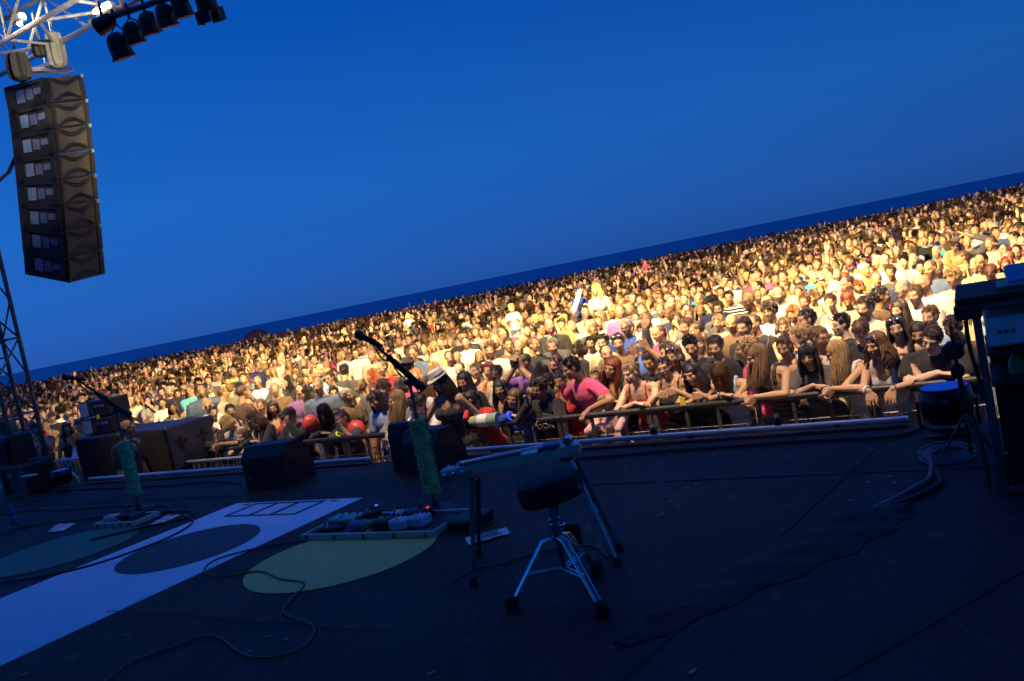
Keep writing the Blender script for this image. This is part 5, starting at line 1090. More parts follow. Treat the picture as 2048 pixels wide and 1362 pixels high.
fr(1440, 748, 'woman with bowed head hiding her face, light blue tank top and a wrist watch', lean=.50, head=(.1, .75, 0), pose='cross', style='tank', col='lightblue', hair='forward', hc='brn', skin='m', bulk=1.05)
fr(1384, 748, 'dark-haired girl in a black top pointing her thumb up beside a yellow label', lean=.36, head=(-.2, .2, .12), pose='thumb', style='tank', col='black', hair='wavy', hc='blk', skin='m', off=1.36)
fr(1328, 736, 'girl in glasses with two thumbs up and a black top with red straps', lean=.26, head=(.15, .02, .12), pose='thumbs', style='cami', col='black', hair='bun', hc='blk', skin='m', ex=(('glasses',),), off=1.40)
fr(1262, 746, 'fair girl with tied-back hair in a red camisole leaning on the barrier', lean=.34, head=(-.35, .18, 0), pose='cross', style='cami', col='red', hair='bun', hc='ltb', skin='f', bulk=.98)
fr(1224, 736, 'smiling girl with long reddish hair in a black striped top, tilting her head', lean=.22, head=(-.1, .05, -.32), pose='cross', style='tank', col='black', tm='stripe_d', hair='long', hc='red', skin='m', off=1.55)
fr(1213, 803, 'little blonde girl in pink resting her chin on the barrier with one arm hanging over', lean=.25, head=(.2, .45, .2), pose='reach', style='long', col='palepink', hair='pony', hc='bln', skin='f', hs=1.12, off=1.36, zs=0)
fr(1143, 738, 'young man in a bright pink T-shirt leaning over with his hands on the barrier', sex='m', lean=.34, head=(-.30, .22, .15), pose='grip', style='tee', col='pink', hair='spiky', hc='blk', skin='t', bulk=.9, yaw=-.45, off=1.42)
fr(1078, 778, 'curly-haired boy in a black hoodie with white letters, making a peace sign', sex='m', lean=.30, head=(-.05, .08, -.15), pose='peace', style='hoodie', col='black', hair='curly', hc='dkb', skin='t', bulk=.92, print_='DON')
fr(1028, 797, 'smiling girl in a blue hoodie leaning on crossed arms with a glowing blue bracelet', lean=.40, head=(.05, .05, -.30), pose='cross', style='hoodie', col='royal', hair='wavy', hc='brn', skin='m', print_='ITA')
fr(938, 800, 'dark-haired woman in a red cardigan looking left over crossed arms', lean=.30, head=(-.75, .02, 0), pose='cross', style='long', col='red', hair='pony', hc='blk', skin='m', bulk=1.05)
fr(878, 762, 'woman in a pale fedora and black strappy top, hand on her hip', lean=.05, head=(-.5, .35, .1), pose='hip', style='cami', col='black', hair='long', hc='blk', skin='m', ex=(('fedora', (.50, .50, .46)), ('band', (.01, .01, .012))), off=1.0, yaw=.15, bulk=.92)
fr(832, 808, 'dark-haired person in a white shirt bending forward behind the middle garland', sex='m', lean=.35, head=(-.9, .45, 0), pose='cross', style='long', col='white', hair='mop', hc='blk', skin='f', off=1.36)
fr(792, 800, 'girl with long fair hair in a grey sweater holding a cigarette over the barrier', lean=.38, head=(-.65, .15, 0), pose='clasp', style='long', col='grey', hair='long_d', hc='ltb', skin='f', off=1.36, zs=-.03)
fr(752, 800, 'person with messy long black hair and a pale denim waistcoat', sex='m', lean=.25, head=(-.1, .3, .1), pose='down', style='tee', col='lightblue', hair='fringe', hc='blk', skin='t', off=1.42)
fr(682, 838, 'boy with a glowing green bracelet and short dark hair, fist raised beside the balloon', sex='m', lean=.30, head=(.15, .05, .12), pose='fist', style='tee', col='darkgrey', hair='pony', hc='dkb', skin='t', hs=1.06, off=1.38)
fr(648, 825, 'person with a mass of dark hair hidden behind the raised balloon', lean=.3, head=(.4, .5, 0), pose='cross', style='long', col='black', hair='forward', hc='blk', skin='m', off=1.42)
fr(578, 832, 'boy in a black cap and dark jacket over a pale blue top', sex='m', lean=.26, head=(.0, .22, 0), pose='fist', style='jacket', col='black', hair='short', hc='blk', skin='t', ex=(('cap', (.012, .012, .014)),), print_='strip')
fr(503, 836, 'person with curly brown hair in a black jacket with a pale scarf', lean=.28, head=(-.5, .35, 0), pose='cross', style='jacket', col='black', hair='longcurly', hc='brn', skin='m', print_='scarf')
fr(486, 874, 'small child peeping over the barrier with both hands on the rail', lean=.1, head=(.1, 0, 0), pose='peep', style='long', col='cream', hair='short', hc='ltb', skin='f', hs=1.14, off=1.30)
fr(452, 848, 'fair-haired person with bowed head, blue top and white sleeves', lean=.42, head=(-.7, .45, 0), pose='clasp', style='tee', col='white', hair='bob', hc='bln', skin='t', off=1.36, zs=.04, print_='bluefront')
fr(414, 848, 'woman in dark sunglasses, black jacket and beige scarf holding a phone', lean=.24, head=(.1, .15, 0), pose='phone', style='jacket', col='black', hair='bun', hc='dkb', skin='m', ex=(('darkglasses',),), off=1.36, print_='scarf')
fr(378, 850, 'person in black at the left end of the barrier gripping its rounded corner', sex='m', lean=.2, head=(-.3, .2, 0), pose='grip', style='jacket', col='black', hair='short', hc='blk', skin='m', off=1.36)
fr(1568, 694, 'girl with tied-back hair holding both hands to her head', lean=.18, head=(-.05, .22, 0), pose='headhands', style='cami', col='palepink', hair='pony', hc='dkb', skin='m', off=1.72)
fr(1491, 698, 'fair short-haired boy in profile between the bowed woman and the long-haired girl', sex='m', lean=.1, head=(-.9, .0, 0), pose='reach', style='tee', col='pink', hair='curly', hc='bln', skin='m', off=1.75, hs=1.0, bulk=.85, yaw=-.4)
fr(1431, 694, 'boy with short dark hair in a black football jersey with gold trim', sex='m', lean=.1, head=(.05, .15, 0), pose='down', style='tee', col='black', hair='short', hc='blk', skin='m', off=1.72, bulk=.88, print_='gold')
fr(1382, 693, 'man with spiky black hair and a black shirt looking down', sex='m', lean=.1, head=(.2, .3, .15), pose='down', style='tee', col='black', hair='spiky', hc='blk', skin='m', off=1.95)
fr(1347, 712, 'tanned woman with dark hair and sunglasses pushed up, behind the girl in glasses', lean=.1, head=(-.1, .05, 0), pose='down', style='tank', col='black', hair='bob', hc='dkb', skin='t', ex=(SG,), off=1.75)
fr(1299, 722, 'dark-haired person reaching both open hands forward', sex='m', lean=.15, head=(.0, .35, 0), pose='raise2', style='tee', col='black', hair='short', hc='blk', skin='m', off=1.9)
fr(1333, 704, 'man in a dark top stretching one arm straight up with an open hand', sex='m', lean=.0, head=(.1, .1, 0), pose='raise', style='long', col='darkgrey', hair='short', hc='dkb', skin='m', off=2.3)
fr(1193, 756, 'older woman with curly greying hair and a floral top', lean=.08, head=(.0, -.05, -.2), pose='down', style='tank', col='beige', hair='curly', hc='ltb', skin='m', off=1.8, bulk=1.1)
fr(1112, 728, 'heavy bearded man with sunglasses on his head and a green-grey top', sex='m', lean=.08, head=(-.1, .12, -.1), pose='down', style='polo', col='khaki', hair='buzz', hc='dkb', skin='r', ex=(SG,), beard=.7, buzz=.5, bulk=1.22, off=2.0)
fr(1121, 762, 'small dark-skinned woman with a turquoise necklace beside the pink T-shirt', lean=.15, head=(.1, .1, .1), pose='down', style='tank', col='red', hair='bun', hc='blk', skin='t', off=1.62)
fr(1048, 726, 'man in a purple T-shirt with a black bag strap raising a compact camera', sex='m', lean=.08, head=(-.65, .28, 0), pose='camera', style='tee', col='purple', hair='buzz', hc='dkb', skin='m', off=1.95, buzz=.7, beard=.3)
fr(1085, 745, 'person with bushy dark hair seen from behind in a black jacket with a fur collar', lean=.05, head=(.2, .1, 0), pose='down', style='jacket', col='black', hair='longcurly', hc='blk', skin='t', off=1.72, yaw=2.6, print_='fur')
fr(1000, 778, 'woman with shoulder-length black hair in a dark tank top behind the blue hoodie', lean=.1, head=(.35, .1, 0), pose='down', style='tank', col='black', hair='wavy', hc='blk', skin='m', off=1.66)
fr(992, 748, 'smiling dark-skinned woman with drawn-back hair behind the raised camera', lean=.05, head=(.2, .0, -.15), pose='down', style='tee', col='beige', hair='bun', hc='blk', skin='d', off=2.0)
fr(953, 742, 'woman with short light hair in an orange sleeveless top', lean=.05, head=(-.2, -.05, .1), pose='down', style='tank', col='orange', hair='short', hc='ltb', skin='f', off=2.2)
fr(928, 762, 'young woman with long straight black hair between the fedora and the red cardigan', lean=.08, head=(.05, .2, 0), pose='down', style='long', col='black', hair='long', hc='blk', skin='r', off=1.75)
fr(1793, 656, 'woman with dark hair and sunglasses pushed up, behind the curly-haired woman in grey', lean=.06, head=(.1, .05, .1), pose='down', style='tank', col='black', hair='long', hc='dkb', skin='f', ex=(SG,), off=1.72)
fr(1906, 656, 'laughing dark-skinned woman with an earring and black hair, beside the equipment desk', lean=.2, head=(-.35, .2, .1), pose='grip1', style='cami', col='navy', hair='bun', hc='blk', skin='d', off=1.66, bulk=1.08)
fr(1836, 668, 'woman with dark wavy hair half hidden behind the stocky man in black', lean=.1, head=(.1, .15, 0), pose='down', style='tank', col='khaki', hair='wavy', hc='blk', skin='m', off=1.80)
fr(1722, 664, 'person with a brown bun looking straight down between the two women in tank tops', lean=.1, head=(-.3, .65, 0), pose='down', style='long', col='black', hair='bun', hc='brn', skin='m', off=1.75)
fr(1640, 676, 'boy in glasses seen in profile with short brown hair, behind the blonde', sex='m', lean=.05, head=(1.0, .1, 0), pose='down', style='tee', col='cream', hair='short', hc='brn', skin='m', off=1.72, ex=(('glasses',),), bulk=.85)
fr(1600, 674, 'woman with short swept blonde hair behind the girl with the fringe', lean=.05, head=(-.2, .05, 0), pose='down', style='tee', col='cream', hair='mop', hc='bln', skin='m', off=1.90)
fr(256, 856, 'bald security man in a black T-shirt standing in the pit with his back half turned', sex='m', lean=.10, head=(.2, .2, 0), pose='down', style='tee', col='black', hair='bald', hc='blk', skin='t', off=.36, yaw=2.0, bulk=1.15, buzz=.55, legs='beige')
fr(162, 852, 'person with a cap and white sleeves gripping the barrier left of the subwoofers', sex='f', lean=.25, head=(.4, .3, 0), pose='grip', style='long', col='white', hair='pony', hc='dkb', skin='m', off=1.36, legs='navy')
fr(76, 874, 'woman in a bright red tank top holding her arms up at the far left', lean=.1, head=(-.2, .1, 0), pose='raise2', style='tank', col='red', hair='bun', hc='dkb', skin='m', off=1.6, legs='denim')
fr(64, 858, 'man in a dark cap and pale T-shirt at the far left behind the tower', sex='m', lean=.1, head=(.2, .15, 0), pose='down', style='tee', col='cream', hair='short', hc='dkb', skin='m', ex=(('cap', (.02, .02, .03)),), off=2.1)
NF = len(FR)
# ------------------------------------------------------------------ shared figures for the rows behind
VAR = {}
def var(key, tops, **kw):
    F = figure(**kw); VAR[key] = (F, tops, kw); job('vb' + key, F.skin, .0105, 2, .55); job('vp' + key, trousers(F), .03, 1, .5)
    for t in tops: job('vt' + key + t, garment(F, t), .0145, 2, .5)
var('m0', ['tee', 'polo'], h=1.75, sex='m', head=(0, .05, 0)); var('m1', ['tee', 'long'], h=1.75, sex='m', head=(.45, .0, .05)); var('m2', ['tee', 'shirt'], h=1.75, sex='m', head=(-.4, .08, -.05), pose='arms')
var('m3', ['tee', 'polo'], h=1.75, sex='m', head=(-.1, .02, .03)); var('m4', ['tee', 'jacket'], h=1.75, sex='m', head=(.15, .12, -.08)); var('m5', ['polo', 'tee'], h=1.75, sex='m', head=(-.2, .1, .05), bulk=1.2)
var('f0', ['tank', 'tee'], h=1.64, sex='f', head=(0, .03, 0)); var('f1', ['tank', 'long'], h=1.64, sex='f', head=(-.5, .05, 0)); var('f2', ['tee', 'cami'], h=1.64, sex='f', head=(.35, .0, -.06), pose='arms')
var('f3', ['tank', 'tee'], h=1.64, sex='f', head=(.1, .05, .1), pose='mouth'); var('f4', ['tee', 'tank'], h=1.64, sex='f', head=(-.15, .1, -.1), bulk=1.18); var('f5', ['tee', 'tank'], h=1.64, sex='f', head=(.2, .4, 0))
var('mr', ['tee'], h=1.70, sex='m', head=(-.1, -.05, 0), pose='raise'); var('mf', ['tee'], h=1.50, sex='m', head=(-.1, -.05, 0), pose='thumb', hs=1.02, bulk=.85); var('mc', ['jacket'], h=1.75, sex='m', head=(-.05, 0, 0), pose='cap')
var('k0', ['tee'], h=1.18, sex='f', head=(.0, .1, 0), pose='sit', hs=1.16, sit=True, bulk=.95)
flush()
_hairfit = {}
for i, (F, P, d) in enumerate(FR):
    features(MESH['b%d' % i], F, d['beard'], d['buzz'])
    yw = d['yaw']; xy = (P - rz(yw) @ F.hc)[:2]; ex = list(d['ex'])
    o = person(F, 'b%d' % i, 't%d' % i, 'p%d' % i, xy, yw, vary(K_[d['skin']], .05), vary(C_[d['col']], .05), M[d['tm']], vary(C_[d['legs']]), d['hair'], vary(H_[d['hc']]), ex, d['label'])
    px, py, w = proj(P); PLACED.append((P[0], P[1], px, py, .24 * FPX / w, w, o, d['label'])); d['obj'] = o
    U = F.U; T = F.T; pr = d['print_']
    def ch(nm, mb, col, mm='cloth'): c = MB.mesh(mb, nm, None, 40); return child(o, nm, c, M[mm], None, col)
    if pr in ('DON', 'ITA'):
        cu = bpy.data.curves.new('lettering', 'FONT'); cu.body = pr; cu.size = .10 * F.k; cu.extrude = .003; cu.align_x = 'CENTER'; cu.align_y = 'CENTER'; t_o = bpy.data.objects.new('tmp', cu); COL.objects.link(t_o)
        me = bpy.data.meshes.new_from_object(t_o.evaluated_get(bpy.context.evaluated_depsgraph_get())); bpy.data.objects.remove(t_o)
        c = child(o, 'lettering', me, M['cloth'], None, (.45, .47, .50)); yv = .152 if F.sex == 'm' else .185; q = U(0, yv * F.bulk, .27 if pr == 'DON' else .31); A = np.eye(4); A[:3, :3] = T @ np.c_[[-1, 0, 0], [0, .0, 1], [0, 1, 0]]; A[:3, 3] = q; c.matrix_local = Matrix(A.tolist())
    if pr == 'badge': ch('shirt_print', MB().ell(U(-.05, .135, .20), (.045, .012, .060), T @ ry(.4)), (.30, .27, .20)); ch('shirt_print', MB().ell(U(.05, .135, .22), (.05, .010, .05), T), (.05, .06, .09))
    if pr == 'strip': ch('shirt_front', MB().ell(U(0, .10, .30), (.05, .052, .20), T), C_['lightblue']); ch('cap_badge', MB().ell(F.hc + F.HR @ np.array([.03, .098, .075]), (.012, .006, .010), F.HR), (.7, .7, .7))
    if pr == 'scarf': ch('scarf', MB().tube([U(-.07, -.02, .51), U(-.06, .09, .47), U(-.02, .145, .36), U(-.01, .145, .15)], .034, 8).tube([U(.07, -.02, .51), U(.06, .09, .47), U(.02, .145, .38), U(.03, .14, .2)], .034, 8), C_['beige'])
    if pr == 'bluefront': ch('shirt_front', MB().ell(U(0, .045, .26), (.115, .105, .22), T), C_['blue'])
    if pr == 'gold': ch('shirt_print', MB().ell(U(-.09, .10, .40), (.05, .025, .05), T).ell(U(.08, .115, .33), (.04, .015, .05), T), (.45, .36, .15))
    if pr == 'fur': ch('fur_collar', MB().tube([U(-.13, .02, .50), U(-.10, -.10, .50), U(0, -.14, .49), U(.10, -.10, .50), U(.13, .02, .50)], .045, 8), (.32, .20, .08), 'hair')
    # forearm things
    L_ = d['label']
    def ringon(j, f, r_, rr, m_, nm, lab):
        sh, el, wr = F.arm[j]; c0 = el + (wr - el) * f; ax_ = nrm(wr - el); a_, b_, _ = frame(ax_); t = np.linspace(0, 2 * math.pi, 15); mb = MB().tube([c0 + (a_ * math.cos(k) + b_ * math.sin(k)) * r_ for k in t], rr, 6); c = child(o, nm, mb.mesh(nm), m_, None, (.6, .6, .58)); return c
    if 'bracelets on both' in L_: ringon(1, .93, .033, .012, M['cloth'], 'bracelet', ''); ringon(0, .94, .032, .005, M['chrome'], 'bracelet', '')
    if 'wrist watch' in L_: ringon(1, .93, .032, .008, M['chrome'], 'watch', '')
    if 'glowing blue' in L_: ringon(1, .95, .047, .007, M['neon_b'], 'glow_bracelet', '')
    if 'glowing green' in L_: ringon(1, .93, .030, .007, M['neon_y'], 'glow_bracelet', '')
    if 'red cardigan' in L_: ringon(1, .97, .036, .005, M['panel_white'], 'bracelet', '')
    if 'bag strap' in L_: ch('bag_strap', MB().tube([U(-.12, -.06, .52), U(-.12, .06, .50), U(-.05, .14, .36), U(.08, .14, .15), U(.16, .06, .02)], .020, 6, .5), C_['black'])
    if 'turquoise necklace' in L_: ch('necklace', MB().ell(U(0, .12, .42), (.02, .015, .03), T), C_['turquoise'])
    if 'earring' in L_: ch('earring', MB().ell(F.hc + F.HR @ np.array([-.085, .0, -.04]), .009), (.8, .8, .8))
def held(i_label, name, cat, label, fn):
    for F, P, d in FR:
        if i_label in d['label']:
            Rw = rz(d['yaw']); k = np.array([d['obj'].location[0], d['obj'].location[1], GZ]); return fn(F, lambda p: k + Rw @ p, Rw)
def mkcam(F, W, Rw):
    c = (F.arm[0][2] + F.arm[1][2]) / 2 + np.array([0, .03, .085]); r = thing('camera', 'compact black camera held up in both hands by the man in purple', 'camera', W(c)); R_ = Rw
    MB().box(W(c), (.11, .035, .065), R_, .008).build('body', M['blackgloss'], r); MB().cyl(W(c + np.array([0, .017, 0])), W(c + np.array([0, .05, 0])), .024).build('lens', M['darksteel'], r); return r
held('purple', 0, 0, 0, mkcam)
def mkphone(F, W, Rw):
    c = (F.arm[0][2] + F.arm[1][2]) / 2 + np.array([0, .06, .06]); r = MB().box(W(c), (.06, .012, .11), Rw @ rx(-.5), .004).build('phone', M['blackgloss'], None); tag(r, 'dark phone held over the barrier by the woman in sunglasses', 'phone')
held('holding a phone', 0, 0, 0, mkphone)
def mkcig(F, W, Rw):
    c = F.arm[1][2] + np.array([-.03, .10, -.05]); tag(MB().cyl(W(c), W(c + np.array([-.03, .03, -.06])), .004).build('cigarette', M['paper'], None), 'white cigarette between the fingers of the girl in the grey sweater', 'cigarette')
held('cigarette', 0, 0, 0, mkcig)
tag(MB().box(onb(1365, 803, B0 + 1.17), (.05, .01, .075), RS).build('label_card', M['yellow'], None), 'small yellow card by the barrier next to the girl pointing her thumb up', 'card')

for k_, (F, tops, kw) in VAR.items(): features(MESH['vb' + k_], F, {'m4': .7, 'm0': .12, 'm5': .3}.get(k_, 0), {'m3': .55}.get(k_, 0))
VT = {'m0': (['short', 'spiky', 'mop', 'short', 'thin'],), 'm1': (['short', 'spiky', 'curly', 'short'],), 'm2': (['short', 'mop', 'buzz', 'thin'],), 'm3': (['buzz', 'bald', 'buzz'],), 'm4': (['short', 'buzz', 'spiky'],), 'm5': (['short', 'thin', 'buzz'],), 'f0': (['long', 'wavy', 'pony', 'bob'],), 'f1': (['long', 'bun', 'fringe', 'pony', 'wavy'],), 'f2': (['bob', 'wavy', 'longcurly', 'long'],), 'f3': (['bobfringe', 'long', 'bun'],), 'f4': (['short', 'bob', 'curly', 'wavy'],), 'f5': (['long', 'pony', 'fringe'],)}
def put(vk, hair, hc, top, col, P, yaw, scale, label, group=None, tm='cloth', skin='m', ex=(), z=None):
    if top not in VAR[vk][1]: top = VAR[vk][1][0]
    F = VAR[vk][0]; xy = (np.array(P)[:2] - (rz(yaw) @ F.hc)[:2] * scale)
    o = person(F, 'vb' + vk, 'vt' + vk + top, 'vp' + vk, xy, yaw, vary(K_[skin], .1), vary(C_[col]), M[tm], vary(C_[rnd.choice(['denim', 'navy', 'black', 'beige', 'grey'])]), hair, vary(H_[hc], .25), ex, label, group, scale, z)
    return o
def facing(P): d = np.array([-2.2, 4.6]) - np.array(P)[:2]; return math.atan2(-d[0], d[1])
MID = [ # px, py, figure, hair, hair colour, top, colour, yaw offset, label, (extras), material, skin
 (1729, 615, 'm4', 'short', 'dkb', 'tee', 'cream', -.1, 'man with a dark goatee and cream T-shirt looking straight at the stage', (), 'cloth', 'f'), (1681, 650, 'm1', 'spiky', 'blk', 'tee', 'black', -.9, 'bearded man with bushy black hair and lowered eyes, right of the boy in glasses', (), 'cloth', 'f'),
 (1763, 592, 'm1', 'short', 'blk', 'tee', 'brown', 1.6, 'man in profile with flat black hair and brown T-shirt behind the goateed man', (), 'cloth', 't'), (1798, 620, 'f0', 'long', 'dkb', 'tank', 'beige', -.1, 'pale woman with long dark hair and half-closed eyes behind the woman with pushed-up sunglasses', (), 'cloth', 'f'),
 (1860, 633, 'f0', 'bun', 'brn', 'tee', 'lightblue', .1, 'young brunette with tied hair peering between the stocky man and the laughing woman', (), 'cloth', 'f'), (1848, 568, 'm5', 'bald', 'brn', 'polo', 'white', -.1, 'large balding man in an open white shirt looking down', (), 'cloth', 'r'),
 (1781, 545, 'm0', 'short', 'dkb', 'tee', 'darkgrey', .1, 'tall man in a dark grey T-shirt with his chin raised', (), 'cloth', 't'), (1905, 555, 'm3', 'mop', 'bln', 'polo', 'cream', 0, 'older man with thick pale hair looking down behind the equipment desk', (), 'cloth', 'r'),
 (1925, 546, 'f0', 'long', 'bln', 'tee', 'darkgrey', 0, 'pale blonde with straight hair and a dark top beside the pale-haired older man', (), 'cloth', 'f'), (1729, 540, 'm1', 'short', 'wht', 'tee', 'khaki', .5, 'white-haired man in profile with a khaki top', (), 'cloth', 'm'),
 (1624, 552, 'm1', 'thin', 'brn', 'tee', 'turquoise', .9, 'man in a bright turquoise T-shirt looking down in profile', (), 'cloth', 'f'), (1642, 578, 'f0', 'fringe', 'bln', 'tee', 'cream', 0, 'blonde with a fringe and dark hairband behind the ginger woman', (), 'cloth', 'f'),
 (1661, 605, 'f3', 'bun', 'dkb', 'tank', 'white', 0, 'dark-haired woman holding a hand to her mouth above the striped sleeve', (), 'cloth', 'f'), (1626, 594, 'f1', 'bobfringe', 'brn', 'tank', 'beige', .3, 'woman with a brown fringe and bare shoulder left of the woman covering her mouth', (), 'cloth', 'm'),
 (1609, 604, 'm0', 'short', 'brn', 'tee', 'grey', .1, 'square-faced man with short brown hair in a grey top behind the ginger woman', (), 'cloth', 'r'), (1586, 627, 'f0', 'bobfringe', 'gin', 'tee', 'white', -.1, 'ginger-haired woman with a fringe and striped scarf', (), 'stripe_d', 'r'),
 (1612, 640, 'm1', 'short', 'blk', 'tee', 'white', -1.0, 'young man with black hair looking down in profile in front of the ginger woman', (), 'stripe_d', 'm'), (1567, 655, 'f2', 'bob', 'brn', 'cami', 'beige', .1, 'young woman with brown hair tilting her face up above the girl holding her head', (), 'cloth', 'm'),
 (1538, 622, 'm0', 'mop', 'dkb', 'tee', 'white', .1, 'young man with a thick dark mop of hair, glasses and white T-shirt', (('glasses',),), 'cloth', 'f'), (1508, 648, 'm3', 'buzz', 'dkb', 'tee', 'black', -.2, 'shaven-headed man with deep-set dark eyes in a black top', (), 'cloth', 'm'),
 (1488, 655, 'm0', 'short', 'blk', 'tee', 'black', 0, 'black-haired man half hidden beside the shaven-headed man', (), 'cloth', 'm'), (1463, 646, 'm4', 'bald', 'gry', 'polo', 'brown', .1, 'bald man with a drooping grey moustache', (), 'cloth', 'm'),
 (1436, 645, 'f2', 'bob', 'ltb', 'tee', 'beige', -.3, 'woman with light brown shoulder-length hair and raised chin', (), 'cloth', 'f'), (1402, 686, 'f0', 'fringe', 'brn', 'tank', 'cream', 0, 'girl with parted lips between the spiky-haired man and the jersey boy', (), 'cloth', 'f'),
 (1393, 662, 'm3', 'buzz', 'dkb', 'tee', 'grey', -.8, 'balding man in profile with cropped hair behind the spiky-haired man', (), 'cloth', 'm'), (1373, 654, 'm0', 'short', 'brn', 'tee', 'beige', -.2, 'fair man with short brown hair right of the long-haired brunette', (), 'cloth', 'r'),
 (1354, 636, 'f3', 'wavy', 'brn', 'tank', 'cream', .1, 'brunette with long wavy hair biting her finger', (), 'cloth', 'f'), (1294, 637, 'm3', 'thin', 'blk', 'tee', 'cream', 0, 'tanned balding man behind the raised arm', (), 'cloth', 't'),
 (1492, 578, 'mf', 'short', 'ltb', 'tee', 'white', .1, 'fair boy in white with a light blue print raising a finger to his mouth', (), 'cloth', 'f'), (1400, 622, 'f0', 'wavy', 'ltb', 'tank', 'beige', .3, 'woman with long wavy light hair looking up, left of the tanned short-haired man', (), 'cloth', 'm'),
 (1437, 618, 'm0', 'short', 'dkb', 'tee', 'grey', .1, 'tanned man with receding dark hair behind the woman with the raised chin', (), 'cloth', 't'), (1424, 607, 'm0', 'mop', 'blk', 'tee', 'navy', 0, 'dark-fringed boy in navy with only his eyes showing', (), 'cloth', 'm'),
 (1458, 595, 'm1', 'short', 'blk', 'tee', 'black', -.3, 'serious black-haired man left of the boy in the white T-shirt', (), 'stripe_w', 'm'), (1442, 584, 'f0', 'bun', 'dkb', 'tank', 'orange', 0, 'woman with tied dark hair and an orange top', (), 'cloth', 'm'),
 (1461, 568, 'm0', 'short', 'dkb', 'polo', 'white', .2, 'man in thin glasses with short dark hair above the serious black-haired man', (('glasses',),), 'cloth', 'f'), (1397, 600, 'm1', 'buzz', 'gry', 'polo', 'navy', -.2, 'grey cropped-haired man in navy facing sideways', (), 'cloth', 'm'),
 (1182, 687, 'm0', 'short', 'blk', 'polo', 'white', .1, 'lean man with black hair and an open white shirt', (), 'cloth', 'm'), (1163, 697, 'f1', 'bob', 'blk', 'long', 'black', 2.4, 'sleek black bobbed hair seen from behind beside the man in an open white shirt', (), 'cloth', 'm'),
 (1206, 685, 'm0', 'short', 'blk', 'tee', 'beige', 0, 'young man with cropped black hair just behind the man in the open white shirt', (), 'cloth', 'f'), (1237, 685, 'm5', 'short', 'dkb', 'tee', 'brown', .5, 'round-faced man with dark hair and sunglasses pushed up in half profile', (SG,), 'cloth', 'r'),
 (1213, 708, 'm1', 'buzz', 'dkb', 'tee', 'darkgrey', .2, 'man with cropped brown hair covering his face with a hand', (), 'cloth', 'm'), (1187, 662, 'm3', 'bald', 'brn', 'tee', 'beige', .2, 'bald tanned man behind the lean man in white', (), 'cloth', 't'),
 (1252, 654, 'm5', 'short', 'wht', 'polo', 'blue', .2, 'white-haired man in glasses and a blue polo shirt', (('glasses',),), 'cloth', 'm'), (1284, 662, 'f0', 'bun', 'blk', 'tee', 'lightgrey', 0, 'dark-haired woman with big sunglasses on top of her head above the white cap', (SG,), 'cloth', 'm'),
 (1288, 684, 'm1', 'short', 'dkb', 'tee', 'blue', -.2, 'man in a white baseball cap', (('cap', (.62, .62, .56)),), 'cloth', 'm'), (1132, 668, 'f1', 'longcurly', 'bln', 'tank', 'cream', -.9, 'head of long wavy blonde hair turned away', (), 'cloth', 'f'),
 (1106, 693, 'm0', 'short', 'gry', 'tee', 'darkgrey', .1, 'man with greying short hair and red cheeks above the heavy bearded man', (), 'cloth', 'r'), (1066, 690, 'm1', 'buzz', 'dkb', 'polo', 'black', 1.0, 'young man with cropped hair in profile facing left with an open black jacket', (), 'cloth', 'm'),
 (1016, 689, 'm2', 'short', 'dkb', 'tee', 'brown', .9, 'dark-haired young man lifting his chin to the right', (), 'cloth', 'm'), (981, 700, 'm0', 'curly', 'brn', 'tee', 'white', 0, 'curly-haired youth in a white T-shirt', (), 'cloth', 'r'),
 (960, 716, 'f0', 'wavy', 'ltb', 'tank', 'beige', .1, 'woman with feathered light brown hair above the burgundy-haired woman', (), 'cloth', 't'), (977, 740, 'f4', 'short', 'bur', 'tee', 'cream', 0, 'woman with short burgundy hair', (), 'cloth', 'r'),
 (931, 685, 'm1', 'buzz', 'dkb', 'polo', 'mint', -.2, 'man in a mint shirt tilting his head with sunglasses pushed up', (SG,), 'cloth', 'r'), (973, 665, 'm0', 'short', 'dkb', 'tee', 'grey', 0, 'long-faced dark-haired man in a grey T-shirt above the curly youth', (), 'cloth', 'm'),
 (1080, 658, 'm1', 'short', 'blk', 'tee', 'darkgrey', .9, 'young man in dark-framed glasses in profile', (('glasses',),), 'cloth', 'm'), (1028, 646, 'm5', 'short', 'dkb', 'polo', 'cream', -.2, 'dark-haired man in a cream shirt under the child in white', (SG,), 'cloth', 'r'),
 (935, 635, 'm1', 'short', 'dkb', 'polo', 'green', -.4, 'man in a bright green polo shirt', (), 'cloth', 'm'), (867, 694, 'f0', 'fringe', 'bln', 'tee', 'white', 0, 'blonde girl in a white top left of the fedora', (), 'cloth', 'f'),
 (881, 686, 'm3', 'thin', 'bln', 'tee', 'beige', .1, 'fair balding man behind the blonde girl in white', (), 'cloth', 'f'), (659, 757, 'm1', 'short', 'dkb', 'tee', 'white', -.9, 'young man in glasses and a white T-shirt standing in profile', (('glasses',),), 'cloth', 'm'),
 (515, 764, 'm5', 'thin', 'gry', 'shirt' if 0 else 'polo', 'lightblue', .1, 'grey-haired man in glasses with a dark sweater round his shoulders over a light blue shirt', (('glasses',),), 'cloth', 'm'), (462, 778, 'm4', 'short', 'ltb', 'jacket', 'khaki', 2.6, 'man in a grey-green jacket seen from behind with light brown hair', (), 'cloth', 'm'),
 (446, 786, 'm1', 'buzz', 'brn', 'tee', 'beige', 1.4, 'man in beige seen from behind beside the grey-green jacket', (), 'cloth', 'm'), (435, 752, 'm0', 'short', 'dkb', 'tee', 'palepink', .1, 'man in a pale pink T-shirt above the grey-green jacket', (), 'cloth', 'r'),
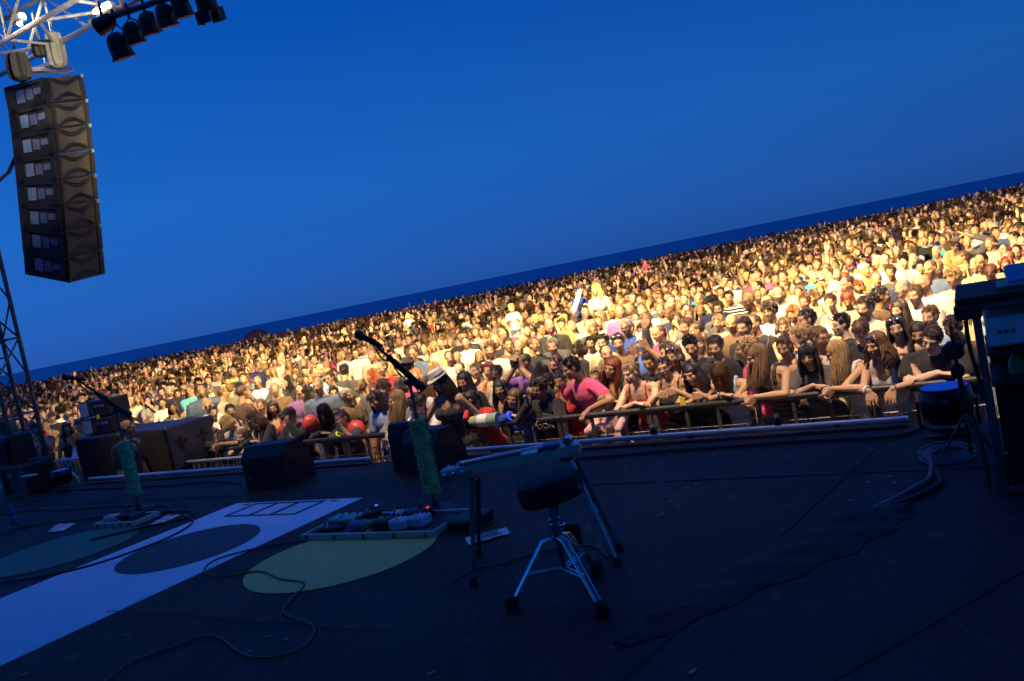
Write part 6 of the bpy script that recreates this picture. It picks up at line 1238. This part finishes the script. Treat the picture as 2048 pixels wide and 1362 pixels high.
 (467, 745, 'm0', 'short', 'gry', 'tee', 'yellow', .1, 'man in a bright yellow T-shirt', (), 'cloth', 'r'), (549, 724, 'm0', 'short', 'blk', 'tee', 'white', .1, 'tall man with black quiff and white T-shirt above the barrier in the crowd', (), 'cloth', 'r'),
 (546, 744, 'f0', 'long', 'bln', 'tee', 'lightgrey', .1, 'small girl with long fair hair in front of the man with the black quiff', (), 'cloth', 'f'), (577, 730, 'f2', 'wavy', 'ltb', 'cami', 'cream', -.2, 'woman with light wavy hair and a cream strappy top', (), 'cloth', 'm'),
 (502, 733, 'm3', 'bald', 'gry', 'tee', 'navy', 0, 'bald man in a navy sleeveless top', (), 'cloth', 't'), (518, 732, 'm0', 'short', 'gry', 'tee', 'navy', -.1, 'grey-haired tanned man next to the bald man in navy', (), 'cloth', 't'),
 (626, 720, 'm1', 'short', 'dkb', 'polo' if 0 else 'tee', 'khaki', .1, 'man in a brown and green striped shirt', (), 'stripe_d', 'r'), (576, 762, 'f1', 'long', 'blk', 'long', 'black', -.7, 'person wrapped in a black scarf behind the light brown heads', (), 'cloth', 'm'),
 (613, 787, 'f1', 'longcurly', 'blk', 'long', 'black', -.9, 'woman with curly black hair in profile facing right of the black cap', (), 'cloth', 'r'), (668, 787, 'f0', 'bun', 'blk', 'tee', 'white', .1, 'pale woman with drawn-back black hair in a white shirt and black waistcoat', (), 'cloth', 'f'),
 (694, 792, 'm1', 'short', 'wht', 'tee', 'brown', .7, 'older white-haired man in profile in a brown T-shirt', (), 'cloth', 't'), (546, 817, 'f0', 'wavy', 'blk', 'tank', 'darkred', 0, 'woman with glasses and long black hair between the curly head and the cap', (('glasses',),), 'cloth', 't'),
 (522, 812, 'm0', 'short', 'ltb', 'tee', 'white', -.2, 'light-haired man peering over the curly brown head', (), 'cloth', 'm'), (461, 822, 'f1', 'bun', 'blk', 'tank', 'navy', .7, 'dark-haired woman in profile above the bowed fair head', (), 'cloth', 'm'),
 (416, 812, 'f0', 'bob', 'bln', 'tee', 'white', 0, 'blonde woman in dark sunglasses above the woman with the phone', (('darkglasses',),), 'cloth', 'r'), (427, 826, 'f2', 'bun', 'dkb', 'tee', 'white', 0, 'woman with drawn-back hair lifting her chin beside the blonde in sunglasses', (), 'cloth', 'f'),
 (798, 683, 'm3', 'bald', 'gry', 'tee', 'white', 0, 'bald man in a white T-shirt with his arms folded, in front of the cap wearer', (), 'cloth', 't'), (729, 698, 'm0', 'short', 'brn', 'tee', 'navy', -.1, 'man in a navy and white striped T-shirt', (), 'stripe_w', 'm'),
 (711, 707, 'm0', 'short', 'dkb', 'tee', 'white', .1, 'man in glasses and a plain white T-shirt beside the striped T-shirt', (('glasses',),), 'cloth', 'f'), (680, 712, 'f1', 'bob', 'bln', 'long', 'white', -.7, 'woman with blonde bobbed hair and a white top in profile', (), 'cloth', 'm'),
 (786, 742, 'f1', 'bob', 'bln', 'long', 'white', 2.3, 'light blonde head and white shoulders seen from behind the boom', (), 'cloth', 'f'), (744, 750, 'f1', 'longcurly', 'red', 'long', 'beige', -.9, 'woman with a mass of red hair', (), 'cloth', 'f'),
 (721, 773, 'f1', 'pony', 'ltb', 'long', 'darkgrey', -1.3, 'woman with a light ponytail turned away above the grey-haired man', (), 'cloth', 'm'), (832, 752, 'f0', 'bob', 'gin', 'tee', 'pink', 0, 'strawberry-blonde girl by the end of the boom', (), 'cloth', 'f'),
 (871, 736, 'f1', 'long', 'bln', 'long', 'beige', 2.6, 'straight pale blonde hair seen from behind, left of the fedora', (), 'cloth', 'f'), (818, 732, 'm0', 'short', 'blk', 'tee', 'darkgrey', 2.6, 'person in a dark grey brimmed hat seen from behind', (('fedora', (.05, .05, .055)),), 'cloth', 'm'),
 (859, 770, 'f1', 'long', 'brn', 'long', 'white', 2.2, 'long light brown hair seen from behind, in front of the pale blonde', (), 'cloth', 'm'), (806, 772, 'f1', 'bob', 'blk', 'long', 'black', 2.0, 'glossy dark head seen from behind under the boom', (), 'cloth', 'm'),
 (766, 778, 'm0', 'mop', 'dkb', 'tee', 'brown', -.1, 'youth with a heavy dark fringe above the denim waistcoat', (), 'cloth', 'm'), (690, 742, 'm1', 'spiky', 'blk', 'tee', 'darkgrey', 2.4, 'tousled black head seen from behind, right of the young man in white', (), 'cloth', 'm'),
 (355, 788, 'f0', 'bun', 'blk', 'tank', 'turquoise', .1, 'woman in a pale turquoise tank top left of the light blue vest', (), 'cloth', 'm'), (323, 784, 'm0', 'short', 'blk', 'tee', 'black', .1, 'man in a black T-shirt behind the boy in red and white', (), 'cloth', 'r'),
 (338, 783, 'm4', 'short', 'gry', 'tee', 'black', 0, 'greying man in black close to the man in the black T-shirt', (), 'cloth', 'r'), (381, 781, 'm2', 'short', 'ltb', 'shirt', 'turquoise', 0, 'man in a light blue and lime safety vest with folded arms', (), 'cloth', 'm'),
 (324, 806, 'f0', 'bun', 'dkb', 'tee', 'white', 0, 'young person in red and white at the barrier, left of the turquoise tank top', (), 'cloth', 'm'), (345, 815, 'f0', 'long', 'blk', 'tee', 'khaki', 0, 'girl with long black hair in khaki and white at the barrier', (), 'cloth', 't'),
 (275, 800, 'f1', 'wavy', 'ltb', 'long', 'cream', .5, 'woman in cream leaning just right of the amplifier rack', (), 'cloth', 'm'), (295, 800, 'f3', 'long', 'blk', 'tee', 'grey', 0, 'woman with long dark hair and folded arms beside the woman in cream', (), 'cloth', 'r'),
 (249, 784, 'm3', 'bald', 'gry', 'polo', 'beige', .3, 'bald man above the amplifier rack', (), 'cloth', 'm'), (104, 834, 'm5', 'buzz', 'blk', 'tee', 'black', .1, 'red-faced man in a black cap and T-shirt right of the tower', (('cap', (.015, .015, .02)),), 'cloth', 'r'),
 (141, 838, 'f0', 'bun', 'dkb', 'tank', 'cream', 0, 'tanned woman in cream above the white sleeves', (), 'cloth', 't'), (134, 858, 'f0', 'long', 'blk', 'tank', 'black', 0, 'girl with long dark hair left of the white sleeves', (), 'cloth', 't'),
 (93, 849, 'f3', 'bun', 'dkb', 'tank', 'khaki', -.3, 'woman with a bent arm beside the tower', (), 'cloth', 'm'), (1980, 487, 'm3', 'thin', 'brn', 'polo', 'cream', -.1, 'broad balding man in a cream polo shirt near the right edge', (), 'cloth', 'r'),
 (1935, 484, 'mc', 'bald', 'brn', 'jacket', 'darkgrey', 0, 'balding man with both hands behind his head', (), 'cloth', 'r'), (1887, 483, 'm0', 'buzz', 'blk', 'tee', 'turquoise', 0, 'cropped-haired man in bright turquoise', (), 'cloth', 'm'),
 (1902, 494, 'm1', 'short', 'dkb', 'tee', 'orange', 1.8, 'back and shoulder of a man in bright orange beside the turquoise T-shirt', (), 'cloth', 'm'), (1873, 504, 'm5', 'buzz', 'gry', 'tee', 'lightgrey', 0, 'heavy balding man in light grey in front of the turquoise T-shirt', (), 'cloth', 'r'),
 (1924, 515, 'f1', 'bun', 'brn', 'long', 'darkgrey', -.4, 'sharp-nosed woman in profile with tied brown hair', (), 'cloth', 'f'), (1850, 481, 'm3', 'thin', 'dkb', 'polo', 'black', 0, 'man with receding hair and a dark jacket over white', (), 'cloth', 'm'),
 (1842, 534, 'f0', 'bun', 'blk', 'tank', 'white', 0, 'smiling woman with dark tied-back hair above the large balding man', (), 'cloth', 'f'), (1808, 524, 'm0', 'spiky', 'blk', 'tee', 'cream', 0, 'young man with tousled black hair behind the dark grey T-shirt', (), 'cloth', 'f'),
 (1897, 516, 'f1', 'longcurly', 'bln', 'long', 'beige', -.5, 'woman with wavy golden hair left of the sharp-nosed woman', (), 'cloth', 'f'), (2013, 530, 'f0', 'longcurly', 'red', 'tee', 'darkgrey', .1, 'woman in glasses with frizzy auburn hair at the right edge', (('glasses',),), 'cloth', 'f'),
 (1804, 576, 'm3', 'buzz', 'gry', 'tee', 'red', -.2, 'person in a red T-shirt with a white star next to the large balding man', (), 'cloth', 'f'), (1830, 590, 'm0', 'short', 'brn', 'tee', 'white', 0, 'boy in a white top just in front of the large balding man', (), 'cloth', 'f'),
 (1716, 575, 'f0', 'bobfringe', 'red', 'tee', 'cream', .1, 'auburn woman with a heavy fringe left of the brown T-shirt', (), 'cloth', 'm'), (1695, 600, 'f5', 'bob', 'red', 'tee', 'beige', .1, 'head with short auburn hair below the heavy fringe', (), 'cloth', 'm'),
]
def clash(P, m=.40):
    for q in PLACED:
        if (q[0] - P[0]) ** 2 + (q[1] - P[1]) ** 2 < m * m: return True
    return False
mids = []
for e in sorted(MID, key=lambda e: -(e[1] + .2 * e[0])):
    px, py, vk, hair, hc, top, col, yo, label, ex, tm, sk = e; F = VAR[vk][0]; base = F.hc[2]; best = None
    for dh in (0, .02, -.02, .05, -.04, .08, .11, -.07, .14, .17, -.1, .2, .24):
        zz = GZ + base + dh; P = onz(px, py, zz)
        if P @ NB < B0 + 1.62: continue
        if not clash(P): best = (P, dh); break
        if best is None: best = (P, dh)
    if best is None: P = onb(px, py, B0 + 1.75); best = (P, P[2] - GZ - base)
    P, dh = best; sc = (base + dh) / base; yw = facing(P) + yo
    o = put(vk, hair, hc, top, col, P, yw, sc, label, None, tm, sk, ex); sx, sy, w = proj(P); PLACED.append((P[0], P[1], sx, sy, .24 * FPX / w, w, o, label)); mids.append((label, P, o, F, sc, yw))
def extra(key, fn):
    for label, P, o, F, sc, yw in mids:
        if key in label: fn(P, o, F, sc, yw)
def onchest(nm, col, x=0, z=.25, r=(.05, .02, .05), y=.125): return lambda P, o, F, sc, yw: child(o, nm, MB().ell(F.U(x, y * F.bulk, z), r, F.T).mesh(nm), M['cloth'], None, col)
extra('light blue print', onchest('shirt_print', C_['lightblue'], .02, .28, (.055, .02, .05)))
extra('white star', onchest('shirt_print', C_['white'], 0, .40, (.06, .02, .03)))
extra('red and white', onchest('shirt_print', C_['red'], 0, .15, (.13, .04, .10), .10))
extra('khaki and white', onchest('shirt_front', C_['white'], 0, .30, (.05, .03, .18)))
extra('black waistcoat', onchest('waistcoat', C_['black'], -.1, .25, (.07, .05, .2), .09)); extra('black waistcoat', onchest('waistcoat', C_['black'], .1, .25, (.07, .05, .2), .09))
extra('safety vest', onchest('vest_stripe', (.45, .7, .05), -.11, .33, (.035, .05, .16), .09)); extra('safety vest', onchest('vest_stripe', (.45, .7, .05), .11, .33, (.035, .05, .16), .09)); extra('safety vest', onchest('vest_stripe', (.45, .7, .05), .0, .06, (.15, .12, .022), .02))
def sweater(P, o, F, sc, yw): child(o, 'sweater', MB().tube([F.U(-.02, .16, .15), F.U(-.09, .14, .32), F.U(-.17, .03, .47), F.U(0, -.12, .49), F.U(.17, .03, .47), F.U(.09, .14, .32), F.U(.02, .16, .15)], .055, 8).mesh('sweater'), M['cloth'], None, C_['darkgrey'])
extra('dark sweater', sweater)
# children and girls riding on shoulders
RIDE = [(1155, 588, 'k0', 'short', 'brn', 'royal', 'child in a royal blue T-shirt on an adult\'s shoulders holding white inflatable sticks', 'm'), (1192, 579, 'f1', 'long', 'bln', 'lightgrey', 'blonde girl in a pale top sitting high above the crowd, right of the inflatable sticks', 'f'), (1023, 617, 'k0', 'short', 'bln', 'white', 'small blond child in white riding on the shoulders of the man in cream', 'f'), (816, 633, 'k0', 'bob', 'bln', 'mint', 'small child in pale green sitting above the crowd near the sea', 'f'), (1290, 525, 'k0', 'long', 'ltb', 'pink', 'little girl in pink riding above the crowd near the sea', 'f'), (1675, 549, 'k0', 'buzz', 'ltb', 'palepink', 'baby in pale pink held up above the crowd', 'f')]
for px, py, vk, hair, hc, col, label, sk in RIDE:
    F = VAR[vk][0]; rise = 1.02 if vk == 'k0' else .55; z0 = GZ + rise if py < 560 or px == 1155 or px < 1100 else GZ + rise
    if px == 1675: z0 = GZ + .78
    sc = .9 if vk == 'k0' else 1.0; P = onz(px, py, z0 + F.hc[2] * sc)
    o = put(vk, hair, hc, 'tee' if vk == 'k0' else 'long', col, P, facing(P), sc, label, None, 'cloth', sk, (), z0); sx, sy, w = proj(P); mids.append((label, P, o, F, sc, facing(P)))
    if (px, vk) == (1155, 'k0'):
        for k, (a0, b0_, a1, b1_) in enumerate([(1160, 583, 1148, 622), (1170, 612, 1180, 622)]): tag(MB().caps(onD(a0, b0_, w - .35), onD(a1, b1_, w - .35), .05, None, 12).build('inflatable_stick', M['panel_white'], None), ['long white inflatable stick held by the child in royal blue', 'short white inflatable stick at the knee of the child in royal blue'][k], 'inflatable stick')
# ------------------------------------------------------------------ everyone else: the nearest as people, the rest as one mass
TOPC = ['white', 'white', 'white', 'cream', 'beige', 'black', 'black', 'darkgrey', 'grey', 'lightgrey', 'navy', 'navy', 'blue', 'lightblue', 'turquoise', 'red', 'darkred', 'palepink', 'khaki', 'khaki', 'brown', 'brown', 'brown', 'beige', 'darkgrey', 'black', 'grey', 'lightgrey', 'denim', 'black', 'white', 'pink', 'navy', 'green' if 0 else 'mint', 'orange', 'purple', 'denim']
cand = []; rr_ = np.random.RandomState(5); VT['mr'] = (['short', 'mop', 'buzz'],); VT['mc'] = (['short', 'spiky', 'bald'],); y_ = 5.0; 
def depth_lim(x): return 71 + 2.2 * math.sin(x * .13) + 1.5 * math.sin(x * .37 + 1)
b_ = B0 + 1.72; row = 0
while b_ < 110:
    sp = .405 + .13 * min(1, (b_ - B0) / 22)
    a_ = -95.0 + (row % 2) * sp * .5
    while a_ < 75:
        q = S(a_ + rr_.normal(0, .11) * sp / .5, b_ + rr_.normal(0, .12) * sp / .5, 0); a_ += sp
        w = q[1]
        if w < 5 or w > depth_lim(q[0]) + abs(rr_.normal(0, 1.2)): continue
        hx, hy, ww = proj([q[0], q[1], GZ + 1.62])
        if hx < -420 or hx > 2480 or hy < -200 or hy > 1100: continue
        if q @ NB < B0 + 1.72 + (.35 if -11.5 < q @ EA < -9 else 0): continue
        if rr_.rand() < .05 + .10 * (math.sin(q[0] * .9) * math.sin(q[1] * .7 + 1) > .55): continue
        if w > 60 and rr_.rand() < .35 * (w - 60) / 11: continue
        cand.append((q[0], q[1], hx, hy, ww))
    b_ += sp * .86; row += 1
# keep clear of the posed people and of the faces one should see
PA = np.array([(p[0], p[1], p[2], p[3], p[4], p[5]) for p in PLACED]); keep = []
rail = [g(*q) for q in [(235, 836), (302, 822), (374, 802), (432, 784), (500, 770), (590, 764), (655, 757)]]
def segd(p, a, b): ab_ = b[:2] - a[:2]; t = max(0, min(1, ((p - a[:2]) @ ab_) / (ab_ @ ab_))); return np.linalg.norm(p - a[:2] - ab_ * t)
for c in cand:
    if c[4] < 26:
        d2 = (PA[:, 0] - c[0]) ** 2 + (PA[:, 1] - c[1]) ** 2
        if d2.min() < .37 ** 2: continue
        hp = .24 * FPX / c[4]
        near = (np.abs(PA[:, 2] - c[2]) < .62 * PA[:, 4]) & (c[3] - PA[:, 3] < 1.25 * PA[:, 4]) & (c[3] - PA[:, 3] > -.9 * hp) & (c[4] < PA[:, 5])
        if near.any(): continue
        if any(segd(np.array(c[:2]), rail[i], rail[i + 1]) < .35 for i in (0, 1, 2, 3, 5)): continue
    keep.append(c)
keep.sort(key=lambda c: c[4]); n_have = sum(1 for o in COL.objects if o.name.split('.')[0] == 'person'); NIND = max(0, 300 - n_have)
HAIRW = {'short': 'short', 'spiky': 'tousled', 'mop': 'shaggy', 'buzz': 'cropped', 'bald': 'bald-topped', 'thin': 'thinning', 'curly': 'curly', 'longcurly': 'long curly', 'long': 'long straight', 'wavy': 'wavy', 'fringe': 'fringed', 'bob': 'bobbed', 'bobfringe': 'fringed bobbed', 'pony': 'ponytailed', 'bun': 'tied-back'}
HCW = {'blk': 'black', 'dkb': 'dark brown', 'brn': 'brown', 'ltb': 'light brown', 'bln': 'blond', 'red': 'auburn', 'gry': 'grey'}
TW = {'tee': 'T-shirt', 'polo': 'polo shirt', 'long': 'long-sleeved top', 'tank': 'tank top', 'jacket': 'jacket', 'shirt': 'shirt', 'cami': 'strappy top'}
CW = {'lightgrey': 'light grey', 'darkgrey': 'charcoal', 'lightblue': 'light blue', 'darkred': 'dark red', 'palepink': 'pale pink', 'denim': 'denim blue'}
used = set(o['label'] for o in COL.objects if 'label' in o)
LM = [(p[2], p[3], p[7]) for p in PLACED] + [(m_[1] is not None and proj(m_[1])[0], proj(m_[1])[1], m_[0]) for m_ in mids[-6:]]
SHORT = {}
def short(l):
    import re
    w = re.split(r',| with | in | seen | looking | holding | leaning | standing | behind | beside | above | between ', l)
    return l
LAND = [(1864, 680, 'the stocky man in black'), (1752, 690, 'the curly-haired woman in grey'), (1672, 706, 'the blonde in white'), (1513, 714, 'the girl with very long hair'), (1440, 748, 'the woman bowing her head'), (1328, 736, 'the girl in glasses'), (1262, 746, 'the girl in the red camisole'), (1143, 738, 'the pink T-shirt'), (1028, 797, 'the blue hoodie'), (938, 800, 'the red cardigan'), (893, 740, 'the pale fedora'), (792, 800, 'the grey sweater'), (578, 832, 'the black cap'), (622, 847, 'the raised balloon'), (486, 874, 'the peeping child'), (1729, 615, 'the goateed man'), (1848, 568, 'the large balding man in white'), (1781, 545, 'the man in dark grey'), (1624, 552, 'the turquoise T-shirt'), (1586, 627, 'the ginger woman'), (1538, 622, 'the dark mop of hair'), (1492, 578, 'the boy in white with raised finger'), (1436, 645, 'the woman with raised chin'), (1354, 636, 'the brunette biting her finger'), (1182, 687, 'the lean man in white'), (1252, 654, 'the white-haired man in blue'), (1288, 684, 'the white baseball cap'), (1132, 668, 'the wavy blonde hair'), (981, 700, 'the curly-haired youth'), (931, 685, 'the mint shirt'), (1028, 646, 'the man in cream'), (935, 635, 'the green polo shirt'), (659, 757, 'the young man in profile in white'), (515, 764, 'the man with a sweater on his shoulders'), (435, 752, 'the pale pink T-shirt'), (467, 745, 'the yellow T-shirt'), (549, 724, 'the black quiff'), (626, 720, 'the striped brown shirt'), (798, 683, 'the bald man in white'), (729, 698, 'the navy striped T-shirt'), (744, 750, 'the red-haired woman'), (381, 781, 'the light blue vest'), (249, 784, 'the amplifier rack'), (104, 834, 'the man in the black cap'), (20, 840, 'the left edge of the photo'), (1980, 487, 'the cream polo shirt'), (1887, 483, 'the turquoise and orange pair'), (2013, 530, 'the frizzy auburn hair'), (1540, 579, 'the brown balloon'), (1155, 588, 'the white inflatable sticks'), (715, 665, 'the raised microphone'), (1318, 653, 'the raised arm'), (1640, 640, 'the boy in glasses')]
def label_for(vk, hair, hc, top, col, px, py):
    who = 'man' if vk[0] == 'm' else 'woman'
    hw = 'man with a bald crown' if hair == 'bald' and who == 'man' else f"{who} with {HAIRW[hair]} {HCW[hc]} hair"
    L_ = sorted(LAND, key=lambda l: math.hypot(l[0] - px, (l[1] - py) * 1.3))
    for q in L_:
        dx, dy = px - q[0], py - q[1] + .2 * (px - q[0]); 
        rel = ('behind' if dy < 0 else 'in front of') if abs(dx) < 18 else (('left' if dx < 0 else 'right') + ' of' if abs(dy) < 16 else (('back' if dy < 0 else 'forward') + (' left' if dx < 0 else ' right') + ' of'))
        c = CW.get(col, col); s = f"{hw}, {c} {TW[top]}, {rel} {q[2]}"
        if s not in used and len(s.replace(',', '').split()) <= 16: used.add(s); return s
    return None
fillp = []
for c in keep:
    male = rr_.rand() < .5; ks = [k for k in VT if k not in ('mr', 'mc') and k[0] == ('m' if male else 'f')]; vk = ks[rr_.randint(len(ks))]
    if c[4] > 15 and rr_.rand() < .004: vk = 'mr'; male = True; hs_ = VT[vk][0]; hair = hs_[rr_.randint(len(hs_))]
    hc = rr_.choice(['blk', 'dkb', 'brn', 'brn', 'brn', 'ltb', 'gry'] if male else ['blk', 'dkb', 'brn', 'brn', 'ltb', 'ltb', 'bln', 'bln', 'red']); tops = VAR[vk][1]; top = tops[rr_.randint(len(tops))]; col = TOPC[rr_.randint(len(TOPC))]
    sk = rr_.choice(['f', 'm', 'm', 'r', 't', 'f', 'm', 'r', 'd'] if rr_.rand() < .4 else ['f', 'm', 'r']); sc = float(np.clip(1 + rr_.normal(0, .042), .88, 1.13)); yw = facing(c) + rr_.normal(0, .28)
    if rr_.rand() < .05: yw += rr_.choice([-1, 1]) * rr_.uniform(1.0, 2.6)
    fillp.append((c, vk, hair, hc, top, col, sk, sc, yw))
done = 0; rest = []
for f_ in fillp:
    c, vk, hair, hc, top, col, sk, sc, yw = f_
    inview = -20 < c[2] < 2068
    if done < NIND and inview:
        s = label_for(vk, hair, hc, top, col, c[2], c[3])
        if s:
            ex = [SG] if rr_.rand() < .10 else ([('glasses',)] if rr_.rand() < .10 else [])
            if ex and ex[0][0] == 'glasses' or hair in ('bald', 'buzz'): ex = [e for e in ex if e[0] == 'glasses']
            o = put(vk, hair, hc, top, col, (c[0], c[1], 0), yw, sc, s, 'audience standing behind the front rows', 'cloth', sk, ex); done += 1; continue
    rest.append(f_)
# the mass: every figure real geometry, thinned out with distance, one object
def arr(me, M4, mask, feat=False):
    me.calc_loop_triangles(); V = verts(me); V = V @ M4[:3, :3].T + M4[:3, 3]; t = np.empty(len(me.loop_triangles) * 3, np.int32); me.loop_triangles.foreach_get('vertices', t); T_ = t.reshape(-1, 3)
    C = np.zeros((len(V), 4), np.float32); C[:, mask] = 1
    if feat:
        a = np.empty(len(V) * 4, np.float32); me.color_attributes['feat'].data.foreach_get('color', a); a = a.reshape(-1, 4); f = np.maximum(a[:, 0], a[:, 2] * .8); C[:, 0] = 1 - f
    return V, T_, C
def combo(vk, top, hair):
    F = VAR[vk][0]; A = np.eye(4); A[:3, :3] = F.HR * F.HS; A[:3, 3] = F.hc; Vs, Ts, Cs, n = [], [], [], 0
    for me, M4, mk, ft in ((MESH['vb' + vk], np.eye(4), 0, True), (MESH['vt' + vk + top], np.eye(4), 2, False), (MESH['hair_' + hair], A, 1, False)):
        V, T_, C = arr(me, M4, mk, ft)
        if mk == 1: C[:, 3] = 1
        Vs.append(V); Ts.append(T_ + n); Cs.append(C); n += len(V)
    V, T_, C = np.vstack(Vs), np.vstack(Ts), np.vstack(Cs); lim = F.hip[2] + .08
    ok = (V[T_][:, :, 2].max(1) > lim); T_ = T_[ok]; u, inv = np.unique(T_, return_inverse=True); V = V[u]; C = C[u]; T_ = inv.reshape(-1, 3)
    me = bpy.data.meshes.new('c'); me.from_pydata(V.tolist(), [], T_.tolist()); at = me.color_attributes.new('m', 'FLOAT_COLOR', 'POINT'); at.data.foreach_set('color', C.ravel()); return me
combos = {}
for vk in VT:
    hh = list(dict.fromkeys(VT[vk][0]))[:3]
    for i, hair in enumerate(hh):
        top = VAR[vk][1][i % len(VAR[vk][1])]; me = combo(vk, top, hair)
        for lod, tgt in ((0, 1500), (1, 420), (2, 150)):
            o = bpy.data.objects.new('tmp', me); COL.objects.link(o); d = o.modifiers.new('d', 'DECIMATE'); d.ratio = min(1, tgt / max(1, len(me.polygons))); combos[(vk, hair, lod)] = o
dg = bpy.context.evaluated_depsgraph_get(); dg.update(); CM = {}
for k_, o in combos.items():
    me = bpy.data.meshes.new_from_object(o.evaluated_get(dg)); me.calc_loop_triangles(); V = verts(me); t = np.empty(len(me.loop_triangles) * 3, np.int32); me.loop_triangles.foreach_get('vertices', t)
    a = np.empty(len(V) * 4, np.float32); me.color_attributes['m'].data.foreach_get('color', a); CM[k_] = (V, t.reshape(-1, 3), a.reshape(-1, 4)); bpy.data.meshes.remove(me)
for o in combos.values(): bpy.data.objects.remove(o)
Vs, Ts, Cs, n = [], [], [], 0
for c, vk, hair, hc, top, col, sk, sc, yw in rest:
    hh = list(dict.fromkeys(VT[vk][0]))[:3]
    if hair not in hh: hair = hh[0]
    lod = 0 if c[4] < 22 else (1 if c[4] < 40 else 2); V, T_, m = CM[(vk, hair, lod)]; F = VAR[vk][0]
    off = (rz(yw) @ F.hc) * sc; V = (V * sc) @ rz(yw).T + np.array([c[0] - off[0], c[1] - off[1], GZ])
    v_ = lambda q, a: np.array(q) * (1 + rr_.uniform(-a, a)); S_, H2, T2 = v_(K_[sk], .12), v_(H_[hc], .3), v_(C_[col], .15)
    hm = m[:, 3:4]; C = m[:, 0:1] * S_ * (1 - hm) + hm * H2 + m[:, 2:3] * T2 + (1 - np.clip(m[:, 0:1] + m[:, 2:3] + hm, 0, 1)) * np.array([.03, .02, .015])
    Vs.append(V); Ts.append(T_ + n); Cs.append(np.c_[C, np.ones(len(C))]); n += len(V)
V = np.vstack(Vs).astype(np.float32); T_ = np.vstack(Ts).astype(np.int32); C = np.vstack(Cs).astype(np.float32)
me = bpy.data.meshes.new('crowd'); me.vertices.add(len(V)); me.vertices.foreach_set('co', V.ravel()); me.loops.add(len(T_) * 3); me.loops.foreach_set('vertex_index', T_.ravel()); me.polygons.add(len(T_)); me.polygons.foreach_set('loop_start', np.arange(0, len(T_) * 3, 3, dtype=np.int32)); me.polygons.foreach_set('loop_total', np.full(len(T_), 3, np.int32)) if False else None
me.update(calc_edges=True); me.polygons.foreach_set('use_smooth', np.ones(len(T_), bool)); at = me.color_attributes.new('col', 'FLOAT_COLOR', 'POINT'); at.data.foreach_set('color', C.ravel()); me.materials.append(M['crowd'])
o = bpy.data.objects.new('crowd', me); COL.objects.link(o); tag(o, 'dense crowd of many thousand standing people stretching back to the sea', 'crowd', None, 'stuff')
for m_ in list(bpy.data.meshes):
    if m_.users == 0: bpy.data.meshes.remove(m_)
